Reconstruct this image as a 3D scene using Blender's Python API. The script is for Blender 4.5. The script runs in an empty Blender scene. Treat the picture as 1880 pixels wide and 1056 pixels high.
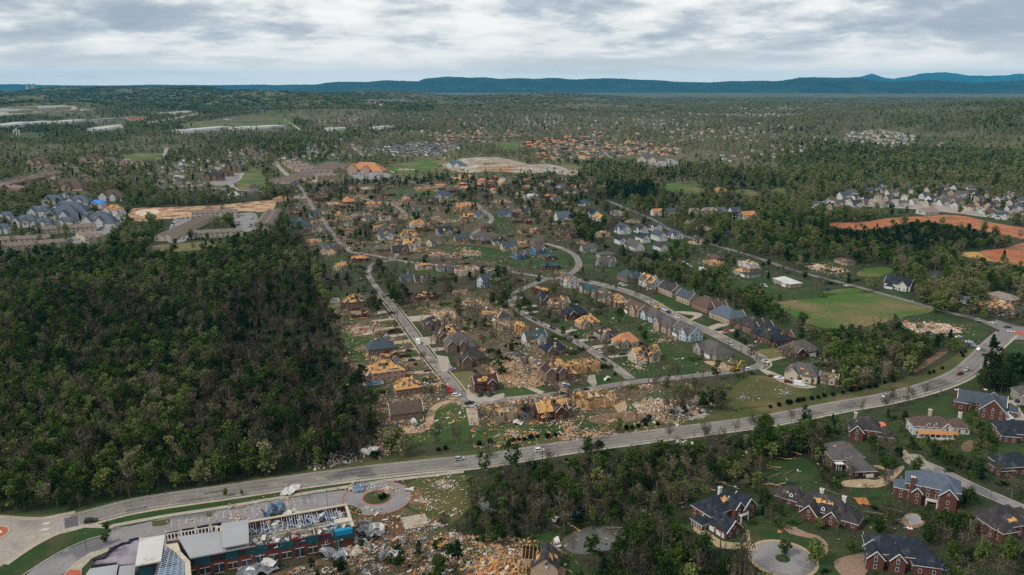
import bpy, math, random
import numpy as np
from mathutils import Vector, Matrix
from mathutils.geometry import tessellate_polygon

# ------------------------------------------------------------------ camera, sky, sun, exposure
SC = bpy.context.scene
COL = SC.collection
CAM_H, FOC = 170.0, 1462.0                     # metres above the ground; focal length in pixels of the 1880 px photo
PITCH = math.atan(373.0 / FOC)
cam = bpy.data.cameras.new('camera')
cam.sensor_width = 36.0
cam.lens = FOC / 1880.0 * 36.0
cam.clip_start, cam.clip_end = 1.0, 200000.0
cam_ob = bpy.data.objects.new('camera', cam)
COL.objects.link(cam_ob)
cam_ob.location = (0, 0, CAM_H)
cam_ob.rotation_euler = (math.pi / 2 - PITCH, 0, 0)
SC.camera = cam_ob

SUN_EL, SUN_AZ = math.radians(42), math.radians(238)      # azimuth measured clockwise from +Y
world = bpy.data.worlds.new('World')
SC.world = world
world.use_nodes = True
wn, wl = world.node_tree.nodes, world.node_tree.links
for n in list(wn): wn.remove(n)


def N(nodes, kind, **kw):
    n = nodes.new(kind)
    for k, v in kw.items():
        if k.startswith('i_'):
            n.inputs[k[2:].replace('_', ' ')].default_value = v
        else:
            setattr(n, k, v)
    return n


def ramp_node(nodes, stops, interp='LINEAR'):
    r = nodes.new('ShaderNodeValToRGB')
    r.color_ramp.interpolation = interp
    e = r.color_ramp.elements
    while len(e) < len(stops): e.new(0.5)
    for el, (p, c) in zip(e, stops):
        el.position = p
        el.color = (c, c, c, 1) if isinstance(c, (int, float)) else (c[0], c[1], c[2], 1)
    return r


def math_node(nodes, links, op, a, b=None, clamp=False):
    m = nodes.new('ShaderNodeMath'); m.operation = op; m.use_clamp = clamp
    for i, v in enumerate((a, b)):
        if v is None: continue
        if isinstance(v, (int, float)): m.inputs[i].default_value = v
        else: links.new(v, m.inputs[i])
    return m.outputs[0]


def mix_col(nodes, links, fac, a, b, blend='MIX'):
    m = nodes.new('ShaderNodeMix'); m.data_type = 'RGBA'; m.blend_type = blend
    for s, v in ((m.inputs[0], fac), (m.inputs[6], a), (m.inputs[7], b)):
        if isinstance(v, (int, float)): s.default_value = v
        elif isinstance(v, (tuple, list)): s.default_value = (v[0], v[1], v[2], 1)
        else: links.new(v, s)
    return m.outputs[2]


SKY_OFF = (3.1, 1.3, 0)


def build_sky():
    sky = N(wn, 'ShaderNodeTexSky', sky_type='NISHITA', sun_disc=False)
    sky.sun_elevation = SUN_EL; sky.sun_rotation = SUN_AZ
    sky.air_density = 1.0; sky.dust_density = 1.0
    tc = N(wn, 'ShaderNodeTexCoord')
    sep = N(wn, 'ShaderNodeSeparateXYZ'); wl.new(tc.outputs['Generated'], sep.inputs[0])
    z = math_node(wn, wl, 'MAXIMUM', sep.outputs[2], 0.0)
    # cloud field over bearing and the logarithm of the height: banks shrink and flatten towards the horizon
    u = math_node(wn, wl, 'MULTIPLY', math_node(wn, wl, 'ARCTAN2', sep.outputs[0], sep.outputs[1]), 2.6)
    v = math_node(wn, wl, 'LOGARITHM', math_node(wn, wl, 'ADD', z, 0.03), 2.71828)
    comb = N(wn, 'ShaderNodeCombineXYZ'); wl.new(u, comb.inputs[0]); wl.new(v, comb.inputs[1])
    comb.inputs[2].default_value = 3.7

    def fbm(scale, detail, rough, dist, off):
        mp = N(wn, 'ShaderNodeMapping'); mp.inputs['Location'].default_value = off
        wl.new(comb.outputs[0], mp.inputs[0])
        t = N(wn, 'ShaderNodeTexNoise'); t.inputs['Scale'].default_value = scale
        t.inputs['Detail'].default_value = detail; t.inputs['Roughness'].default_value = rough
        t.inputs['Distortion'].default_value = dist
        wl.new(mp.outputs[0], t.inputs[0])
        return t.outputs[0]
    big = fbm(1.45, 8, 0.55, 0.12, SKY_OFF)
    fine = fbm(4.4, 9, 0.60, 0.15, (9.2, 4.1, 0))
    m = math_node(wn, wl, 'ADD', math_node(wn, wl, 'MULTIPLY', big, 0.60), math_node(wn, wl, 'MULTIPLY', fine, 0.42))
    cr = ramp_node(wn, [(0.41, (3.0, 3.4, 3.95)), (0.465, (3.7, 4.05, 4.5)), (0.505, (4.7, 5.1, 5.4)), (0.545, (6.6, 6.7, 6.6)), (0.60, (8.0, 7.9, 7.6))])
    wl.new(m, cr.inputs[0])
    cloud = cr.outputs[0]
    # paler stratus low over the horizon
    lo = ramp_node(wn, [(0.0, 0.95), (0.012, 0.85), (0.03, 0.35), (0.055, 0.0)]); wl.new(z, lo.inputs[0])
    cloud = mix_col(wn, wl, lo.outputs[0], cloud, (10.0, 9.5, 8.8))
    cover = ramp_node(wn, [(0.36, 0.80), (0.46, 0.985)]); wl.new(m, cover.inputs[0])
    col = mix_col(wn, wl, cover.outputs[0], sky.outputs[0], cloud)
    bg = N(wn, 'ShaderNodeBackground'); bg.inputs[1].default_value = 0.082
    wl.new(col, bg.inputs[0])
    out = N(wn, 'ShaderNodeOutputWorld'); wl.new(bg.outputs[0], out.inputs[0])


build_sky()
sun = bpy.data.lights.new('sun', 'SUN')
sun.energy = 1.5
sun.angle = math.radians(10)
sun.color = (1.0, 0.95, 0.88)
sun_ob = bpy.data.objects.new('sun', sun)
COL.objects.link(sun_ob)
sdir = Vector((math.sin(SUN_AZ) * math.cos(SUN_EL), math.cos(SUN_AZ) * math.cos(SUN_EL), math.sin(SUN_EL)))
sun_ob.rotation_euler = sdir.to_track_quat('Z', 'Y').to_euler()
sun_ob.location = (0, 0, 600)
SC.view_settings.view_transform = 'Standard'
SC.view_settings.look = 'None'
SC.view_settings.exposure = 0.72
SC.view_settings.gamma = 1.0
SC.view_settings.use_curve_mapping = False
SC.render.engine = 'CYCLES'
SC.cycles.use_denoising = False
SC.cycles.max_bounces = 4
SC.cycles.diffuse_bounces = 2
SC.cycles.glossy_bounces = 2
SC.cycles.transmission_bounces = 2
SC.cycles.transparent_max_bounces = 8
SC.cycles.volume_bounces = 0
SC.cycles.use_adaptive_sampling = False

RNG = np.random.default_rng(7)
R = random.Random(11)

# ------------------------------------------------------------------ lie of the land, and from photo pixel to a point on it
_hr = np.random.default_rng(5)
_bumps = []
for _ in range(95):                             # rolling wooded hills beyond the town, higher on the left
    bx = _hr.uniform(-6800, 900); by = _hr.uniform(4300, 9800)
    _bumps.append((bx, by, _hr.uniform(300, 850), _hr.uniform(180, 420), _hr.uniform(14, 62) * (1.0 if bx < -700 else 0.5)))
for _ in range(40):
    _bumps.append((_hr.uniform(-500, 6500), _hr.uniform(4800, 9500), _hr.uniform(300, 800), _hr.uniform(200, 400), _hr.uniform(5, 20)))
_bumps += [(2050, 2900, 520, 620, 74), (2500, 4200, 700, 700, 80), (1500, 3650, 360, 300, 22), (-620, 4300, 420, 220, 34), (-1050, 5300, 600, 260, 52)]
_bumps += [(-3900, 8900, 2300, 600, 70), (-1500, 8300, 1300, 500, 48), (-5200, 7200, 1400, 500, 46)]
_B = np.array(_bumps)


def land(x, y):
    x = np.asarray(x, float); y = np.asarray(y, float)
    h = np.zeros(np.broadcast(x, y).shape)
    far = np.hypot(x, y) > 1200
    if np.any(far):
        xf, yf = np.broadcast_to(x, h.shape)[far], np.broadcast_to(y, h.shape)[far]
        s = np.zeros(xf.shape)
        for bx, by, sx, sy, a in _B:
            s += a * np.exp(-((xf - bx) / sx) ** 2 - ((yf - by) / sy) ** 2)
        s += 2.2 * np.sin(xf / 170.0) * np.sin(yf / 230.0) * np.clip((yf - 1500) / 2000, 0, 1)
        h[far] = np.minimum(s, 128 + 0.06 * s)
    return h


CP, SP = math.cos(PITCH), math.sin(PITCH)


def ray(px, py):
    px = np.asarray(px, float); py = np.asarray(py, float)
    a = px - 940.0; b = 528.0 - py
    d = np.stack([a, FOC * CP + b * SP, -FOC * SP + b * CP], -1)
    return d / np.linalg.norm(d, axis=-1, keepdims=True)


def GZ(px, py, z):
    """The point at height z on the line of sight through a photo pixel."""
    d = ray(px, py)
    t = (z - CAM_H) / d[..., 2]
    return np.array([d[..., 0] * t, d[..., 1] * t])


def GP(px, py):
    """Where the line of sight through a photo pixel meets the land: x, y, z."""
    d = ray(px, py)
    if d[2] < -0.13:
        t = -CAM_H / d[2]
        return float(d[0] * t), float(d[1] * t), 0.0
    t = np.concatenate([np.linspace(900, 4000, 900), np.linspace(4004, 14000, 1200)])
    x, y, z = d[0] * t, d[1] * t, CAM_H + d[2] * t
    below = np.nonzero(z < land(x, y))[0]
    k = below[0] if len(below) else len(t) - 1
    return float(x[k]), float(y[k]), float(land(x[k], y[k]))


def to_px(x, y, z):
    dx, dy, dz = x, y, z - CAM_H
    dep = dy * CP - dz * SP
    up = dy * SP + dz * CP
    dep = np.maximum(dep, 1e-3)
    return 940 + FOC * dx / dep, 528 - FOC * up / dep, dep


def m_per_px(py):
    d = ray(940.0, py)
    return (-CAM_H / d[2]) * (CP * d[1] - SP * d[2]) / FOC if d[2] < -0.02 else 5.0


def ang_of(p, q):
    a, b = GP(*p), GP(*q)
    return math.atan2(b[1] - a[1], b[0] - a[0])


# ------------------------------------------------------------------ occupancy raster (half the photo's size): where trees must not stand
MW, MH = 940, 528
occ = np.zeros((MH, MW), bool)
_gx, _gy = np.meshgrid((np.arange(MW) + 0.5) * 2, (np.arange(MH) + 0.5) * 2)


def in_poly(poly, gx, gy):
    inside = np.zeros(gx.shape, bool)
    n = len(poly)
    for i in range(n):
        x0, y0 = poly[i]; x1, y1 = poly[(i + 1) % n]
        if y0 == y1: continue
        c = ((y0 > gy) != (y1 > gy)) & (gx < (x1 - x0) * (gy - y0) / (y1 - y0) + x0)
        inside ^= c
    return inside


def poly_mask(poly):
    p = np.array(poly)
    x0 = int(max(0, p[:, 0].min() // 2 - 1)); x1 = int(min(MW, p[:, 0].max() // 2 + 2))
    y0 = int(max(0, p[:, 1].min() // 2 - 1)); y1 = int(min(MH, p[:, 1].max() // 2 + 2))
    m = np.zeros((MH, MW), bool)
    if x1 > x0 and y1 > y0:
        m[y0:y1, x0:x1] = in_poly(poly, _gx[y0:y1, x0:x1], _gy[y0:y1, x0:x1])
    return m


def occupy_world(pts):
    a = np.array(pts)
    px, py, _ = to_px(a[:, 0], a[:, 1], 0.0 if a.shape[1] < 3 else a[:, 2])
    occ[poly_mask(list(zip(px, py)))] = True


# ------------------------------------------------------------------ materials
MATS = {}


def mat(name, c1, c2=None, scale=0.3, rough=0.9, detail=6.0, spec=0.2, metal=0.0, lo=0.35, hi=0.65, third=None, fine=None, bump=0.0):
    """Plain procedural surface: two colours through a noise, a third in blotches, a fine grain on top."""
    m = bpy.data.materials.new(name); m.use_nodes = True
    n, l = m.node_tree.nodes, m.node_tree.links
    b = n['Principled BSDF']
    b.inputs['Roughness'].default_value = rough
    b.inputs['Specular IOR Level'].default_value = spec
    b.inputs['Metallic'].default_value = metal
    geo = n.new('ShaderNodeNewGeometry')
    if c2 is None: c2 = tuple(c * 0.7 for c in c1)
    t = N(n, 'ShaderNodeTexNoise', i_Scale=scale, i_Detail=detail, i_Roughness=0.62)
    l.new(geo.outputs['Position'], t.inputs['Vector'])
    r = ramp_node(n, [(lo, c1), (hi, c2)]); l.new(t.outputs[0], r.inputs[0])
    col = r.outputs[0]
    if third:
        t2 = N(n, 'ShaderNodeTexNoise', i_Scale=third[1], i_Detail=5.0)
        mp = n.new('ShaderNodeMapping'); mp.inputs['Location'].default_value = (31, 17, 5)
        l.new(geo.outputs['Position'], mp.inputs[0]); l.new(mp.outputs[0], t2.inputs['Vector'])
        r2 = ramp_node(n, [(third[2], 0.0), (third[3], 1.0)]); l.new(t2.outputs[0], r2.inputs[0])
        col = mix_col(n, l, r2.outputs[0], col, third[0])
    if fine:
        t3 = N(n, 'ShaderNodeTexNoise', i_Scale=fine[0], i_Detail=3.0)
        l.new(geo.outputs['Position'], t3.inputs['Vector'])
        r3 = ramp_node(n, [(0.3, 1 - fine[1]), (0.7, 1 + fine[1])]); l.new(t3.outputs[0], r3.inputs[0])
        col = mix_col(n, l, 1.0, col, r3.outputs[0], 'MULTIPLY')
    l.new(col, b.inputs['Base Color'])
    if bump:
        bp = N(n, 'ShaderNodeBump', i_Strength=bump, i_Distance=0.3); l.new(t.outputs[0], bp.inputs['Height']); l.new(bp.outputs[0], b.inputs['Normal'])
    MATS[name] = m
    return m


def ribbed(name, c1, c2, direction, pitch, rough=0.45, metal=0.0, stain=None):
    """Sheet metal with standing seams: a wave across `direction` (world radians)."""
    m = mat(name, c1, c2, 0.12, rough, metal=metal, spec=0.4, third=stain)
    n, l = m.node_tree.nodes, m.node_tree.links
    b = n['Principled BSDF']
    geo = n.new('ShaderNodeNewGeometry')
    mp = n.new('ShaderNodeMapping'); mp.inputs['Rotation'].default_value = (0, 0, -direction)
    l.new(geo.outputs['Position'], mp.inputs[0])
    sx = n.new('ShaderNodeSeparateXYZ'); l.new(mp.outputs[0], sx.inputs[0])
    f = math_node(n, l, 'FRACT', math_node(n, l, 'DIVIDE', sx.outputs[0], pitch))
    seam = math_node(n, l, 'LESS_THAN', f, 0.16)
    old = b.inputs['Base Color'].links[0].from_socket
    col = mix_col(n, l, math_node(n, l, 'MULTIPLY', seam, 0.45), old, tuple(c * 0.35 for c in c1))
    l.new(col, b.inputs['Base Color'])
    return m


def leaf_mat(name, stops, transl=0.0):
    """Foliage: the per-tree attribute `tint` picks the colour, a noise makes leaves differ."""
    m = bpy.data.materials.new(name); m.use_nodes = True
    n, l = m.node_tree.nodes, m.node_tree.links
    for x in list(n): n.remove(x)
    at = N(n, 'ShaderNodeAttribute', attribute_type='INSTANCER', attribute_name='tint')
    geo = n.new('ShaderNodeNewGeometry')
    t = N(n, 'ShaderNodeTexNoise', i_Scale=0.55, i_Detail=3.0); l.new(geo.outputs['Position'], t.inputs['Vector'])
    a = math_node(n, l, 'MULTIPLY', math_node(n, l, 'SUBTRACT', t.outputs[0], 0.5), 0.34)
    a = math_node(n, l, 'ADD', at.outputs['Fac'], a)
    r = ramp_node(n, stops); l.new(a, r.inputs[0])
    rv = ramp_node(n, [(0.0, 0.62), (1.0, 1.38)]); l.new(geo.outputs['Random Per Island'], rv.inputs[0])
    col = mix_col(n, l, 1.0, r.outputs[0], rv.outputs[0], 'MULTIPLY')
    d = n.new('ShaderNodeBsdfDiffuse'); l.new(col, d.inputs[0])
    o = n.new('ShaderNodeOutputMaterial')
    if transl:
        tr = n.new('ShaderNodeBsdfTranslucent'); l.new(col, tr.inputs[0])
        ms = n.new('ShaderNodeMixShader'); ms.inputs[0].default_value = transl
        l.new(d.outputs[0], ms.inputs[1]); l.new(tr.outputs[0], ms.inputs[2]); l.new(ms.outputs[0], o.inputs[0])
    else:
        l.new(d.outputs[0], o.inputs[0])
    MATS[name] = m
    return m


mat('leaf_litter', (0.024, 0.040, 0.013), (0.052, 0.048, 0.026), 0.035, 1.0, third=((0.034, 0.060, 0.017), 0.012, 0.46, 0.60), fine=(0.9, 0.45))
mat('forest_floor', (0.024, 0.024, 0.014), (0.019, 0.030, 0.010), 0.06, 1.0, third=((0.060, 0.048, 0.030), 0.08, 0.50, 0.64), fine=(1.0, 0.5))
mat('rubble_ground', (0.135, 0.098, 0.062), (0.080, 0.072, 0.040), 0.10, 1.0, third=((0.046, 0.068, 0.022), 0.06, 0.50, 0.60), fine=(1.3, 0.5))
mat('scrub', (0.072, 0.060, 0.038), (0.044, 0.050, 0.022), 0.05, 1.0, third=((0.040, 0.064, 0.018), 0.025, 0.50, 0.62), fine=(1.0, 0.45))
mat('spring_undergrowth', (0.085, 0.088, 0.036), (0.130, 0.112, 0.062), 0.006, 1.0, third=((0.058, 0.078, 0.026), 0.003, 0.50, 0.62), fine=(0.06, 0.4))
mat('lawn_grass', (0.032, 0.066, 0.014), (0.052, 0.080, 0.022), 0.09, 1.0, third=((0.115, 0.110, 0.040), 0.05, 0.54, 0.70), fine=(1.6, 0.35))
mat('lush_grass', (0.020, 0.046, 0.011), (0.032, 0.064, 0.015), 0.08, 1.0, third=((0.070, 0.066, 0.030), 0.06, 0.50, 0.66), fine=(1.6, 0.4))
mat('meadow_grass', (0.044, 0.108, 0.014), (0.076, 0.118, 0.026), 0.03, 1.0, third=((0.170, 0.130, 0.060), 0.022, 0.47, 0.62), fine=(0.5, 0.35))
mat('verge_grass', (0.056, 0.070, 0.019), (0.088, 0.084, 0.031), 0.05, 1.0, third=((0.150, 0.110, 0.050), 0.03, 0.55, 0.68), fine=(1.4, 0.35))
mat('dry_grass', (0.17, 0.135, 0.062), (0.115, 0.115, 0.045), 0.08, 1.0, fine=(1.3, 0.3))
mat('bare_soil', (0.14, 0.085, 0.050), (0.20, 0.13, 0.08), 0.15, 1.0, fine=(1.2, 0.35))
mat('russet_soil', (0.150, 0.072, 0.036), (0.085, 0.060, 0.034), 0.2, 1.0, fine=(1.2, 0.4))
mat('pale_site', (0.36, 0.30, 0.23), (0.22, 0.17, 0.12), 0.05, 1.0, third=((0.42, 0.40, 0.37), 0.03, 0.50, 0.62), fine=(0.3, 0.3))
mat('torn_earth', (0.36, 0.165, 0.075), (0.50, 0.37, 0.24), 0.05, 1.0, third=((0.17, 0.105, 0.06), 0.07, 0.50, 0.60), fine=(0.25, 0.35))
mat('red_clay', (0.33, 0.100, 0.036), (0.38, 0.165, 0.08), 0.05, 1.0, third=((0.20, 0.10, 0.055), 0.045, 0.53, 0.64), fine=(0.3, 0.4))
mat('ochre_clay', (0.52, 0.33, 0.11), (0.42, 0.24, 0.08), 0.06, 1.0, fine=(0.6, 0.25))
mat('pale_sand', (0.62, 0.53, 0.40), (0.50, 0.38, 0.25), 0.05, 1.0, fine=(0.6, 0.2))
mat('asphalt', (0.158, 0.144, 0.134), (0.220, 0.202, 0.184), 0.06, 0.95, third=((0.105, 0.10, 0.10), 0.05, 0.52, 0.60), fine=(0.8, 0.2))
mat('street_asphalt', (0.150, 0.136, 0.132), (0.225, 0.203, 0.188), 0.10, 0.95, third=((0.30, 0.26, 0.215), 0.13, 0.52, 0.66), fine=(0.9, 0.2))
mat('lot_asphalt', (0.205, 0.190, 0.195), (0.265, 0.245, 0.235), 0.10, 0.95, third=((0.14, 0.135, 0.14), 0.05, 0.55, 0.62), fine=(0.9, 0.14))
mat('dark_asphalt', (0.085, 0.085, 0.092), (0.125, 0.12, 0.122), 0.3, 0.95, fine=(0.8, 0.25))
mat('concrete', (0.40, 0.35, 0.275), (0.33, 0.285, 0.225), 0.2, 0.95, fine=(1.0, 0.18))
mat('road_concrete', (0.34, 0.30, 0.255), (0.29, 0.255, 0.22), 0.08, 0.95, third=((0.22, 0.20, 0.18), 0.05, 0.58, 0.66), fine=(0.7, 0.14))
mat('tan_drive', (0.42, 0.31, 0.195), (0.35, 0.25, 0.155), 0.2, 0.95, fine=(1.0, 0.2))
mat('brick_drive', (0.23, 0.15, 0.105), (0.29, 0.20, 0.14), 0.6, 0.95, fine=(1.6, 0.25))
mat('red_pavers', (0.44, 0.12, 0.06), (0.36, 0.10, 0.055), 0.6, 0.9, fine=(2.0, 0.2))
mat('road_paint', (0.72, 0.70, 0.66), (0.55, 0.53, 0.50), 0.8, 0.8)
mat('yellow_paint', (0.48, 0.36, 0.09), (0.36, 0.28, 0.10), 0.5, 0.8)
mat('pond_water', (0.095, 0.088, 0.072), (0.075, 0.07, 0.058), 0.05, 0.12, spec=0.6)
mat('pool_water', (0.01, 0.13, 0.30), (0.012, 0.17, 0.36), 0.4, 0.1, spec=0.6)
mat('green_pool_water', (0.02, 0.10, 0.10), (0.015, 0.07, 0.075), 0.4, 0.1, spec=0.6)
mat('mountain_forest', (0.006, 0.022, 0.015), (0.014, 0.036, 0.018), 0.004, 1.0, third=((0.026, 0.052, 0.026), 0.0011, 0.52, 0.66), fine=(0.02, 0.5))
# walls and roofs
WALLS = {
    'brick': mat('red_brick', (0.094, 0.038, 0.027), (0.128, 0.054, 0.039), 1.6, 0.95, fine=(5.0, 0.3)),
    'pink': mat('pink_brick', (0.36, 0.205, 0.155), (0.42, 0.255, 0.195), 1.6, 0.95, fine=(5.0, 0.2)),
    'tan': mat('tan_brick', (0.34, 0.255, 0.175), (0.40, 0.31, 0.22), 1.2, 0.95, fine=(5.0, 0.2)),
    'brown': mat('brown_brick', (0.175, 0.105, 0.072), (0.23, 0.145, 0.10), 1.6, 0.95, fine=(5.0, 0.25)),
    'cream': mat('cream_siding', (0.50, 0.43, 0.33), (0.42, 0.36, 0.27), 0.5, 0.85),
    'white': mat('white_siding', (0.58, 0.57, 0.55), (0.48, 0.47, 0.45), 0.5, 0.8),
    'blue': mat('blue_siding', (0.075, 0.16, 0.28), (0.06, 0.13, 0.23), 0.5, 0.85),
    'paleblue': mat('pale_blue_siding', (0.44, 0.52, 0.58), (0.38, 0.46, 0.52), 0.5, 0.85),
    'grey': mat('grey_siding', (0.36, 0.36, 0.35), (0.29, 0.29, 0.28), 0.5, 0.85),
    'stone': mat('grey_stone', (0.27, 0.235, 0.20), (0.36, 0.32, 0.27), 1.2, 0.95, fine=(4.0, 0.3)),
    'ply': mat('wall_sheathing', (0.50, 0.31, 0.14), (0.38, 0.22, 0.095), 0.5, 0.9, third=((0.22, 0.15, 0.10), 0.4, 0.52, 0.60)),
}
ROOFS = {
    'navy': mat('navy_shingle', (0.014, 0.020, 0.030), (0.026, 0.034, 0.046), 0.5, 0.9, third=((0.055, 0.060, 0.066), 0.3, 0.55, 0.68), fine=(3.0, 0.4)),
    'slate': mat('slate_shingle', (0.050, 0.064, 0.082), (0.072, 0.088, 0.108), 0.6, 0.9, fine=(3.0, 0.3)),
    'grey': mat('grey_shingle', (0.080, 0.072, 0.069), (0.115, 0.104, 0.098), 0.5, 0.9, fine=(3.0, 0.3)),
    'dark': mat('charcoal_shingle', (0.032, 0.029, 0.031), (0.054, 0.048, 0.048), 0.5, 0.9, third=((0.095, 0.085, 0.080), 0.35, 0.55, 0.68), fine=(3.0, 0.4)),
    'brown': mat('brown_shingle', (0.085, 0.058, 0.046), (0.120, 0.084, 0.066), 0.6, 0.9, fine=(3.0, 0.3)),
    'umber': mat('umber_shingle', (0.045, 0.024, 0.021), (0.064, 0.034, 0.028), 0.6, 0.9, fine=(3.0, 0.3)),
    'taupe': mat('taupe_shingle', (0.165, 0.125, 0.105), (0.215, 0.165, 0.140), 0.5, 0.9, fine=(3.0, 0.25)),
    'tan': mat('tan_shingle', (0.21, 0.165, 0.135), (0.27, 0.215, 0.175), 0.5, 0.9, fine=(3.0, 0.25)),
    'rust': mat('bare_roof_deck', (0.40, 0.165, 0.075), (0.48, 0.24, 0.12), 0.5, 0.9, fine=(2.0, 0.25)),
    'teal': mat('teal_shingle', (0.030, 0.070, 0.078), (0.042, 0.092, 0.10), 0.6, 0.9, fine=(3.0, 0.3)),
    'steel': mat('steel_blue_shingle', (0.075, 0.098, 0.128), (0.105, 0.128, 0.160), 0.6, 0.9, fine=(3.0, 0.25)),
    'white': mat('white_membrane', (0.56, 0.55, 0.54), (0.40, 0.40, 0.40), 0.1, 0.8),
    'tarp': mat('blue_tarp', (0.05, 0.20, 0.60), (0.06, 0.26, 0.68), 0.6, 0.6),
    'ply': mat('roof_sheathing', (0.62, 0.355, 0.125), (0.50, 0.26, 0.095), 0.5, 0.9, third=((0.17, 0.10, 0.06), 0.5, 0.53, 0.60), fine=(1.5, 0.3)),
}
mat('raw_lumber', (0.58, 0.36, 0.16), (0.44, 0.26, 0.11), 0.9, 0.9)
mat('pale_lumber', (0.64, 0.50, 0.34), (0.48, 0.37, 0.25), 0.9, 0.9)
mat('orange_wood', (0.52, 0.215, 0.062), (0.40, 0.155, 0.046), 0.9, 0.9)
mat('white_debris', (0.62, 0.60, 0.56), (0.44, 0.43, 0.41), 0.8, 0.85)
mat('grey_debris', (0.30, 0.31, 0.33), (0.20, 0.21, 0.225), 0.8, 0.8)
mat('blue_debris', (0.14, 0.21, 0.29), (0.10, 0.16, 0.23), 0.8, 0.8)
mat('dark_debris', (0.055, 0.05, 0.05), (0.085, 0.075, 0.07), 0.8, 0.9)
mat('pink_debris', (0.52, 0.25, 0.20), (0.42, 0.19, 0.14), 0.8, 0.9)
mat('drywall', (0.60, 0.53, 0.42), (0.52, 0.45, 0.35), 0.5, 0.9)
mat('white_trim', (0.74, 0.73, 0.70), (0.66, 0.65, 0.62), 0.8, 0.7)
mat('window_trim', (0.52, 0.51, 0.48), (0.44, 0.43, 0.41), 0.8, 0.7)
mat('window_glass', (0.022, 0.028, 0.034), (0.035, 0.042, 0.05), 0.4, 0.15, spec=0.6)
mat('door_wood', (0.10, 0.05, 0.03), (0.14, 0.07, 0.04), 0.8, 0.6)
mat('painted_interior_shade', (0.02, 0.018, 0.017), (0.03, 0.027, 0.025), 0.8, 0.95)
mat('copper_roof', (0.50, 0.22, 0.085), (0.42, 0.18, 0.07), 0.5, 0.6)
mat('bark', (0.085, 0.066, 0.050), (0.120, 0.096, 0.075), 0.8, 1.0)
mat('grey_bark', (0.155, 0.130, 0.105), (0.200, 0.170, 0.140), 0.8, 1.0)
mat('split_wood', (0.52, 0.33, 0.15), (0.42, 0.25, 0.105), 0.8, 1.0)
mat('rubber', (0.018, 0.018, 0.018), None, 1.0, 0.9)
mat('steel', (0.38, 0.39, 0.41), (0.28, 0.29, 0.31), 0.5, 0.45, metal=0.6)
mat('pole_metal', (0.12, 0.12, 0.12), (0.09, 0.09, 0.09), 0.5, 0.6)
leaf_mat('broadleaf', [(0.0, (0.011, 0.019, 0.008)), (0.2, (0.017, 0.033, 0.010)), (0.42, (0.032, 0.060, 0.013)), (0.62, (0.072, 0.116, 0.022)), (0.80, (0.165, 0.195, 0.058)), (1.0, (0.235, 0.215, 0.115))], 0.25)
leaf_mat('bud_twigs', [(0.0, (0.040, 0.032, 0.021)), (0.35, (0.064, 0.053, 0.034)), (0.65, (0.130, 0.118, 0.062)), (1.0, (0.235, 0.205, 0.140))])
leaf_mat('needles', [(0.0, (0.010, 0.022, 0.013)), (0.5, (0.018, 0.036, 0.018)), (1.0, (0.034, 0.058, 0.022))])


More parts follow.
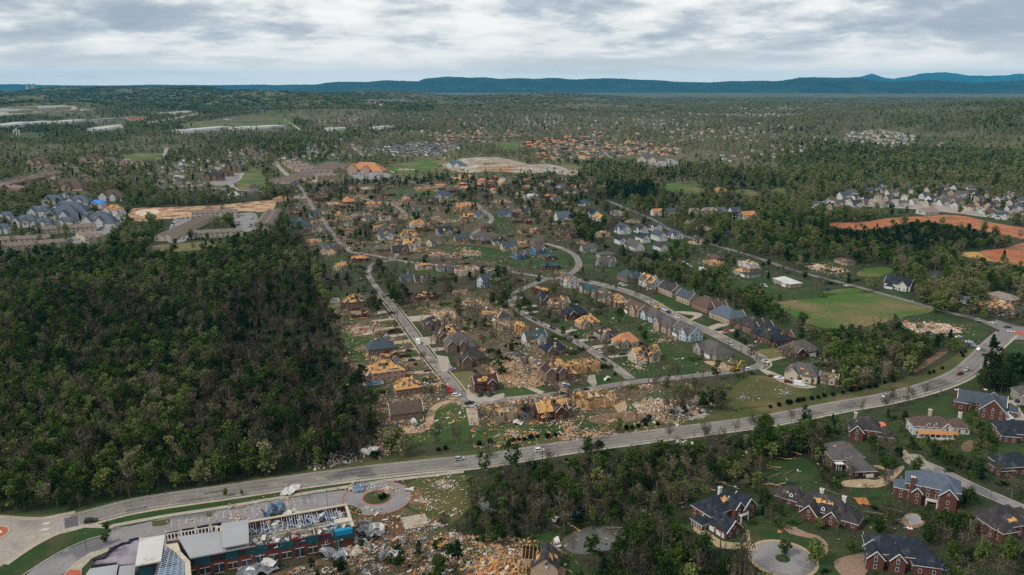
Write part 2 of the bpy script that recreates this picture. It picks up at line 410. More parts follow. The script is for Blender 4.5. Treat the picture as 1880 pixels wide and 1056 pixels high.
# ------------------------------------------------------------------ mesh builder
class MB:
    def __init__(self):
        self.v, self.f, self.m, self.cuts = [], [], [], []

    def cut(self):
        self.cuts.append((len(self.v), len(self.f)))

    def face(self, pts, m=0):
        k = len(self.v)
        self.v += [tuple(map(float, p)) for p in pts]
        self.f.append(tuple(range(k, k + len(pts)))); self.m.append(m)

    def box(self, c, s, rot=0.0, m=0, bottom=True, top=True, tilt=None):
        cx, cy, cz = c; hx, hy, hz = s[0] / 2, s[1] / 2, s[2] / 2
        ca, sa = math.cos(rot), math.sin(rot)
        k = len(self.v)
        M3 = None if tilt is None else Matrix.Rotation(tilt[0], 3, 'X') @ Matrix.Rotation(tilt[1], 3, 'Y')
        for z in (-hz, hz):
            for x, y in ((-hx, -hy), (hx, -hy), (hx, hy), (-hx, hy)):
                p = (x, y, z)
                if M3 is not None: p = M3 @ Vector(p)
                self.v.append((cx + p[0] * ca - p[1] * sa, cy + p[0] * sa + p[1] * ca, cz + p[2]))
        fs = [(0, 1, 5, 4), (1, 2, 6, 5), (2, 3, 7, 6), (3, 0, 4, 7)]
        if top: fs.append((4, 5, 6, 7))
        if bottom: fs.append((3, 2, 1, 0))
        for q in fs:
            self.f.append(tuple(k + i for i in q)); self.m.append(m)

    def prism(self, poly, z0, z1, m=0, mtop=None, bottom=False, top=True):
        n = len(poly)
        area = sum(poly[i][0] * poly[(i + 1) % n][1] - poly[(i + 1) % n][0] * poly[i][1] for i in range(n))
        if area < 0: poly = list(poly)[::-1]
        k = len(self.v)
        self.v += [(p[0], p[1], z0) for p in poly] + [(p[0], p[1], z1) for p in poly]
        for i in range(n):
            j = (i + 1) % n
            self.f.append((k + i, k + j, k + n + j, k + n + i)); self.m.append(m)
        tris = tessellate_polygon([[Vector((p[0], p[1], 0)) for p in poly]])
        for t in tris:
            a, b, c = (poly[i] for i in t)
            up = (b[0] - a[0]) * (c[1] - a[1]) - (b[1] - a[1]) * (c[0] - a[0]) > 0
            t = t if up else t[::-1]
            if top: self.f.append(tuple(k + n + i for i in t)); self.m.append(m if mtop is None else mtop)
            if bottom: self.f.append(tuple(k + i for i in t[::-1])); self.m.append(m)

    def slab(self, pts, th, m=0):
        """A flat polygon in space given thickness th downwards along its normal."""
        P = [Vector(p) for p in pts]
        nrm = (P[1] - P[0]).cross(P[2] - P[0])
        if nrm.length < 1e-9: return
        nrm.normalize()
        if nrm.z < 0: P = P[::-1]; nrm = -nrm
        Q = [p - nrm * th for p in P]
        self.face(P, m); self.face(Q[::-1], m)
        n = len(P)
        for i in range(n):
            j = (i + 1) % n
            self.face([Q[i], Q[j], P[j], P[i]], m)

    def tube(self, pts, rad, sides=6, m=0, cap=True):
        rings = []
        P = [Vector(p) for p in pts]
        for i, p in enumerate(P):
            d = (P[min(i + 1, len(P) - 1)] - P[max(i - 1, 0)])
            if d.length < 1e-6: d = Vector((0, 0, 1))
            d.normalize()
            a = d.orthogonal().normalized(); b = d.cross(a)
            r = rad[i] if isinstance(rad, (list, tuple)) else rad
            k = len(self.v)
            for s in range(sides):
                t = 2 * math.pi * s / sides
                self.v.append(tuple(p + (a * math.cos(t) + b * math.sin(t)) * r))
            rings.append(k)
        for r0, r1 in zip(rings, rings[1:]):
            for s in range(sides):
                t = (s + 1) % sides
                self.f.append((r0 + s, r0 + t, r1 + t, r1 + s)); self.m.append(m)
        if cap:
            self.f.append(tuple(rings[-1] + s for s in range(sides))); self.m.append(m)

    def mesh(self, name, mats, smooth=False):
        me = bpy.data.meshes.new(name)
        me.from_pydata(self.v, [], self.f)
        for x in mats: me.materials.append(MATS[x] if isinstance(x, str) else x)
        if len(mats) > 1: me.polygons.foreach_set('material_index', self.m)
        if smooth: me.polygons.foreach_set('use_smooth', [True] * len(self.f))
        me.update()
        return me


def link(name, data, parent=None, loc=(0, 0, 0), rz=0.0, scale=None):
    o = bpy.data.objects.new(name, data)
    COL.objects.link(o)
    o.location = loc
    if rz: o.rotation_euler = (0, 0, rz)
    if scale is not None: o.scale = scale if isinstance(scale, (tuple, list)) else (scale,) * 3
    if parent is not None: o.parent = parent
    return o


def pieces(name, mb, mats, parent):
    """One object for each piece begun with cut()."""
    ends = mb.cuts[1:] + [(len(mb.v), len(mb.f))]
    out = []
    for (v0, f0), (v1, f1) in zip(mb.cuts, ends):
        if f1 == f0: continue
        k = MB(); k.v = mb.v[v0:v1]; k.f = [tuple(i - v0 for i in f) for f in mb.f[f0:f1]]; k.m = mb.m[f0:f1]
        out.append(link(name, k.mesh(name, mats), parent))
    return out


def tag(o, label=None, cat=None, group=None, kind=None):
    if label: o['label'] = label
    if cat: o['category'] = cat
    if group: o['group'] = group
    if kind: o['kind'] = kind
    return o


def structure(o): return tag(o, kind='structure')


# ------------------------------------------------------------------ ground, sheets and roads
def build_ground():
    az = np.concatenate([np.linspace(-180, -60, 25)[:-1], np.linspace(-60, 60, 361)[:-1], np.linspace(60, 180, 25)[:-1]])
    rr = np.concatenate([[0, 60, 120, 180, 240, 320], np.linspace(400, 1200, 14), np.linspace(1260, 4000, 70)[0:], np.linspace(4060, 11000, 100), np.geomspace(11500, 26500, 10)])
    A, Rr = np.meshgrid(np.radians(az), rr)
    x = Rr * np.sin(A); y = Rr * np.cos(A)
    z = land(x, y)
    nA, nR = len(az), len(rr)
    v = np.stack([x.ravel(), y.ravel(), z.ravel()], 1)
    faces = []
    for i in range(nR - 1):
        for j in range(nA):
            k = (j + 1) % nA
            faces.append((i * nA + j, i * nA + k, (i + 1) * nA + k, (i + 1) * nA + j)[::-1])
    me = bpy.data.meshes.new('ground')
    me.from_pydata(v.tolist(), [], faces)
    me.polygons.foreach_set('use_smooth', [True] * len(faces))
    me.materials.append(MATS['leaf_litter']); me.materials.append(MATS['spring_undergrowth'])
    ri = int(np.searchsorted(rr, 1400))
    me.polygons.foreach_set('material_index', [1 if k // nA >= ri else 0 for k in range(len(faces))])
    structure(link('ground', me))


build_ground()


def smooth_line(pts, sub=6, closed=False):
    P = [np.array(p, float) for p in pts]
    n = len(P)
    if n < 3: 
        return [P[0] + (P[-1] - P[0]) * t for t in np.linspace(0, 1, sub * 2 + 1)]
    out = []
    rng = range(n) if closed else range(n - 1)
    for i in rng:
        if closed: a, b, c, d = P[i - 1], P[i], P[(i + 1) % n], P[(i + 2) % n]
        else: a, b, c, d = P[max(i - 1, 0)], P[i], P[i + 1], P[min(i + 2, n - 1)]
        for k in range(sub):
            t = k / sub
            out.append(0.5 * ((2 * b) + (c - a) * t + (2 * a - 5 * b + 4 * c - d) * t * t + (3 * b - a - 3 * c + d) * t ** 3))
    if not closed: out.append(P[-1])
    return out


def path_world(pts, sub=6):
    w = [GP(*p)[:2] for p in pts]
    return smooth_line(w, sub)


def offset_line(line, d):
    out = []
    for i, p in enumerate(line):
        t = line[min(i + 1, len(line) - 1)] - line[max(i - 1, 0)]
        t = t / (np.linalg.norm(t) + 1e-9)
        out.append(p + np.array([-t[1], t[0]]) * d)
    return out


def strip(mb, line, d0, d1, z, m=0, kerb=0.0):
    a, b = offset_line(line, d0), offset_line(line, d1)
    za = land([p[0] for p in a], [p[1] for p in a]); zb = land([p[0] for p in b], [p[1] for p in b])
    for i in range(len(line) - 1):
        q = [(*a[i], za[i] + z), (*b[i], zb[i] + z), (*b[i + 1], zb[i + 1] + z), (*a[i + 1], za[i + 1] + z)]
        mb.face(q if d1 < d0 else q[::-1], m)
        if kerb:
            for e, ze in ((a, za), (b, zb)):
                mb.face([(*e[i], ze[i] + z), (*e[i + 1], ze[i + 1] + z), (*e[i + 1], ze[i + 1] + z - kerb), (*e[i], ze[i] + z - kerb)], m)
    occupy_world([(p[0], p[1], h) for p, h in zip(a, za)] + [(p[0], p[1], h) for p, h in zip(b, zb)][::-1])


def road(name, pts, width, m, z=0.10, sub=6, walk=None, walk_mat='concrete'):
    line = path_world(pts, sub)
    mb = MB(); strip(mb, line, width / 2, -width / 2, z)
    structure(link(name, mb.mesh(name, [m])))
    for side, gap, w in (walk or []):
        k = MB(); s = 1 if side == 'l' else -1
        strip(k, line, s * (width / 2 + gap), s * (width / 2 + gap + w), z + 0.10, kerb=0.14)
        structure(link('pavement' if w > 1 else 'kerb', k.mesh('pavement', [walk_mat])))
    return line


def sheet(name, pts, m, z, smooth=0, clear=True):
    w = [np.array(GP(*p)[:2]) for p in pts]
    if smooth: w = smooth_line(w, smooth, closed=True)
    hz = land([p[0] for p in w], [p[1] for p in w])
    tris = tessellate_polygon([[Vector((p[0], p[1], 0)) for p in w]])
    mb = MB(); mb.v = [(p[0], p[1], h + z) for p, h in zip(w, hz)]
    for t in tris:
        a, b, c = (w[i] for i in t)
        up = (b[0] - a[0]) * (c[1] - a[1]) - (b[1] - a[1]) * (c[0] - a[0]) > 0
        mb.f.append(tuple(t if up else t[::-1])); mb.m.append(0)
    o = link(name, mb.mesh(name, [m]))
    structure(o)
    px, py, _ = to_px(np.array([p[0] for p in w]), np.array([p[1] for p in w]), hz)
    if clear: occ[poly_mask(list(zip(px, py)))] = True
    return o

# ------------------------------------------------------------------ roads
sheet('scrubland', [(500, 345), (560, 440), (590, 520), (600, 560), (640, 680), (690, 790), (640, 852), (760, 842), (860, 832), (1000, 806), (1200, 776), (1330, 758), (1345, 700), (1390, 690), (1380, 660), (1290, 610), (1180, 545), (1070, 510), (1060, 450), (1130, 400), (1060, 345), (850, 330), (700, 330)], 'scrub', 0.012, clear=False)
for q in ([(605, 560), (690, 540), (700, 560), (770, 650), (845, 735), (830, 750), (770, 800), (690, 835), (690, 780), (640, 690)], [(740, 560), (900, 530), (960, 600), (1000, 650), (1060, 690), (960, 722), (905, 700), (850, 660), (780, 600)], [(860, 750), (1000, 732), (1250, 702), (1330, 740), (1230, 780), (1000, 800), (880, 800)], [(560, 350), (900, 330), (1080, 390), (1000, 440), (880, 470), (680, 470), (590, 420)], [(640, 940), (740, 930), (840, 985), (1010, 1000), (1030, 1056), (520, 1062), (560, 1035), (650, 1000)]):
    sheet('bare_ground', q, 'rubble_ground', 0.016, 3, clear=False)
sheet('scrubland', [(1080, 840), (1500, 775), (1520, 850), (1440, 905), (1260, 940), (1200, 1000), (1160, 970), (900, 1000), (870, 930)], 'forest_floor', 0.012, clear=False)
sheet('scrubland', [(1260, 1000), (1390, 1015), (1430, 1060), (1080, 1062), (1100, 1030)], 'forest_floor', 0.012, clear=False)
sheet('scrubland', [(640, 1000), (800, 985), (1030, 1010), (1000, 1062), (500, 1062), (520, 1030)], 'forest_floor', 0.012, clear=False)
HWY = [(60, 968), (118, 961), (250, 927), (420, 901.5), (540, 884), (680, 866), (800, 853), (890, 844.5), (1050, 819), (1220, 796.5), (1400, 772.5), (1540, 746), (1620, 732), (1700, 712), (1760, 688), (1795, 660), (1822, 632), (1846, 612)]
hwy_line = road('highway', HWY, 11.6, 'asphalt', 0.10, 8, walk=[('r', 0.0, 0.3), ('l', 0.0, 0.3), ('r', 0.9, 1.7)])
mk = MB()
for d0, d1 in ((4.9, 5.05), (-4.9, -5.05)):
    strip(mk, hwy_line[10:], d1, d0, 0.112)
structure(link('edge_lines', mk.mesh('edge_lines', ['road_paint'])))
mk = MB()
for d0, d1 in ((1.75, 1.9), (-1.75, -1.9)):
    strip(mk, hwy_line[10:], d1, d0, 0.112)
structure(link('lane_lines', mk.mesh('lane_lines', ['yellow_paint'])))
for pts in ([(452, 891), (585, 875), (603, 881), (655, 874), (663, 879), (625, 889), (590, 886), (545, 891), (470, 904)],
            [(640, 868), (668, 864.5), (690, 871), (660, 876)], [(372, 905), (415, 899), (410, 903), (375, 908)], [(230, 938), (272, 930), (270, 936), (232, 942)]):
    sheet('asphalt_patch', pts, 'dark_asphalt' if pts[0][0] != 452 else 'street_asphalt', 0.106)
LEFT_ST = [(858, 742), (830, 705), (800, 670), (770, 630), (745, 595), (722, 565), (703, 543), (690, 526), (680, 512), (676, 503), (679, 492), (690, 483), (726, 477)]
left_line = road('street', LEFT_ST, 5.2, 'street_asphalt', 0.08, 6)
for d in (2.6, -3.0, 4.3, -5.2):
    structure(link('kerb' if abs(d) < 4 else 'pavement', (lambda k: (strip(k, left_line[:38], d + (0.4 if abs(d) < 4 else 0.9), d, 0.18, kerb=0.14), k.mesh('kerb', ['concrete']))[1])(MB())))
CROSS = [(846, 745), (880, 741), (912, 736), (968, 730), (1023, 724), (1090, 714), (1158, 703), (1220, 696), (1245, 694), (1300, 688), (1356, 681), (1384, 676)]
cross_line = road('street', CROSS, 6.0, 'street_asphalt', 0.085, 6, walk=[('l', 0.0, 0.35)])
RIGHT_ST = [(1384, 676), (1399, 669), (1392, 658), (1374, 648), (1354, 637), (1325, 622), (1289, 604), (1260, 592), (1221, 571), (1183, 549), (1144, 534), (1106, 524), (1073, 517), (1040, 513)]
right_line = road('street', RIGHT_ST, 6.6, 'street_asphalt', 0.08, 6, walk=[('l', 0.0, 0.35), ('r', 0.0, 0.35), ('r', 1.4, 1.4)])
MID_ST = [(1158, 696), (1135, 678), (1113, 663), (1090, 647), (1057, 627), (1023, 608), (999, 597), (971, 583), (953, 570), (940, 556), (948, 537), (973, 525), (999, 514), (1024, 511), (1047, 503), (1062, 489), (1060, 475), (1050, 465), (1029, 455), (1000, 447)]
mid_line = road('street', MID_ST, 5.4, 'street_asphalt', 0.075, 6, walk=[('r', 0.0, 0.35), ('l', 0.0, 0.35)])
road('street', [(1012, 511), (950, 501), (920, 496), (889, 493), (850, 489), (800, 487), (726, 477), (687, 469), (650, 464), (635, 455), (613, 434), (595, 405), (575, 383), (556, 350), (546, 340)], 5.6, 'street_asphalt', 0.07, 6)
road('street', [(846, 380), (869, 373), (889, 388), (902, 399), (898, 410), (879, 422), (869, 430)], 6.5, 'street_asphalt', 0.07)
road('street', [(640, 360), (687, 369), (713, 373), (733, 383), (746, 396)], 6.5, 'street_asphalt', 0.07)
road('street', [(690, 322), (760, 335), (790, 343), (800, 350), (783, 356)], 7.0, 'lot_asphalt', 0.07)
road('country_road', [(1846, 608), (1800, 588), (1740, 573), (1640, 545), (1560, 523), (1460, 497), (1380, 470), (1300, 447), (1240, 427), (1196, 402), (1150, 383), (1115, 368)], 6.2, 'asphalt', 0.09, 6)
road('branch_road', [(1846, 612), (1895, 619), (1960, 624)], 8.0, 'asphalt', 0.09)
road('driveway', [(858, 743), (835, 737), (815, 740), (800, 747), (791, 760), (788, 775), (780, 787), (766, 792), (745, 790)], 4.4, 'tan_drive', 0.07)
ESTATE_RD = [(1690, 850), (1720, 862), (1760, 882), (1800, 901), (1840, 918), (1900, 945)]
road('estate_road', ESTATE_RD, 6.6, 'lot_asphalt', 0.08, 6, walk=[('r', 0.0, 0.4), ('l', 0.0, 0.4)])
sheet('estate_road_end', [(1657, 838), (1668, 834), (1690, 836), (1700, 846), (1716, 856), (1706, 866), (1690, 862), (1664, 850)], 'road_concrete', 0.09, 4)
for pts in ([(333, 297), (325, 325), (320, 345)], [(402, 312), (422, 337), (435, 348)], [(445, 318), (437, 330), (424, 338)], [(505, 297), (520, 315), (548, 337)], [(560, 300), (570, 318), (580, 335)],
            [(521, 218), (539, 230), (551, 239)], [(644, 269), (656, 277), (668, 286)], [(1065, 272), (1082, 255), (1108, 240)], [(1218, 268), (1250, 258), (1290, 250)], [(8, 352), (45, 330), (62, 322)], [(243, 283), (300, 283)], [(300, 292), (306, 272)],
            [(300, 340), (430, 349), (480, 352)]):
    road('far_street', pts, 9.0, 'road_concrete', 0.15, 4)
road('far_highway', [(262, 227), (300, 221), (330, 216), (366, 209)], 26.0, 'concrete', 0.4, 6)
# junction at the right and the roundabout at the left
sheet('junction', [(1826, 588), (1846, 592), (1880, 600), (1920, 606), (1920, 632), (1876, 624), (1846, 628), (1826, 646), (1804, 640), (1822, 618), (1836, 606)], 'asphalt', 0.115, 4)
sheet('traffic_island', [(1858, 607), (1900, 611), (1900, 618), (1862, 613)], 'red_pavers', 0.19)
sheet('roundabout_paving', [(-90, 944), (0, 952), (30, 955), (80, 955), (118, 947), (140, 950), (150, 966), (112, 976), (80, 990), (45, 1010), (10, 1035), (-30, 1062), (-120, 1100), (-160, 1000)], 'road_concrete', 0.115)
structure(link('pavement', (lambda k: (strip(k, path_world([(-60, 951), (0, 953), (30, 955.5), (75, 956), (118, 948), (138, 944)], 6), 0.2, 2.6, 0.22, kerb=0.14), k.mesh('pavement', ['concrete']))[1])(MB())))
structure(link('pavement', (lambda k: (strip(k, path_world([(10, 1037), (60, 1003), (110, 978), (150, 968), (168, 966.5), (210, 968)], 6), -1.3, 1.3, 0.22, kerb=0.14), k.mesh('pavement', ['concrete']))[1])(MB())))
sheet('paver_band', [(118, 952), (142, 947), (145, 966), (119, 973)], 'dark_asphalt', 0.125)


def disc(cx, cy, r, z, m, name, seg=48, r_in=0.0, kerb=0.0):
    mb = MB()
    for i in range(seg):
        a0, a1 = 2 * math.pi * i / seg, 2 * math.pi * (i + 1) / seg
        p0, p1 = (math.cos(a0), math.sin(a0)), (math.cos(a1), math.sin(a1))
        if r_in:
            mb.face([(cx + p0[0] * r_in, cy + p0[1] * r_in, z), (cx + p0[0] * r, cy + p0[1] * r, z), (cx + p1[0] * r, cy + p1[1] * r, z), (cx + p1[0] * r_in, cy + p1[1] * r_in, z)])
            if kerb: mb.face([(cx + p0[0] * r_in, cy + p0[1] * r_in, z - kerb), (cx + p0[0] * r_in, cy + p0[1] * r_in, z), (cx + p1[0] * r_in, cy + p1[1] * r_in, z), (cx + p1[0] * r_in, cy + p1[1] * r_in, z - kerb)])
        else:
            mb.face([(cx, cy, z), (cx + p0[0] * r, cy + p0[1] * r, z), (cx + p1[0] * r, cy + p1[1] * r, z)])
        if kerb: mb.face([(cx + p0[0] * r, cy + p0[1] * r, z - kerb), (cx + p1[0] * r, cy + p1[1] * r, z - kerb), (cx + p1[0] * r, cy + p1[1] * r, z), (cx + p0[0] * r, cy + p0[1] * r, z)])
    occupy_world([(cx + math.cos(a) * r, cy + math.sin(a) * r) for a in np.linspace(0, 6.28, 40)])
    return structure(link(name, mb.mesh(name, [m])))


rx, ry, _ = GP(-14, 981)
disc(rx, ry, 6.2, 0.26, 'concrete', 'roundabout_kerb', kerb=0.18)
disc(rx, ry, 5.2, 0.30, 'red_pavers', 'roundabout_island', kerb=0.05)
sheet('island_marking', [(-4, 977), (3, 975), (4, 979), (-2, 980)], 'road_paint', 0.32)
mk = MB()                                         # crosswalk bars
for (x0, y0, x1, y1) in ((79, 962, 91, 961), (75, 973, 89, 972), (75, 983, 88, 982)):
    a, b = np.array(GP(x0, y0)[:2]), np.array(GP(x1, y1)[:2])
    for k in range(5):
        c = a + (b - a) * (k + 0.5) / 5
        mk.box((c[0], c[1], 0.128), (0.32, 1.7, 0.006), rot=-0.35)
structure(link('crosswalk', mk.mesh('crosswalk', ['road_paint'])))

# ------------------------------------------------------------------ lawns, fields, soil
LAWNS = [
    ('lush_grass', [(166, 966), (178, 960), (250, 946), (420, 919), (560, 899), (640, 889), (700, 879.5), (760, 873), (850, 863), (850, 868), (760, 879), (690, 888), (640, 893), (560, 905), (420, 931), (300, 950), (220, 965), (180, 969)]),
    ('lush_grass', [(10, 1040), (60, 1007), (112, 981), (160, 971), (208, 970), (204, 980), (160, 990), (110, 1011), (60, 1041), (30, 1064), (-20, 1064)]),
    ('lush_grass', [(80, 1060), (130, 1029), (160, 1010), (200, 998), (206, 1003), (196, 1008), (160, 1030), (140, 1050), (120, 1064)]),
    ('verge_grass', [(0, 944), (120, 941), (260, 914), (420, 886), (540, 868), (640, 855), (640, 864), (540, 876), (420, 891), (260, 921), (150, 944), (110, 948), (0, 950)]),
    ('verge_grass', [(640, 853), (720, 843), (800, 836), (870, 828), (870, 838), (800, 846), (640, 864)]),
    ('verge_grass', [(870, 826), (1000, 805), (1100, 789), (1200, 775), (1300, 762), (1400, 747), (1500, 730), (1600, 712), (1660, 694), (1700, 680), (1740, 662), (1770, 643), (1795, 640), (1790, 655), (1760, 680), (1700, 703), (1620, 722), (1540, 737), (1400, 762), (1220, 786), (1050, 808), (890, 836)]),
    ('verge_grass', [(756, 883), (850, 871), (862, 885), (858, 905), (866, 925), (850, 945), (830, 962), (812, 985), (790, 975), (780, 945), (752, 930), (748, 905)]),
    ('meadow_grass', [(1418, 556), (1500, 548), (1540, 541), (1599, 538), (1650, 548), (1717, 566), (1690, 577), (1656, 582), (1600, 598), (1528, 604), (1470, 590), (1450, 575)]),
    ('meadow_grass', [(1510, 537), (1560, 529), (1586, 535), (1540, 540)]),
    ('meadow_grass', [(1580, 497), (1620, 490), (1640, 497), (1610, 508), (1575, 506)]),
    ('meadow_grass', [(1198, 340), (1260, 339), (1283, 345), (1303, 353), (1265, 356), (1221, 350)]),
    ('meadow_grass', [(1341, 350), (1370, 348), (1398, 356), (1395, 361), (1350, 360)]),
    ('meadow_grass', [(1412, 350), (1440, 345), (1465, 353), (1430, 358)]),
    ('meadow_grass', [(742, 299), (790, 294), (828, 293), (824, 308), (800, 313), (765, 318), (735, 322), (712, 313)]),
    ('meadow_grass', [(915, 264), (955, 262), (968, 268), (940, 273), (915, 271)]),
    ('meadow_grass', [(228, 285), (295, 283), (300, 292), (240, 297)]),
    ('meadow_grass', [(385, 222), (440, 213), (520, 216), (540, 228), (480, 233), (400, 236), (330, 230)]),
    ('meadow_grass', [(435, 340), (460, 312), (480, 318), (490, 345), (450, 350)]),
    ('lawn_grass', [(20, 247), (75, 246), (80, 250), (40, 253)]),
    ('lawn_grass', [(625, 615), (650, 600), (668, 612), (690, 620), (672, 650), (668, 668), (640, 660), (630, 640)]),
    ('lush_grass', [(1190, 545), (1225, 542), (1260, 553), (1275, 570), (1240, 575), (1215, 562)]),
    ('lush_grass', [(1245, 590), (1262, 582), (1290, 585), (1315, 595), (1340, 600), (1325, 612), (1280, 598)]),
    ('lush_grass', [(1120, 575), (1150, 560), (1180, 590), (1215, 602), (1240, 625), (1270, 655), (1240, 672), (1200, 640), (1170, 610), (1140, 595)]),
    ('lush_grass', [(1020, 590), (1050, 592), (1075, 605), (1085, 620), (1060, 622), (1035, 605)]),
    ('lush_grass', [(1145, 655), (1165, 665), (1205, 675), (1215, 690), (1180, 695), (1160, 690)]),
    ('lush_grass', [(1230, 660), (1290, 665), (1350, 662), (1385, 664), (1370, 675), (1310, 682), (1260, 688), (1220, 690), (1210, 675)]),
    ('verge_grass', [(1380, 690), (1420, 692), (1460, 705), (1490, 718), (1480, 730), (1430, 742), (1370, 748), (1330, 745), (1340, 720), (1360, 700)]),
    ('dry_grass', [(1385, 645), (1425, 640), (1440, 652), (1438, 658), (1405, 660)]),
    ('lush_grass', [(1405, 672), (1440, 665), (1460, 672), (1440, 690), (1420, 688)]),
    ('dry_grass', [(824, 690), (850, 682), (872, 685), (866, 710), (880, 728), (856, 735), (840, 715)]),
    ('lawn_grass', [(910, 700), (960, 695), (1000, 712), (960, 726), (910, 730)]),
    ('lush_grass', [(975, 700), (1010, 695), (1030, 712), (1010, 718)]),
    ('lush_grass', [(1095, 690), (1130, 690), (1150, 700), (1100, 710)]),
    ('lawn_grass', [(795, 752), (840, 745), (858, 755), (868, 800), (840, 812), (760, 815), (740, 800), (780, 795), (796, 775)]),
    ('lawn_grass', [(875, 790), (980, 780), (1000, 805), (900, 822), (872, 815)]),
    ('lush_grass', [(985, 782), (1060, 768), (1100, 760), (1130, 775), (1070, 790), (1000, 800)]),
    ('lush_grass', [(1680, 745), (1740, 725), (1752, 745), (1745, 760), (1700, 758), (1675, 752)]),
    ('lush_grass', [(1410, 850), (1470, 840), (1500, 860), (1490, 880), (1440, 885), (1400, 875)]),
    ('lush_grass', [(1250, 945), (1272, 935), (1278, 965), (1262, 975), (1230, 968)]),
    ('lush_grass', [(1370, 972), (1400, 966), (1440, 980), (1450, 993), (1410, 994), (1385, 998)]),
    ('lush_grass', [(1470, 990), (1500, 1000), (1520, 1010), (1580, 1005), (1590, 1014), (1540, 1030), (1510, 1045), (1480, 1020)]),
    ('lush_grass', [(935, 1005), (980, 995), (1010, 1005), (1020, 1020), (1070, 1040), (1050, 1060), (1010, 1040), (970, 1015)]),
    ('lush_grass', [(985, 985), (1010, 975), (1030, 980), (1020, 995), (995, 995)]),
    ('lush_grass', [(1640, 800), (1670, 805), (1660, 820), (1635, 815)]),
    ('lush_grass', [(1565, 898), (1620, 900), (1645, 910), (1640, 925), (1600, 925), (1570, 910)]),
    ('lawn_grass', [(700, 350), (780, 345), (800, 360), (720, 365)]),
    ('lush_grass', [(800, 452), (860, 450), (930, 460), (1000, 478), (990, 495), (920, 485), (850, 470)]),
    ('lush_grass', [(895, 400), (930, 390), (945, 420), (910, 430)]),
    ('lush_grass', [(1020, 470), (1045, 465), (1055, 480), (1045, 495), (1020, 498)]),
    ('lush_grass', [(1075, 455), (1120, 478), (1150, 495), (1110, 500), (1070, 490)]),
    ('lush_grass', [(1110, 440), (1180, 442), (1260, 450), (1220, 462), (1130, 452)]),
    ('lush_grass', [(1270, 475), (1300, 480), (1290, 492), (1265, 488)]),
    ('lush_grass', [(1335, 500), (1390, 500), (1400, 520), (1350, 525)]),
    ('lush_grass', [(1400, 520), (1440, 505), (1500, 520), (1480, 540), (1410, 545)]),
    ('lush_grass', [(1610, 535), (1640, 528), (1680, 540), (1660, 548)]),
    ('lush_grass', [(1700, 575), (1770, 590), (1812, 600), (1800, 625), (1740, 612), (1700, 595)]),
    ('lush_grass', [(1836, 632), (1880, 628), (1880, 645), (1850, 650)]),
]
ZL = 0.02
for m, p in LAWNS:
    ZL += 0.0006
    sheet('lawn' if 'meadow' not in m else 'field', p, m, ZL + (0.12 if p[0][1] < 380 else 0), 3)
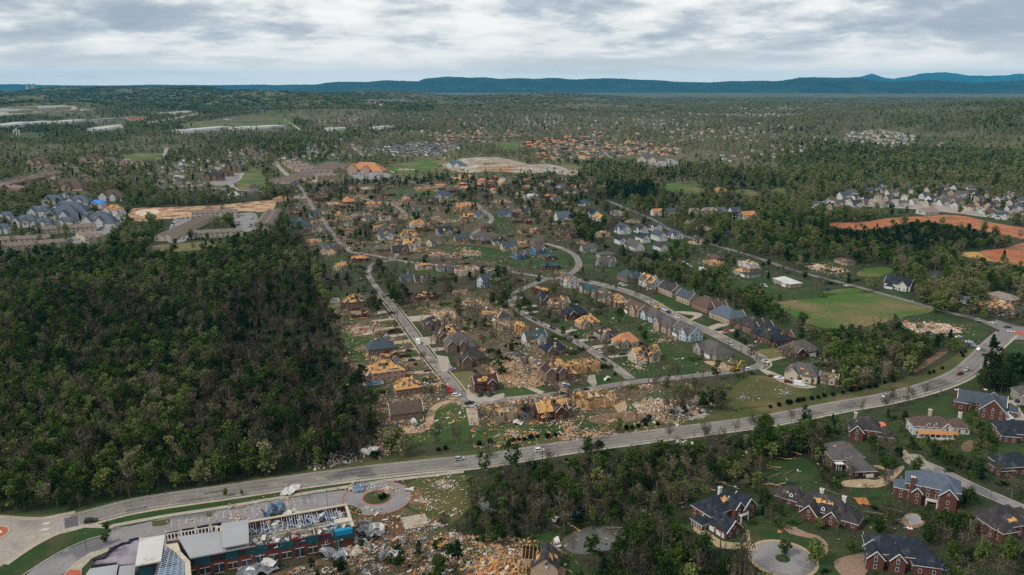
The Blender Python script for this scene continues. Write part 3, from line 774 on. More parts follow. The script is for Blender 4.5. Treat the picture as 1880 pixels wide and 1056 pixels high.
SOILS = [
    ('red_clay', [(1524, 409), (1570, 409), (1630, 401), (1694, 397), (1758, 395), (1822, 409), (1890, 421), (1890, 440), (1835, 430), (1783, 420), (1740, 412), (1681, 407), (1630, 416), (1579, 422), (1525, 415)]),
    ('red_clay', [(1797, 463), (1840, 456), (1890, 446), (1890, 488), (1850, 484), (1816, 479)]),
    ('ochre_clay', [(1755, 467), (1778, 463), (1797, 463.5), (1806, 471), (1818, 479), (1790, 475)]),
    ('torn_earth', [(236, 399), (245, 383), (300, 381), (360, 379), (420, 375), (500, 368), (505, 380), (490, 390), (440, 388), (380, 398), (355, 400), (300, 402), (258, 407)]),
    ('pale_sand', [(249, 393), (256, 386), (285, 384), (292, 391), (265, 397)]),
    ('bare_soil', [(1678, 680), (1700, 662), (1728, 642), (1740, 640), (1736, 650), (1708, 668), (1684, 684)]),
    ('bare_soil', [(1765, 815), (1785, 808), (1788, 825), (1768, 830)]),
    ('bare_soil', [(1425, 918), (1445, 909), (1450, 915), (1430, 922)]),
    ('russet_soil', [(655, 960), (715, 945), (745, 962), (740, 985), (700, 1000), (670, 985)]),
    ('russet_soil', [(690, 958), (725, 948), (742, 965), (715, 978)]),
    ('russet_soil', [(505, 1053), (548, 1044), (548, 1062), (505, 1062)]),
    ('bare_soil', [(745, 905), (770, 900), (775, 925), (748, 922)]),
    ('bare_soil', [(1030, 728), (1060, 722), (1070, 735), (1040, 742)]),
    ('bare_soil', [(1080, 765), (1170, 755), (1180, 770), (1100, 778)]),
    ('dry_grass', [(600, 560), (632, 548), (640, 560), (620, 572)]),
    ('dry_grass', [(270, 452), (330, 447), (395, 443), (390, 455), (320, 462), (270, 458)]),
    ('pale_site', [(812, 303), (835, 296), (850, 291), (905, 289), (940, 294), (975, 303), (1000, 301), (1060, 313), (1048, 323), (1010, 317), (965, 319), (900, 314), (870, 318), (830, 314)]),
    ('road_concrete', [(870, 294), (912, 291), (935, 298), (895, 301)]),
    ('road_concrete', [(985, 309), (1020, 305), (1052, 313), (1040, 320), (1010, 317)]),
    ('pale_sand', [(832, 304), (866, 301), (880, 307), (850, 312)]),
    ('red_clay', [(865, 306), (920, 300), (950, 312), (900, 316)]),
    ('dry_grass', [(1028, 302), (1050, 303), (1068, 309), (1045, 312)]),
    ('lot_asphalt', [(1168, 292), (1195, 288), (1235, 293), (1245, 302), (1205, 305)]),
    ('lot_asphalt', [(318, 405), (352, 402), (350, 412), (345, 440), (318, 446), (308, 440)]),
    ('lot_asphalt', [(432, 395), (470, 392), (468, 420), (436, 425)]),
    ('lot_asphalt', [(190, 395), (225, 385), (232, 400), (205, 425), (160, 445), (130, 446), (120, 440), (170, 420)]),
    ('lot_asphalt', [(640, 316), (700, 317), (720, 325), (660, 330)]),
    ('lot_asphalt', [(12, 350), (50, 325), (60, 325), (28, 352)]),
    ('lot_asphalt', [(370, 336), (430, 318), (442, 322), (425, 340), (375, 338)]),
    ('concrete', [(0, 200), (60, 196), (130, 194), (135, 202), (60, 208), (0, 212)]),
    ('concrete', [(165, 236), (200, 230), (225, 229), (222, 236), (185, 240)]),
    ('red_clay', [(230, 217), (262, 214), (268, 219), (240, 222)]),
    ('road_concrete', [(1500, 372), (1580, 364), (1720, 372), (1860, 392), (1840, 402), (1700, 386), (1560, 378)]),
]
for m, p in SOILS:
    ZL += 0.0006
    far = 0.25 if p[0][1] < 330 else (0.12 if p[0][1] < 380 else 0)
    sheet({'lot_asphalt': 'parking_lot', 'concrete': 'parking_lot', 'road_concrete': 'street'}.get(m, 'bare_ground'), p, m, ZL + 0.01 + far, 3)

# driveways: quads from the street to the house
DRIVES = [
    ('concrete', [(680, 575), (706, 571), (714, 574), (690, 579)]), ('concrete', [(683, 588), (722, 584), (724, 587), (684, 592)]),
    ('concrete', [(688, 604), (732, 599), (735, 602), (690, 608)]), ('concrete', [(715, 616), (742, 612), (745, 615), (716, 621)]),
    ('tan_drive', [(722, 627), (750, 624), (755, 628), (724, 633)]), ('tan_drive', [(725, 643), (762, 639), (766, 642), (727, 648)]),
    ('tan_drive', [(730, 658), (772, 655), (777, 660), (733, 664)]), ('tan_drive', [(740, 683), (792, 680), (798, 685), (745, 688)]),
    ('tan_drive', [(772, 707), (812, 701), (817, 705), (776, 712)]),
    ('concrete', [(745, 582), (790, 578), (788, 588), (755, 591)]), ('concrete', [(768, 620), (796, 618), (800, 632), (778, 634)]),
    ('concrete', [(790, 640), (822, 637), (824, 642), (794, 646)]), ('concrete', [(800, 652), (822, 655), (830, 680), (812, 684)]),
    ('concrete', [(860, 712), (866, 722), (895, 728), (925, 722), (918, 734), (870, 738), (856, 728)]),
    ('concrete', [(955, 708), (965, 705), (1000, 720), (990, 724)]), ('brick_drive', [(1010, 705), (1035, 700), (1045, 714), (1028, 720)]),
    ('road_concrete', [(1080, 690), (1092, 688), (1096, 705), (1090, 712), (1078, 700)]),
    ('concrete', [(855, 750), (875, 748), (880, 780), (862, 782)]), ('tan_drive', [(1120, 738), (1148, 735), (1152, 752), (1135, 758)]),
    ('concrete', [(1032, 608), (1052, 604), (1062, 606), (1040, 612)]), ('concrete', [(1060, 624), (1088, 621), (1090, 625), (1066, 628)]),
    ('concrete', [(1085, 636), (1120, 631), (1124, 634), (1092, 641)]), ('concrete', [(1115, 654), (1150, 650), (1154, 653), (1122, 658)]),
    ('concrete', [(955, 563), (985, 560), (987, 563), (958, 566)]), ('concrete', [(962, 573), (992, 571), (994, 573), (966, 577)]),
    ('tan_drive', [(1292, 664), (1320, 664), (1342, 672), (1348, 678), (1330, 680), (1312, 674)]),
    ('concrete', [(1240, 572), (1272, 573), (1290, 577), (1282, 584), (1262, 590), (1275, 580), (1255, 577)]),
    ('concrete', [(1300, 600), (1318, 594), (1345, 596), (1322, 601), (1306, 607)]),
    ('concrete', [(1315, 609), (1348, 604), (1352, 608), (1320, 613)]),
    ('concrete', [(1408, 661), (1436, 655), (1443, 657), (1412, 665)]),
    ('concrete', [(1395, 680), (1404, 678), (1440, 692), (1475, 704), (1500, 711), (1470, 713), (1430, 700)]),
    ('tan_drive', [(1545, 886), (1556, 882), (1592, 880), (1606, 882), (1625, 876), (1640, 864), (1655, 856), (1660, 860), (1646, 876), (1625, 892), (1600, 896), (1562, 895), (1548, 893)]),
    ('tan_drive', [(1603, 855), (1615, 855), (1632, 862), (1625, 864), (1606, 858)]),
    ('tan_drive', [(1272, 972), (1282, 965), (1305, 980), (1330, 995), (1370, 997), (1390, 1004), (1390, 1013), (1368, 1007), (1330, 1008), (1308, 1000), (1290, 986)]),
    ('brick_drive', [(1434, 962), (1446, 962), (1478, 977), (1504, 985), (1520, 1000), (1518, 1016), (1506, 1018), (1506, 1002), (1490, 990), (1450, 980)]),
    ('concrete', [(1642, 888), (1670, 880), (1676, 882), (1668, 892), (1645, 898)]),
    ('concrete', [(1838, 732), (1862, 740), (1880, 762), (1880, 782), (1862, 770), (1845, 755)]),
    ('concrete', [(1850, 735), (1880, 733), (1880, 745), (1862, 742)]),
    ('brick_drive', [(1530, 1033), (1560, 1020), (1600, 1012), (1600, 1025), (1585, 1060), (1550, 1060)]),
    ('concrete', [(735, 951), (780, 943), (790, 965), (744, 973)]),
    ('brick_drive', [(1010, 1048), (1030, 1040), (1040, 1045), (1036, 1060), (1005, 1060)]),
    ('tan_drive', [(722, 788), (760, 780), (765, 795), (735, 798)]),
    ('tan_drive', [(1370, 975), (1375, 975), (1377, 990), (1380, 1000), (1374, 1000), (1371, 988)]),
    ('tan_drive', [(1655, 830), (1662, 826), (1672, 838), (1664, 842)]),
]
for m, p in DRIVES:
    ZL += 0.0005
    sheet('driveway', p, m, ZL + 0.03, 3 if len(p) > 5 else 0)
# the cul-de-sac with its planted island
cx, cy, _ = GP(1437, 1026)
disc(cx, cy, 12.6, 0.17, 'tan_drive', 'culdesac_kerb', r_in=11.3, kerb=0.12)
disc(cx, cy, 11.3, 0.075, 'lot_asphalt', 'culdesac')
disc(cx, cy, 2.6, 0.20, 'leaf_litter', 'planting_bed', kerb=0.12)
# ponds
sheet('pond', [(1030, 1000), (1040, 985), (1065, 972), (1095, 966), (1130, 967), (1150, 975), (1154, 990), (1140, 1005), (1110, 1012), (1080, 1018), (1050, 1015)], 'pond_water', 0.10, 4)
sheet('pond', [(878, 905), (888, 897), (897, 905), (898, 925), (895, 940), (882, 938)], 'pond_water', 0.095, 4)
sheet('pond', [(1680, 505), (1700, 500), (1730, 499), (1728, 509), (1700, 511)], 'pond_water', 0.1, 4)
sheet('pool_deck', [(606, 548), (622, 547), (624, 553), (606, 556)], 'pale_sand', 0.09)
sheet('pool_deck', [(1655, 958), (1665, 943), (1690, 945), (1700, 955), (1690, 968), (1668, 968)], 'brick_drive', 0.09, 3)

# ------------------------------------------------------------------ school grounds
sheet('school_parking', [(206, 969), (240, 966), (300, 952), (420, 934), (560, 910), (600, 904), (636, 900), (645, 912), (640, 928), (600, 938), (455, 985), (300, 1012), (252, 1012), (235, 995), (206, 1004), (160, 1024), (120, 1050), (100, 1064), (40, 1064), (66, 1040), (120, 1010), (170, 990), (205, 981)], 'lot_asphalt', 0.06)
structure(link('pavement', (lambda k: (strip(k, path_world([(206, 968.5), (300, 951), (420, 932.5), (560, 908.5), (640, 896), (700, 886), (780, 877), (852, 868)], 6), -0.2, 2.2, 0.2, kerb=0.14), k.mesh('pavement', ['concrete']))[1])(MB())))
structure(link('kerb', (lambda k: (strip(k, path_world([(205, 972), (203, 980), (165, 990), (118, 1010), (70, 1038), (40, 1058)], 6), -0.25, 0.25, 0.2, kerb=0.14), k.mesh('kerb', ['concrete']))[1])(MB())))
tcx, tcy, _ = GP(692, 914)
disc(tcx, tcy, 14.2, 0.075, 'lot_asphalt', 'turning_circle', seg=64)
disc(tcx, tcy, 14.6, 0.20, 'red_pavers', 'turning_circle_kerb', seg=64, r_in=14.2, kerb=0.12)
disc(tcx, tcy, 6.2, 0.22, 'red_pavers', 'island_kerb', r_in=5.7, kerb=0.15)
disc(tcx, tcy, 5.7, 0.16, 'lush_grass', 'island_lawn')
sheet('lawn', [(627, 926), (645, 928), (665, 936), (664, 945), (640, 950), (632, 940)], 'lush_grass', 0.115)
sheet('planting_strip', [(279, 958), (311, 953), (312, 960), (301, 965), (280, 967)], 'verge_grass', 0.21)
sheet('planting_strip', [(379, 942), (388, 941), (389, 948), (380, 950)], 'verge_grass', 0.21)
sheet('pavement', [(110, 1062), (135, 1035), (165, 1015), (200, 1006), (200, 1012), (168, 1026), (150, 1045), (150, 1062)], 'concrete', 0.13)
sheet('paver_court', [(115, 1060), (128, 1047), (148, 1047), (150, 1060)], 'red_pavers', 0.14)
mk = MB()                                         # parking bay lines
a, b = np.array(GP(315, 958)[:2]), np.array(GP(600, 911)[:2])
dd = (b - a) / np.linalg.norm(b - a); nn = np.array([-dd[1], dd[0]])
L = np.linalg.norm(b - a)
for k in range(int(L / 2.8)):
    p = a + dd * k * 2.8 - nn * 1.6
    mk.box((p[0], p[1], 0.068), (0.12, 5.0, 0.008), rot=math.atan2(dd[1], dd[0]))
structure(link('parking_lines', mk.mesh('parking_lines', ['road_paint'])))


# ------------------------------------------------------------------ mountains on the horizon
def ridge(name, prof, dist, base_py, depth, seed, label_mat='mountain_forest', rough=1.0):
    rg = np.random.default_rng(seed)
    px = np.arange(prof[0][0], prof[-1][0] + 1, 4.0)
    py = np.interp(px, [p[0] for p in prof], [p[1] for p in prof])
    az = np.arctan2(px - 940, FOC * CP + (528 - py) * SP)
    b_ = 528 - py
    crest = CAM_H + dist * (b_ * CP - FOC * SP) / (FOC * CP + b_ * SP)
    nv = 40
    t = np.linspace(0, 1, nv)
    A, T = np.meshgrid(az, t)
    rr = dist + (T - 0.55) * depth
    env = np.where(T < 0.55, (T / 0.55) ** 1.15, np.clip(1 - (T - 0.55) / 0.45, 0, 1) ** 0.8)
    x = rr * np.tan(A); y = rr
    nz = np.zeros_like(x)
    for o in range(5):
        f = 0.0011 * 2 ** o; ph = rg.uniform(0, 6.3, 4); th = rg.uniform(0, 6.3)
        nz += np.sin((x * math.cos(th) + y * math.sin(th)) * f + ph[0] + 1.7 * np.sin(x * f * 0.6 + ph[2])) * np.sin((y * math.cos(th) - x * math.sin(th)) * f * 1.2 + ph[1]) / 1.7 ** o
    spur = (1 + 0.24 * nz * (1 - (2 * np.abs(T - 0.55)) ** 2) * np.clip(np.abs(T - 0.55) * 4, 0.12, 1) * 2.0)
    z = np.maximum(crest, 8)[None, :] * env * spur + rg.normal(0, 2.2 * rough, x.shape) * (env > 0.05) - 3
    n1 = len(px)
    v = np.stack([x.ravel(), y.ravel(), z.ravel()], 1)
    f = [(i * n1 + j, i * n1 + j + 1, (i + 1) * n1 + j + 1, (i + 1) * n1 + j) for i in range(nv - 1) for j in range(n1 - 1)]
    me = bpy.data.meshes.new(name); me.from_pydata(v.tolist(), [], f)
    me.materials.append(MATS[label_mat]); me.polygons.foreach_set('use_smooth', [True] * len(f)); me.update()
    structure(link(name, me))


ridge('mountain_ridge', [(540, 160), (570, 156), (600, 151), (620, 148.5), (650, 149), (680, 148.5), (710, 146), (740, 147), (768, 149), (780, 144), (812, 141.5), (850, 142), (890, 143), (920, 145), (950, 143), (985, 144), (1020, 142.5), (1060, 145.5), (1100, 143.5), (1140, 143), (1180, 145), (1220, 147), (1260, 149), (1300, 151), (1340, 148), (1400, 147), (1450, 149), (1500, 152), (1540, 152)], 20000, 175, 5200, 3)
ridge('mountain_ridge', [(1380, 156), (1410, 150), (1440, 145.5), (1466, 141), (1500, 140.5), (1540, 141), (1575, 140), (1600, 146), (1625, 150), (1660, 150), (1700, 156)], 18600, 175, 4000, 4)
ridge('mountain_ridge', [(1560, 156), (1590, 152), (1640, 149), (1700, 148), (1750, 149), (1790, 152), (1830, 150), (1880, 148), (1960, 147), (2060, 150)], 17400, 175, 3600, 6)
ridge('far_mountains', [(1560, 146), (1590, 138), (1606, 137), (1625, 143), (1640, 145), (1665, 140), (1690, 134), (1720, 132.5), (1745, 132), (1770, 135), (1810, 137), (1850, 138), (1880, 135), (1960, 139), (2050, 146)], 31500, 160, 4000, 8)
ridge('far_hills', [(-200, 158), (-60, 156.5), (30, 155), (90, 156), (160, 156.5), (230, 156), (300, 155.5), (360, 155.5), (420, 156), (500, 156), (560, 155), (620, 154.5), (680, 158)], 24000, 158, 4000, 9)


# ------------------------------------------------------------------ houses
RUB = ['raw_lumber', 'pale_lumber', 'orange_wood', 'white_debris', 'grey_debris', 'dark_debris', 'pink_debris', 'blue_debris', 'drywall']
RUBW = [0.21, 0.17, 0.20, 0.11, 0.07, 0.13, 0.05, 0.02, 0.04]


def rub_pieces(mb, n, pos, big=1.0, weights=RUBW, rr=R):
    """Boards, sheets and blocks lying about; pos() gives x, y, z."""
    for _ in range(n):
        x, y, z = pos()
        k = rr.random()
        if k < 0.5: s = (rr.uniform(1.0, 3.6) * big, rr.uniform(0.12, 0.3), rr.uniform(0.05, 0.14))
        elif k < 0.85: s = (rr.uniform(0.7, 2.4) * big, rr.uniform(0.6, 1.3) * big, rr.uniform(0.03, 0.1))
        else: s = (rr.uniform(0.4, 0.9) * big, rr.uniform(0.3, 0.8) * big, rr.uniform(0.25, 0.6))
        m = rr.choices(range(len(RUB)), weights)[0]
        tl = rr.gauss(0, 0.16 + 0.25 * min(1.0, z))
        mb.box((x, y, z + abs(math.sin(tl)) * s[0] * 0.4 + s[2] * 0.5), s, rot=rr.uniform(0, math.pi), m=m, bottom=False, tilt=(rr.gauss(0, 0.12), tl))


def wall_ring(mb, cx, cy, w, d, h, th=0.2, m=0, jag=None):
    x0, x1, y0, y1 = cx - w / 2, cx + w / 2, cy - d / 2, cy + d / 2
    if jag is None:
        mb.box((cx, cy, h / 2), (w, d, h), m=m, bottom=False, top=False)
        return
    segs = [((x0, y0), (x1, y0)), ((x1, y0), (x1, y1)), ((x1, y1), (x0, y1)), ((x0, y1), (x0, y0))]
    for a, b in segs:                              # broken walls: short lengths of uneven height
        L = math.hypot(b[0] - a[0], b[1] - a[1]); n = max(1, int(L / 2.6)); r = math.atan2(b[1] - a[1], b[0] - a[0])
        for i in range(n):
            hh = h * jag()
            if hh < 0.3: continue
            mb.cut()
            t = (i + 0.5) / n
            mb.box((a[0] + (b[0] - a[0]) * t, a[1] + (b[1] - a[1]) * t, hh / 2), (L / n - 0.004, th, hh), rot=r, m=m, bottom=False)


class Wing:
    """One block of a house: a plan rectangle, an eaves height and a hip or gable roof whose ridge runs along x or y."""
    def __init__(self, cx, cy, w, d, h, kind='hip', p=0.6, ax='x', z0=0.0):
        self.cx, self.cy, self.w, self.d, self.h, self.kind, self.p, self.ax, self.z0 = cx, cy, w, d, h, kind, p, ax, z0

    def slopes(self, o=0.45):
        L, S = (self.w, self.d) if self.ax == 'x' else (self.d, self.w)
        hz, ez = self.h + S / 2 * self.p, self.h - o * self.p
        a, b = L / 2 + o, S / 2 + o
        def P(u, v, z):
            return (self.cx + u, self.cy + v, z) if self.ax == 'x' else (self.cx - v, self.cy + u, z)
        if self.kind == 'gable':
            return [[P(-a, -b, ez), P(a, -b, ez), P(a, 0, hz), P(-a, 0, hz)], [P(a, b, ez), P(-a, b, ez), P(-a, 0, hz), P(a, 0, hz)]]
        if self.kind == 'shed':
            return [[P(-a, -b, ez), P(a, -b, ez), P(a, b, hz), P(-a, b, hz)]]
        if self.kind == 'flat':
            return [[P(-a, -b, self.h + 0.25), P(a, -b, self.h + 0.25), P(a, b, self.h + 0.25), P(-a, b, self.h + 0.25)]]
        r = max(L / 2 - S / 2, 0.3)
        return [[P(-a, -b, ez), P(a, -b, ez), P(r, 0, hz), P(-r, 0, hz)], [P(a, b, ez), P(-a, b, ez), P(-r, 0, hz), P(r, 0, hz)],
                [P(a, -b, ez), P(a, b, ez), P(r, 0, hz)], [P(-a, b, ez), P(-a, -b, ez), P(-r, 0, hz)]]

    def gables(self):
        if self.kind not in ('gable', 'shed'): return []
        L, S = (self.w, self.d) if self.ax == 'x' else (self.d, self.w)
        hz = self.h + S / 2 * self.p - 0.05
        def P(u, v, z):
            return (self.cx + u, self.cy + v, z) if self.ax == 'x' else (self.cx - v, self.cy + u, z)
        if self.kind == 'shed': return []
        return [[P(s * L / 2, -S / 2, self.h), P(s * L / 2, S / 2, self.h), P(s * L / 2, 0, hz)] for s in (1, -1)]

    def rakes(self, o=0.45):
        L, S = (self.w, self.d) if self.ax == 'x' else (self.d, self.w)
        a, b = L / 2 + o + 0.04, S / 2 + o
        hz, ez = self.h + S / 2 * self.p, self.h - o * self.p
        def P(u, v, z):
            return Vector((self.cx + u, self.cy + v, z)) if self.ax == 'x' else Vector((self.cx - v, self.cy + u, z))
        return [(P(s * a, e * b, ez), P(s * a, 0, hz)) for s in (1, -1) for e in (1, -1)]


def layout(style, W, D, h, r):
    """Blocks that make up a house of the given style within W by D metres; front towards -y."""
    p = r.uniform(0.78, 1.0)
    if style == 'hip':
        return [Wing(0, 0.08 * D, W, D * 0.80, h, 'hip', p), Wing(-W * 0.24, -D * 0.26, W * 0.34, D * 0.46, h - 0.13, 'gable', p * 1.1, 'y'), Wing(W * 0.22, -D * 0.24, W * 0.26, D * 0.40, h - 0.2, 'hip', p, 'y')]
    if style == 'gable':
        return [Wing(0, 0.06 * D, W, D * 0.74, h, 'gable', p), Wing(W * 0.22, -D * 0.22, W * 0.36, D * 0.50, h - 0.13, 'gable', p * 1.1, 'y'), Wing(-W * 0.28, -D * 0.28, W * 0.30, D * 0.3, h * 0.55, 'hip', p, 'y')]
    if style == 'big':
        return [Wing(0, 0.10 * D, W * 0.78, D * 0.72, h, 'hip', p), Wing(-W * 0.30, -D * 0.16, W * 0.30, D * 0.62, h - 0.15, 'gable', p * 1.1, 'y'), Wing(W * 0.36, -D * 0.06, W * 0.28, D * 0.80, h * 0.6, 'hip', p, 'y'), Wing(W * 0.06, -D * 0.30, W * 0.22, D * 0.34, h - 0.3, 'gable', p * 1.2, 'y')]
    if style == 'ranch':
        return [Wing(0, 0, W, D * 0.75, h, 'hip', 0.42), Wing(W * 0.24, -D * 0.2, W * 0.3, D * 0.55, h - 0.12, 'hip', 0.42, 'y')]
    if style == 'plain':
        return [Wing(0, 0, W, D, h, 'gable', 0.55)]
    if style == 'flat':
        return [Wing(0, 0, W, D, h, 'flat')]
    return [Wing(0, 0, W, D, h, 'hip', 0.6)]


WIN_ME, GLASS_ME, DOOR_ME, GAR_ME, CHIM = {}, {}, None, None, {}


def window_mesh(w, h):
    k = (round(w, 1), round(h, 1))
    if k not in WIN_ME:
        m = MB(); t = 0.14
        for c, s in (((0, 0, h / 2 - t / 2), (w, 0.1, t)), ((0, 0, -h / 2 + t / 2), (w, 0.14, t)), ((-w / 2 + t / 2, 0, 0), (t, 0.1, h - 2 * t)), ((w / 2 - t / 2, 0, 0), (t, 0.1, h - 2 * t))): m.box(c, s)
        WIN_ME[k] = m.mesh('window', ['window_trim'])
        g = MB(); g.box((0, 0.01, 0), (w - 2 * t, 0.04, h - 2 * t)); GLASS_ME[k] = g.mesh('pane', ['window_glass'])
    return WIN_ME[k], GLASS_ME[k]


def add_window(root, x, y, z, rz, w=1.1, h=1.5, pane=True):
    a, b = window_mesh(w, h)
    o = link('window', a, root, (x, y, z), rz)
    link('pane', b, o)
    return o


_g = MB(); _g.box((0, 0, 1.15), (4.8, 0.08, 2.3))
for _z in (0.55, 1.15, 1.75): _g.box((0, -0.05, _z), (4.7, 0.03, 0.06), m=1)
GAR_ME = None
_d = MB(); _d.box((0, 0, 1.05), (1.1, 0.1, 2.1))


def get_static():
    global GAR_ME, DOOR_ME
    GAR_ME = _g.mesh('garage_door', ['white_trim', 'grey_debris'])
    DOOR_ME = _d.mesh('door', ['door_wood'])


get_static()


def chimney(root, x, y, z0, z1, m, w=1.3):
    c = MB(); c.box((0, 0, (z0 + z1) / 2), (w, w * 0.8, z1 - z0), m=0); c.box((0, 0, z1 + 0.08), (w + 0.25, w * 0.8 + 0.25, 0.2), m=1); c.box((0, 0, z1 + 0.32), (w * 0.5, w * 0.4, 0.32), m=2)
    return link('chimney', c.mesh('chimney', [m, 'white_trim', 'orange_wood']), root, (x, y, 0))


def patch(slope, r, size, lift=0.07):
    """A torn area of roof: an uneven polygon lying just proud of a slope."""
    P = [Vector(p) for p in slope]
    q = P if len(P) == 4 else [P[0], P[1], P[2], P[2]]
    u0, v0 = r.uniform(0.25, 0.75), r.uniform(0.25, 0.7)
    nrm = (P[1] - P[0]).cross(P[2] - P[0]).normalized()
    if nrm.z < 0: nrm = -nrm
    out = []
    Lu, Lv = (q[1] - q[0]).length, (q[3] - q[0]).length
    a1, b1 = size * r.uniform(0.7, 1.5), size * r.uniform(0.5, 1.0)
    for (cu, cv) in ((-1, -1), (-0.2, -1), (0.1, -0.8), (1, -1), (1, 0.1), (0.8, 0.3), (1, 1), (0.1, 1), (-0.3, 0.75), (-1, 1), (-0.85, 0)):
        u = min(0.97, max(0.03, u0 + (cu + r.uniform(-0.22, 0.22)) * a1 / Lu)); v = min(0.95, max(0.04, v0 + (cv + r.uniform(-0.22, 0.22)) * b1 / Lv))
        a = q[0].lerp(q[1], u); b = q[3].lerp(q[2], u)
        out.append(a.lerp(b, v) + nrm * lift)
    return out


def rafters(mb, slope, r, keep=0.8, m=0):
    P = [Vector(p) for p in slope]
    top = P[3] if len(P) == 4 else P[2]
    n = max(2, int((P[1] - P[0]).length / 1.3))
    for i in range(n + 1):
        if r.random() > keep: continue
        t = i / n
        a = P[0].lerp(P[1], t); b = (P[3] if len(P) == 4 else P[2]).lerp(P[2], t)
        mb.cut(); mb.tube([a, b], 0.09, 4, m)


def torn(sh, ply, slope, r, keep, bare):
    """A slope in panels: some still shingled, some bare decking, some gone."""
    P = [Vector(p) for p in slope]
    q = P if len(P) == 4 else [P[0], P[1], P[2], P[2]]
    nu = max(2, int((q[1] - q[0]).length / 2.7)); nv = max(2, int((q[2] - q[1]).length / 2.4))
    def at(u, v): return q[0].lerp(q[1], u).lerp(q[3].lerp(q[2], u), v)
    for i in range(nu):
        for j in range(nv):
            k = r.random()
            if k > keep + bare: continue
            a = [at(i / nu, j / nv), at((i + 1) / nu - 0.003, j / nv), at((i + 1) / nu - 0.003, (j + 1) / nv - 0.003), at(i / nu, (j + 1) / nv - 0.003)]
            if (a[2] - a[3]).length < 0.05: a = a[:3]
            m = sh if k < keep else ply
            m.cut(); m.slab(a, 0.2 if k < keep else 0.13)


def face_cam(x, y, ang, wx, wy, nx, ny):
    ca, sa = math.cos(ang), math.sin(ang)
    gx, gy = nx * ca - ny * sa, nx * sa + ny * ca
    return gx * (0 - x) + gy * (0 - y) > 0


ALL_HOUSES = []


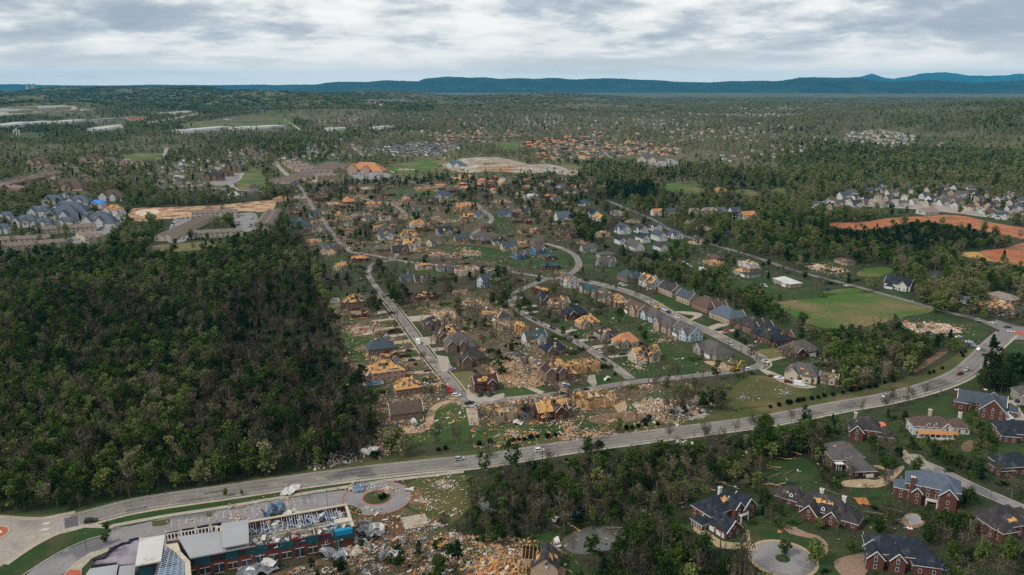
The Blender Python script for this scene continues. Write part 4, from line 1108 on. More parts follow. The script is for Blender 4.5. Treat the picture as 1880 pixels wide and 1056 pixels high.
def house(label, box, ang, style='hip', st=1.6, wall='brick', roof='grey', dmg='n', front=1, cat='house', ratio=0.75, group=None, name='house', extra=None, detail=None):
    """box = (left, right, bottom) of the house in the photo; ang = world direction of its long side; st = storeys;
    dmg letters: p torn patches, h stripped slopes, r roof gone, f flattened, t blue tarp, m a slope bare down to the deck."""
    x0, x1, yb = box
    x0, x1 = x0 - 0.06 * (x1 - x0), x1 + 0.06 * (x1 - x0)
    r = random.Random(int(x0 * 7 + x1 * 3 + yb * 13))
    gx, gy, gz = GP((x0 + x1) / 2, yb - 1)
    s = math.hypot(gx, gy, gz - CAM_H) / FOC * 1.0
    wid = (x1 - x0) * s
    W = wid / (abs(math.cos(ang)) + ratio * abs(math.sin(ang)) + 0.001) * 0.97
    D = W * ratio
    half = (abs(math.sin(ang)) * W + abs(math.cos(ang)) * D) / 2
    d = np.array([gx, gy]) / math.hypot(gx, gy)
    gx, gy = gx + d[0] * half, gy + d[1] * half
    gz = float(land(gx, gy))
    h = 3.1 * st + 0.5
    near = yb > 372 if detail is None else detail
    fine = yb > 470
    root = tag(link(name, None, None, (gx, gy, gz), ang), label, cat, group)
    ALL_HOUSES.append(root)
    oc = [(gx + (a * math.cos(ang) - b * math.sin(ang)), gy + (a * math.sin(ang) + b * math.cos(ang))) for a, b in ((-W / 2 - 2, -D / 2 - 2), (W / 2 + 2, -D / 2 - 2), (W / 2 + 2, D / 2 + 2), (-W / 2 - 2, D / 2 + 2))]
    occupy_world([(p[0], p[1], gz) for p in oc]); occupy_world([(p[0], p[1], gz + h) for p in oc])
    wings = layout(style, W, D, h, r)
    wm = WALLS[wall]; rm = ROOFS.get(roof)
    if 'f' in dmg or 'r' in dmg:
        flat = 'f' in dmg
        wb = MB()
        jag = (lambda: max(0.0, r.gauss(0.18, 0.3))) if flat else (lambda: min(1.0, max(0.0, r.gauss(0.84, 0.26))))
        for i, w in enumerate(wings[:3]):
            wall_ring(wb, w.cx + 0.03 * i, w.cy + 0.03 * i, w.w, w.d, w.h, 0.25, 0, jag)
        pieces('wall_section', wb, [wm], root)
        ib = MB()
        jag2 = (lambda: max(0.0, r.gauss(0.12, 0.25))) if flat else (lambda: max(0.0, min(1.0, r.gauss(0.72, 0.3))))
        for i in range(1, max(2, int(W / 4.2))):
            x = -W / 2 + i * W / max(2, int(W / 4.2))
            for y in (-D * 0.2, D * 0.2):
                hh = h * jag2()
                if hh > 0.3: ib.cut(); ib.box((x, y, hh / 2), (0.18, D * 0.36, hh), bottom=False)
        hh = h * jag2()
        if hh > 0.3: ib.cut(); ib.box((0, 0.31, hh / 2), (W * 0.86, 0.16, hh), bottom=False)
        pieces('partition', ib, ['drywall'], root)
        fl = MB(); fl.cut(); fl.box((0, 0, 0.11), (W + 0.7, D * 0.9, 0.22), bottom=False)
        if not flat and st > 1.2: fl.cut(); fl.box((0, D * 0.05, 2.9), (W * 0.9, D * 0.66, 0.22))
        pieces('floor_slab', fl, ['raw_lumber' if not flat else 'drywall'], root)
        rb = MB()
        if flat:
            def pos():
                a, b = r.gauss(0, W * 0.33), r.gauss(0, D * 0.36)
                return a, b, max(0.05, (1.9 - 2.2 * math.hypot(a / W, b / D) * 1.6) * r.random())
            rub_pieces(rb, int(240 + W * 9) if near else 70, pos, 0.85 if fine else 1.2, rr=r)
        else:
            top = 2.9 if st > 1.2 else 0.2
            def pos():
                return r.uniform(-W * 0.45, W * 0.45), r.uniform(-D * 0.36, D * 0.42), top + (r.random() ** 3) * 1.4
            rub_pieces(rb, int(150 + W * 5) if near else 40, pos, 0.85 if fine else 1.1, rr=r)
            def pos():
                return r.gauss(0, W * 0.55), r.gauss(0, D * 0.6), 0.05 + r.random() * 0.3
            rub_pieces(rb, 50, pos, rr=r)
        tag(link('rubble', rb.mesh('rubble', RUB), root), kind='stuff')
        sh = MB()                                     # sheets of bare decking left standing or leaning
        for _ in range(r.randint(3, 6) if not flat else 3):
            a, b = r.uniform(-W * 0.4, W * 0.4), r.uniform(-D * 0.35, D * 0.35)
            z = (h if not flat else 0.8) * r.uniform(0.75, 1.0); q = r.uniform(0, 3.14); L1, L2, ri = r.uniform(2.5, 5.5), r.uniform(2, 3.6), r.uniform(0.4, 1.9)
            c, s_ = math.cos(q), math.sin(q)
            sh.cut(); sh.slab([(a - c * L1 / 2, b - s_ * L1 / 2, z), (a + c * L1 / 2, b + s_ * L1 / 2, z), (a + c * L1 / 2 * 0.8 - s_ * L2, b + s_ * L1 / 2 * 0.8 + c * L2, z + ri), (a - c * L1 / 2 * 0.9 - s_ * L2, b - s_ * L1 / 2 * 0.9 + c * L2, z + ri * 0.8)], 0.06)
        pieces('exposed_sheathing', sh, [ROOFS['ply']], root)
        if rm and near:                   # a stub of roof still on
            w = wings[-1]
            if r.random() < 0.75 and not flat:
                q = MB()
                for s_ in w.slopes()[:2]: q.cut(); q.slab(s_, 0.12)
                pieces('roof_slope', q, [rm], root)
        if near and not flat:
            for i in range(max(1, int(W / 5))):
                x = -W / 2 + (i + 0.5) * W / max(1, int(W / 5))
                for yy, rz, ny in ((wings[0].cy - wings[0].d / 2 - 0.16, 0, -1), (wings[0].cy + wings[0].d / 2 + 0.16, math.pi, 1)):
                    if face_cam(gx, gy, ang, x, yy, 0, ny): add_window(root, x, yy, 1.6, rz)
        return root
    # standing house
    wb, rb, tb, gb = MB(), MB(), MB(), MB()
    ply, raf, attic, slopes_all = MB(), MB(), MB(), []
    left = MB()
    for i, w in enumerate(wings):
        wall_ring(wb, w.cx, w.cy, w.w, w.d, w.h)
        for g in w.gables(): wb.face(g)
        sl = w.slopes()
        for j, s_ in enumerate(sl):
            gone = ('h' in dmg and ((i == 0 and j == r.randint(0, 1)) or r.random() < 0.26))
            bare = ('m' in dmg and ((i == 0 and j < 2) or r.random() < 0.4))
            if gone:
                rafters(raf, s_, r)
                if not attic.f or i: attic.box((w.cx, w.cy, w.h - 0.1 - 0.02 * i), (w.w - 0.3, w.d - 0.3, 0.1), m=0)
                torn(left, ply, s_, r, 0.24, 0.40)
            elif bare: rafters(raf, s_, r, 0.6); torn(left, ply, s_, r, 0.16, 0.68)
            else:
                rb.slab(s_, 0.18); slopes_all.append((s_, w))
        if fine and wall in ('brick', 'brown', 'tan', 'stone', 'pink', 'white', 'cream', 'paleblue', 'blue') and style != 'flat':
            for a, b in (w.rakes() if w.kind == 'gable' else []): tb.cut(); tb.tube([a, b], 0.13, 4)
    if not near and not ply.f and not raf.f and not left.f:
        # far away: one mesh with walls and roof
        for f, m in zip(rb.f, rb.m): wb.f.append(tuple(i + len(wb.v) for i in f)); wb.m.append(1)
        wb.v += rb.v
        root.name = name
        link('shell', wb.mesh('shell', [wm, rm]), root)
    else:
        link('wall', wb.mesh('wall', [wm]), root)
        ro = link('roof', rb.mesh('roof', [rm if 't' not in dmg else ROOFS['tarp']]), root) if rb.f else root
        pieces('rake_board', tb, ['white_trim'], root)
        np_ = dmg.count('p')
        vis = [s_ for s_, w in slopes_all if len(s_) >= 3]
        vis.sort(key=lambda s_: -(Vector(s_[1]) - Vector(s_[0])).length * ((Vector(s_[2]) - Vector(s_[1])).length))
        for k in range(np_ * 3):
            if vis: ply.cut(); ply.slab(patch(vis[min(len(vis) - 1, int(r.random() ** 1.5 * len(vis)))], r, r.uniform(0.7, 2.1)), 0.06)
        pieces('exposed_sheathing', ply, [ROOFS['ply']], ro); pieces('shingle_panel', left, [rm], ro)
        pieces('rafter', raf, ['raw_lumber'], ro)
        if attic.f: link('attic_floor', attic.mesh('attic_floor', ['drywall']), root)
        if 'h' in dmg or 'm' in dmg:
            q = MB()
            def pos(): return r.gauss(0, W * 0.4), r.gauss(0, D * 0.4), (h if r.random() < 0.45 and abs(1) else 0.1) * 1.0
            def pos():
                a, b = r.gauss(0, W * 0.55), r.gauss(0, D * 0.6)
                return a, b, 0.05 + r.random() * 0.2
            rub_pieces(q, 45, pos, rr=r)
            tag(link('rubble', q.mesh('rubble', RUB), root), kind='stuff')
    if near and style != 'flat':
        w0 = wings[0]
        for wi, w in enumerate(wings[:2] if not fine else wings):
            for (nx, ny, L, off, rz) in ((0, -1, w.w, w.d / 2, 0), (0, 1, w.w, w.d / 2, math.pi), (1, 0, w.d, w.w / 2, math.pi / 2), (-1, 0, w.d, w.w / 2, -math.pi / 2)):
                if not face_cam(gx, gy, ang, 0, 0, nx, ny): continue
                n = max(1, int(L / (3.4 if fine else 5)))
                for k in range(n):
                    t = (k + 0.5) / n - 0.5
                    x = w.cx + (t * L if ny else nx * (off + 0.05)); y = w.cy + (t * L if nx else ny * (off + 0.05))
                    inside = any(v is not w and abs(x - v.cx) < v.w / 2 + 0.3 and abs(y - v.cy) < v.d / 2 + 0.3 for v in wings)
                    if inside: continue
                    for z in ([1.6, 4.5] if w.h > 5.2 else [1.6]):
                        if fine or z > 2 or w.h < 5: add_window(root, x, y, z, rz, 1.1 if k % 2 else 1.5, 1.5)
        fw = wings[1] if len(wings) > 1 else w0
        if face_cam(gx, gy, ang, 0, 0, 0, -1): link('door', DOOR_ME, root, (w0.cx + 0.3, w0.cy - w0.d / 2 - 0.06, 0.05))
        lw = wings[-1]
        if fine and lw.w > 5.2: link('garage_door', GAR_ME, root, (lw.cx, lw.cy - lw.d / 2 - 0.12, 0.02))
        if 'c' in dmg or (fine and r.random() < 0.4):
            chimney(root, w0.cx + W * 0.18, w0.cy + 0.6, h, h + w0.d * 0.30 + 1.8, wm)
    return root


A_L = ang_of((703, 543), (858, 742))          # the straight street, towards the highway
A_W = A_L + math.pi                           # houses west of it look east
A_C = ang_of((860, 742), (1158, 702))         # the cross street
A_M = ang_of((971, 583), (1135, 678))
A_R = ang_of((1106, 524), (1289, 604))
A_H = ang_of((420, 901), (800, 853))
A_U = ang_of((1240, 427), (1460, 497))
A_UP = ang_of((595, 405), (640, 458))
VG = 'houses of the wrecked village'
HOUSES = [
    # west side of the straight street, far to near
    ('navy roofed house half stripped to orange decking, beside a small green pool', (626, 674, 570), A_W + 1.57, 'big', 1.7, 'brown', 'slate', 'hp'),
    ('roofless red brick house with bright orange sheathing south of the half stripped one', (636, 676, 587), A_W, 'gable', 1.0, 'brick', 'dark', 'r'),
    ('flattened house among pinkish wreckage on the west side of the straight street', (640, 688, 618), A_W, 'hip', 1.0, 'pink', 'dark', 'f'),
    ('navy hip roofed brick house with an orange hole torn in its roof', (672, 726, 656), A_W + 1.57, 'hip', 1.4, 'brown', 'slate', 'hpp'),
    ('collapsed house with only a dark pyramid of roof left above orange boards', (698, 737, 668), A_W, 'hip', 1.0, 'brick', 'slate', 'r'),
    ('pink brick house with dark roofs behind the long blue swimming pool', (668, 752, 704), A_W + 1.57, 'big', 1.6, 'pink', 'slate', 'hp'),
    ('wrecked house with heaped yellow plywood and one dark roof corner', (722, 778, 730), A_W + 1.57, 'hip', 1.3, 'brown', 'slate', 'hpmp'),
    ('brown roofed house with caved in front nearest the curved driveway', (712, 776, 778), A_W + 1.57, 'gable', 1.3, 'brown', 'brown', 'hp'),
    # east side of the straight street
    ('demolished house of pale and orange boards opposite the pool house, east side of the street', (790, 840, 588), A_L, 'hip', 1.0, 'tan', 'grey', 'f'),
    ('dark brown brick house with torn roof top behind the white concrete drive', (776, 810, 610), A_L + 1.57, 'hip', 1.6, 'brown', 'dark', 'p'),
    ('brick house with half its roof stripped beside the parked bus', (796, 848, 632), A_L + 1.57, 'hip', 1.4, 'brown', 'dark', 'hp'),
    ('two storey brown house with dormers and an open garage near the looped drive', (810, 874, 652), A_L + 1.57, 'big', 1.8, 'brown', 'grey', 'p'),
    ('long brown brick house with a dark hip roof and arched window', (836, 894, 679), A_L + 1.57, 'hip', 1.5, 'brown', 'dark', 'pp'),
    ('very dark steep roofed house with yellow torn gables on the corner lot', (866, 914, 724), A_L + 1.57, 'gable', 1.6, 'brick', 'umber', 'hp'),
    # second row
    ('orange wreck on red brick walls standing alone behind bare trees', (757, 808, 555), A_C, 'gable', 1.0, 'brick', 'rust', 'r'),
    ('splintered orange ruin north of the blue white house', (832, 860, 542), A_C, 'hip', 1.0, 'tan', 'grey', 'f'),
    ('pale ruin of scattered boards beside the curving street', (850, 890, 563), A_C, 'hip', 1.0, 'cream', 'grey', 'f'),
    ('tall blue white house with dark steep gables, still whole', (876, 908, 531), A_C + 0.5, 'gable', 2.0, 'paleblue', 'slate', 'n'),
    ('roofless white walled house with rows of tall windows', (835, 880, 509), A_C, 'hip', 1.8, 'cream', 'none', 'r'),
    ('small grey hip roofed house beside the roofless white one', (801, 831, 501), A_C, 'hip', 1.2, 'grey', 'grey', 'p'),
    ('tan brick house without its roof west of the grey hip roofed house', (763, 795, 498), A_C, 'gable', 1.3, 'cream', 'tan', 'r'),
    ('grey house with an orange bare gable at the edge of the dark forest', (614, 638, 499), A_C + 0.4, 'gable', 1.2, 'grey', 'rust', 'm'),
    ('low house with red and orange torn roof by the side road bend', (645, 676, 483), A_C, 'ranch', 1.0, 'brick', 'rust', 'hm'),
    ('blue grey roofed house half hidden by bare trees', (734, 758, 520), A_C, 'gable', 1.2, 'grey', 'slate', 'n'),
    ('second blue grey roofed house behind bare trees, with cream walls', (760, 783, 521), A_C, 'gable', 1.2, 'cream', 'dark', 'p'),
    ('dark gabled house near the fork of the streets', (718, 752, 471), A_C, 'gable', 1.5, 'brown', 'dark', 'n'),
    ('grey house with debris at its door next to the dark gabled one', (686, 717, 466), A_C, 'ranch', 1.0, 'brown', 'grey', 'p'),
    ('cream house with steep grey roof alone on green grass', (783, 811, 454), A_C + 0.6, 'gable', 1.4, 'cream', 'grey', 'p'),
    ('white house with orange patched roof below the navy one', (740, 773, 457), A_C, 'gable', 1.4, 'white', 'dark', 'hp'),
    ('navy and orange roofed house above the white one', (734, 768, 441), A_C, 'hip', 1.2, 'cream', 'navy', 'hm'),
    ('white two storey house with an orange torn corner', (694, 724, 443), A_C, 'gable', 1.8, 'white', 'slate', 'hp'),
    ('navy roofed house split by an orange gap, near the upper street', (681, 706, 427), A_C + 0.5, 'gable', 1.5, 'grey', 'navy', 'hp'),
    ('white walled wreck with orange roof deck among bare trunks', (752, 783, 420), A_C, 'hip', 1.1, 'white', 'rust', 'hm'),
    ('navy grey roofed house with white gables on the green slope', (801, 832, 434), A_C, 'gable', 1.4, 'grey', 'navy', 'p'),
    ('dark roofed house with a yellow bare gable end', (833, 862, 447), A_C, 'gable', 1.2, 'ply', 'slate', 'n'),
    ('long grey roofed house beside a leafy tree', (863, 901, 442), A_C, 'ranch', 1.1, 'grey', 'grey', 'n'),
    ('navy roofed house with yellow patches and a white garage wing', (901, 936, 453), A_C, 'big', 1.3, 'cream', 'navy', 'pp'),
    ('cream house with open garages beside the navy patched one', (919, 951, 462), A_C, 'gable', 1.2, 'cream', 'slate', 'p'),
    ('white wreck with torn sheets near the upper curve', (697, 719, 407), A_C, 'gable', 1.4, 'white', 'grey', 'r'),
    ('white gabled house close to the long upper street', (630, 648, 417), A_UP, 'gable', 1.3, 'white', 'grey', 'n'),
    ('tan house with orange deck at the top of the long street', (612, 635, 404), A_UP, 'gable', 1.3, 'cream', 'rust', 'hm'),
    ('navy grey roofed house at the forest edge on the upper street', (532, 572, 423), A_UP, 'hip', 1.2, 'grey', 'slate', 'p'),
    ('stripped orange house above scattered boards on the upper street', (561, 594, 452), A_UP, 'hip', 1.0, 'tan', 'rust', 'r'),
    ('collapsed pale house beside the teal tarp', (587, 617, 469), A_UP, 'hip', 1.0, 'cream', 'rust', 'f'),
    ('small house under a teal blue tarp', (590, 607, 458), A_UP, 'plain', 1.0, 'grey', 'teal', 'n'),
    ('orange torn house beside the small curving road', (837, 865, 387), A_C, 'gable', 1.2, 'tan', 'rust', 'hm'),
    ('navy house with orange front below the orange torn one', (845, 870, 407), A_C, 'gable', 1.3, 'ply', 'navy', 'h'),
    ('grey steep roofed house above the orange and white wreck', (758, 776, 389), A_C, 'gable', 1.5, 'grey', 'grey', 'n'),
    # between the straight and the middle street
    ('yellow plywood walled house without a roof beside the middle street', (944, 970, 616), A_M, 'hip', 1.8, 'ply', 'none', 'r'),
    ('orange and pale ruin west of the yellow plywood house', (904, 942, 611), A_M, 'hip', 1.0, 'tan', 'grey', 'r'),
    ('white and grey cottage with teal roof and tan gable', (958, 1004, 638), A_M + 1.57, 'gable', 1.5, 'white', 'teal', 'p'),
    ('navy roofed brick house with an orange stripped corner', (990, 1040, 657), A_M + 1.57, 'hip', 1.2, 'brown', 'navy', 'hp'),
    ('dark grey roofed house sunk in wreckage', (894, 939, 594), A_M, 'ranch', 1.1, 'grey', 'dark', 'hp'),
    ('heap of red and blue wreckage where a house stood by the bend', (881, 906, 581), A_M, 'plain', 1.0, 'brick', 'grey', 'f'),
    ('brown brick house with a yellow sheathed front wing and tall gable', (986, 1056, 704), A_C, 'big', 1.8, 'brown', 'umber', 'hp'),
    ('wrecked two storey house, yellow boards with white fascia', (1044, 1101, 688), A_C, 'hip', 1.6, 'ply', 'none', 'r'),
    ('big tan house with no roof nearest the corner', (896, 949, 780), A_C, 'hip', 1.7, 'tan', 'none', 'r'),
    ('red brick house torn open between two lawns', (980, 1042, 778), A_C, 'gable', 1.5, 'brick', 'dark', 'hpm'),
    ('yellow sheathed ruin with an open garage', (1054, 1134, 755), A_C, 'hip', 1.2, 'ply', 'slate', 'r'),
    ('pale broken house by the standing bare trunks', (1165, 1226, 760), A_C, 'hip', 1.1, 'cream', 'rust', 'f'),
    # middle street, east side
    ('shattered orange and red house where the middle street bends', (976, 1007, 545), A_M, 'hip', 1.2, 'brick', 'slate', 'r'),
    ('narrow navy roofed house beside the shattered one', (984, 1011, 562), A_M, 'gable', 1.2, 'brick', 'navy', 'n'),
    ('brown house with a tan gable and one orange slope', (1006, 1046, 573), A_M + 1.57, 'gable', 1.5, 'tan', 'brown', 'hp'),
    ('whole navy hip roofed house with a small front gable', (1031, 1077, 589), A_M + 1.57, 'hip', 1.2, 'brick', 'navy', 'n'),
    ('tan house with long yellow torn roof strip', (1057, 1101, 607), A_M + 1.57, 'hip', 1.2, 'tan', 'brown', 'mp'),
    ('grey brick house with orange rafters along the ridge', (1091, 1136, 626), A_M + 1.57, 'hip', 1.2, 'stone', 'dark', 'hp'),
    ('cream house with roof bare to rust red deck', (1124, 1173, 643), A_M + 1.57, 'hip', 1.2, 'cream', 'rust', 'n'),
    ('cream gabled house with a navy roof and an orange torn side', (1154, 1212, 672), A_M + 1.57, 'gable', 1.3, 'cream', 'navy', 'hp'),
    # right street, west side
    ('white two storey house with orange patch at the road fork', (1027, 1062, 531), A_R, 'gable', 1.9, 'white', 'grey', 'h'),
    ('teal roofed house with pale walls next to the fork house', (1064, 1095, 543), A_R, 'hip', 1.2, 'cream', 'teal', 'n'),
    ('pale curved front house with a rectangle of orange deck in its roof', (1086, 1128, 557), A_R, 'hip', 1.3, 'cream', 'grey', 'pp'),
    ('brown house with splintered orange ridge behind the lawn', (1115, 1153, 568), A_R, 'hip', 1.3, 'brown', 'brown', 'hp'),
    ('tan brick house with steep gables and orange torn top', (1145, 1190, 585), A_R, 'gable', 1.6, 'tan', 'brown', 'pp'),
    ('grey roofed house with a pale blue wall at the back lawn', (1177, 1222, 596), A_R, 'hip', 1.3, 'paleblue', 'grey', 'n'),
    ('wide grey brown hip roofed house with a rear porch', (1201, 1249, 616), A_R, 'hip', 1.5, 'tan', 'grey', 'n'),
    ('pale blue sided house with grey roof and white porch cover', (1234, 1286, 630), A_R, 'gable', 1.6, 'paleblue', 'grey', 'n'),
    ('grey hip roofed house with open garage at the tan drive', (1275, 1335, 664), A_R, 'hip', 1.1, 'stone', 'grey', 'p'),
    # right street, east side
    ('blue grey roofed house behind two white cars', (1132, 1176, 522), A_R + 3.14, 'big', 1.3, 'brown', 'slate', 'n'),
    ('white house with dormers and torn orange roofs', (1174, 1215, 533), A_R + 3.14, 'gable', 1.6, 'white', 'slate', 'hp'),
    ('tan stone house with tall pointed gable', (1210, 1253, 548), A_R + 3.14, 'gable', 1.7, 'tan', 'dark', 'n'),
    ('navy roofed house with twin tan gables', (1243, 1284, 563), A_R + 3.14, 'gable', 1.6, 'tan', 'slate', 'n'),
    ('brown roofed brick house with a half round drive', (1270, 1330, 579), A_R + 3.14, 'big', 1.4, 'brown', 'brown', 'p'),
    ('slate blue hip roofed house by the grass', (1307, 1363, 598), A_R + 3.14, 'hip', 1.4, 'tan', 'steel', 'n'),
    ('brown shingled house with two parked cars before it', (1349, 1412, 618), A_R + 3.14, 'big', 1.4, 'brown', 'dark', 'p'),
    ('navy roofed brick house with its ridge torn off', (1384, 1450, 638), A_R + 3.14, 'hip', 1.2, 'brick', 'navy', 'hp'),
    ('long grey hip roofed brick house above the dry lawn', (1437, 1498, 660), A_C, 'hip', 1.1, 'brick', 'grey', 'n'),
    ('cream house with grey roof, dormer and three garage doors', (1440, 1502, 708), A_C - 0.9, 'hip', 1.4, 'cream', 'grey', 'pp'),
    ('cream detached wing broken open beside the dormered house', (1505, 1537, 710), A_C - 0.9, 'gable', 1.2, 'cream', 'grey', 'hp'),
    # north of the bend
    ('bright blue gabled house with grey roof', (972, 1004, 471), A_C + 0.5, 'gable', 1.4, 'blue', 'grey', 'n'),
    ('small blue walled house west of the bright blue one', (939, 968, 479), A_C + 0.5, 'gable', 1.2, 'blue', 'grey', 'n'),
    ('dark roofed brick house squeezed beside the bright blue one', (998, 1021, 480), A_C, 'hip', 1.2, 'brick', 'teal', 'n'),
    ('teal roofed low brick house inside the road bend', (991, 1028, 498), A_C, 'ranch', 1.1, 'brick', 'teal', 'p'),
    ('grey steep roofed house with a blue front east of the bend', (1065, 1096, 466), A_C, 'gable', 1.3, 'grey', 'grey', 'n'),
    ('long tan house with a stepped grey roof', (1095, 1129, 477), A_C, 'ranch', 1.2, 'tan', 'grey', 'n'),
    ('plain grey gabled house facing the bend with two parked cars', (1095, 1130, 493), A_C, 'gable', 1.2, 'stone', 'grey', 'n'),
    ('red brick house in shrubs west of the bend', (937, 962, 412), A_C, 'ranch', 1.1, 'brick', 'brown', 'p'),
    ('white house under a blue grey roof north of the white row', (1018, 1052, 408), A_C, 'gable', 1.6, 'white', 'steel', 'n'),
    ('navy roofed white house by the country road bend', (1073, 1102, 401), A_U, 'gable', 1.5, 'white', 'navy', 'n'),
    ('white house with yellow stripped roof', (1088, 1112, 408), A_U, 'gable', 1.1, 'white', 'ply', 'n'),
    ('white low house with an orange torn edge', (1119, 1146, 398), A_U, 'ranch', 1.1, 'white', 'grey', 'hp'),
    ('brown roofed ranch house beside the gravel drive', (1298, 1330, 483), A_U, 'ranch', 1.0, 'brick', 'brown', 'n'),
    ('yellow frame of a house with no roof beside the ranch', (1294, 1324, 490), A_U, 'plain', 0.9, 'ply', 'none', 'r'),
    ('broken white house with orange upper floor by the country road', (1355, 1388, 495), A_U, 'hip', 1.2, 'white', 'ply', 'r'),
    ('long dark burnt looking house with one orange end', (1348, 1392, 512), A_U, 'ranch', 1.0, 'grey', 'dark', 'hp'),
    ('wrecked house of red and pale boards north of the country road', (1486, 1544, 503), A_U, 'ranch', 1.0, 'brick', 'grey', 'f'),
    ('brown low house behind the wreck of red boards', (1535, 1564, 489), A_U, 'ranch', 1.0, 'tan', 'brown', 'p'),
    ('white farmhouse with navy roofs and three gables', (1625, 1672, 537), A_U + 0.5, 'gable', 1.4, 'white', 'navy', 'n'),
    ('long flat house with a white roof in the pasture', (1422, 1467, 530), A_U, 'ranch', 1.0, 'tan', 'white', 'n'),
    ('collapsed house with one orange gable south of the big field', (1675, 1744, 612), A_U + 1.2, 'ranch', 1.0, 'pink', 'grey', 'f'),
    ('long dark low house with an orange gable near the junction', (1806, 1873, 585), A_U, 'ranch', 1.0, 'brick', 'dark', 'h'),
    ('tan roofed house in trees north of the junction', (1818, 1864, 560), A_U, 'ranch', 1.0, 'tan', 'tan', 'n'),
    ('small blue roofed shed house north of the junction', (1763, 1782, 560), A_U, 'plain', 0.9, 'grey', 'steel', 'n'),
    ('orange brown broken barn between the two green fields', (1307, 1339, 357), A_U, 'ranch', 1.0, 'ply', 'rust', 'h'),
    ('large grey house with dark windows at the wood edge', (1538, 1564, 369), A_C, 'gable', 2.0, 'white', 'slate', 'n'),
    ('long white building with a pale roof above the red soil', (1685, 1717, 396), A_C, 'plain', 1.0, 'white', 'tan', 'n'),
]
for t in HOUSES:
    house(*t[:3], *t[3:], group=VG)
# the row of new white houses north of the bend, and the row on the hill edge behind
for k, (a, b, c, roof, st, what) in enumerate([
        (1127, 1157, 432, 'slate', 1.8, 'long'), (1163, 1188, 431, 'dark', 1.7, 'double gabled'), (1191, 1214, 427, 'dark', 1.9, 'tall'), (1226, 1253, 441, 'slate', 1.4, 'low broad'),
        (1167, 1194, 448, 'navy', 1.7, 'square'), (1196, 1225, 445, 'slate', 1.9, 'porched'), (1128, 1150, 451, 'navy', 1.6, 'narrow'), (1147, 1184, 463, 'grey', 1.3, 'stepped'), (1200, 1226, 463, 'dark', 1.3, 'wide plain')]):
    house(f'{what} white new house with {"navy" if roof == "navy" else "dark" if roof == "dark" else roof} roof in the bare white row', (a, b, c), A_U + (0.0 if k < 4 else 3.14), 'gable', st, 'white', roof, 'n', group='new white houses')
for k, (a, b, c, roof, wall, d, what) in enumerate([
        (1195, 1216, 398, 'rust', 'white', 'n', 'orange decked cream'), (1217, 1239, 398, 'slate', 'white', 'n', 'slate roofed white gabled'), (1264, 1283, 397, 'tan', 'cream', 'n', 'tan roofed cream'), (1288, 1312, 397, 'tan', 'cream', 'p', 'patched tan roofed cream'),
        (1312, 1333, 396, 'steel', 'white', 'n', 'blue roofed white'), (1338, 1360, 396, 'slate', 'white', 'n', 'steep double gabled white'), (1340, 1363, 405, 'navy', 'grey', 'p', 'navy roofed grey'), (1359, 1387, 405, 'rust', 'cream', 'n', 'broad rust decked tan')]):
    house(f'{what} house in the row at the wood edge', (a, b, c), A_C, 'gable', 1.7, wall, roof, d, group='row at the wood edge')
house('curved roofless cream house at the end of the white row', (1090, 1120, 437), A_C, 'hip', 1.4, 'cream', 'rust', 'r', group=VG)

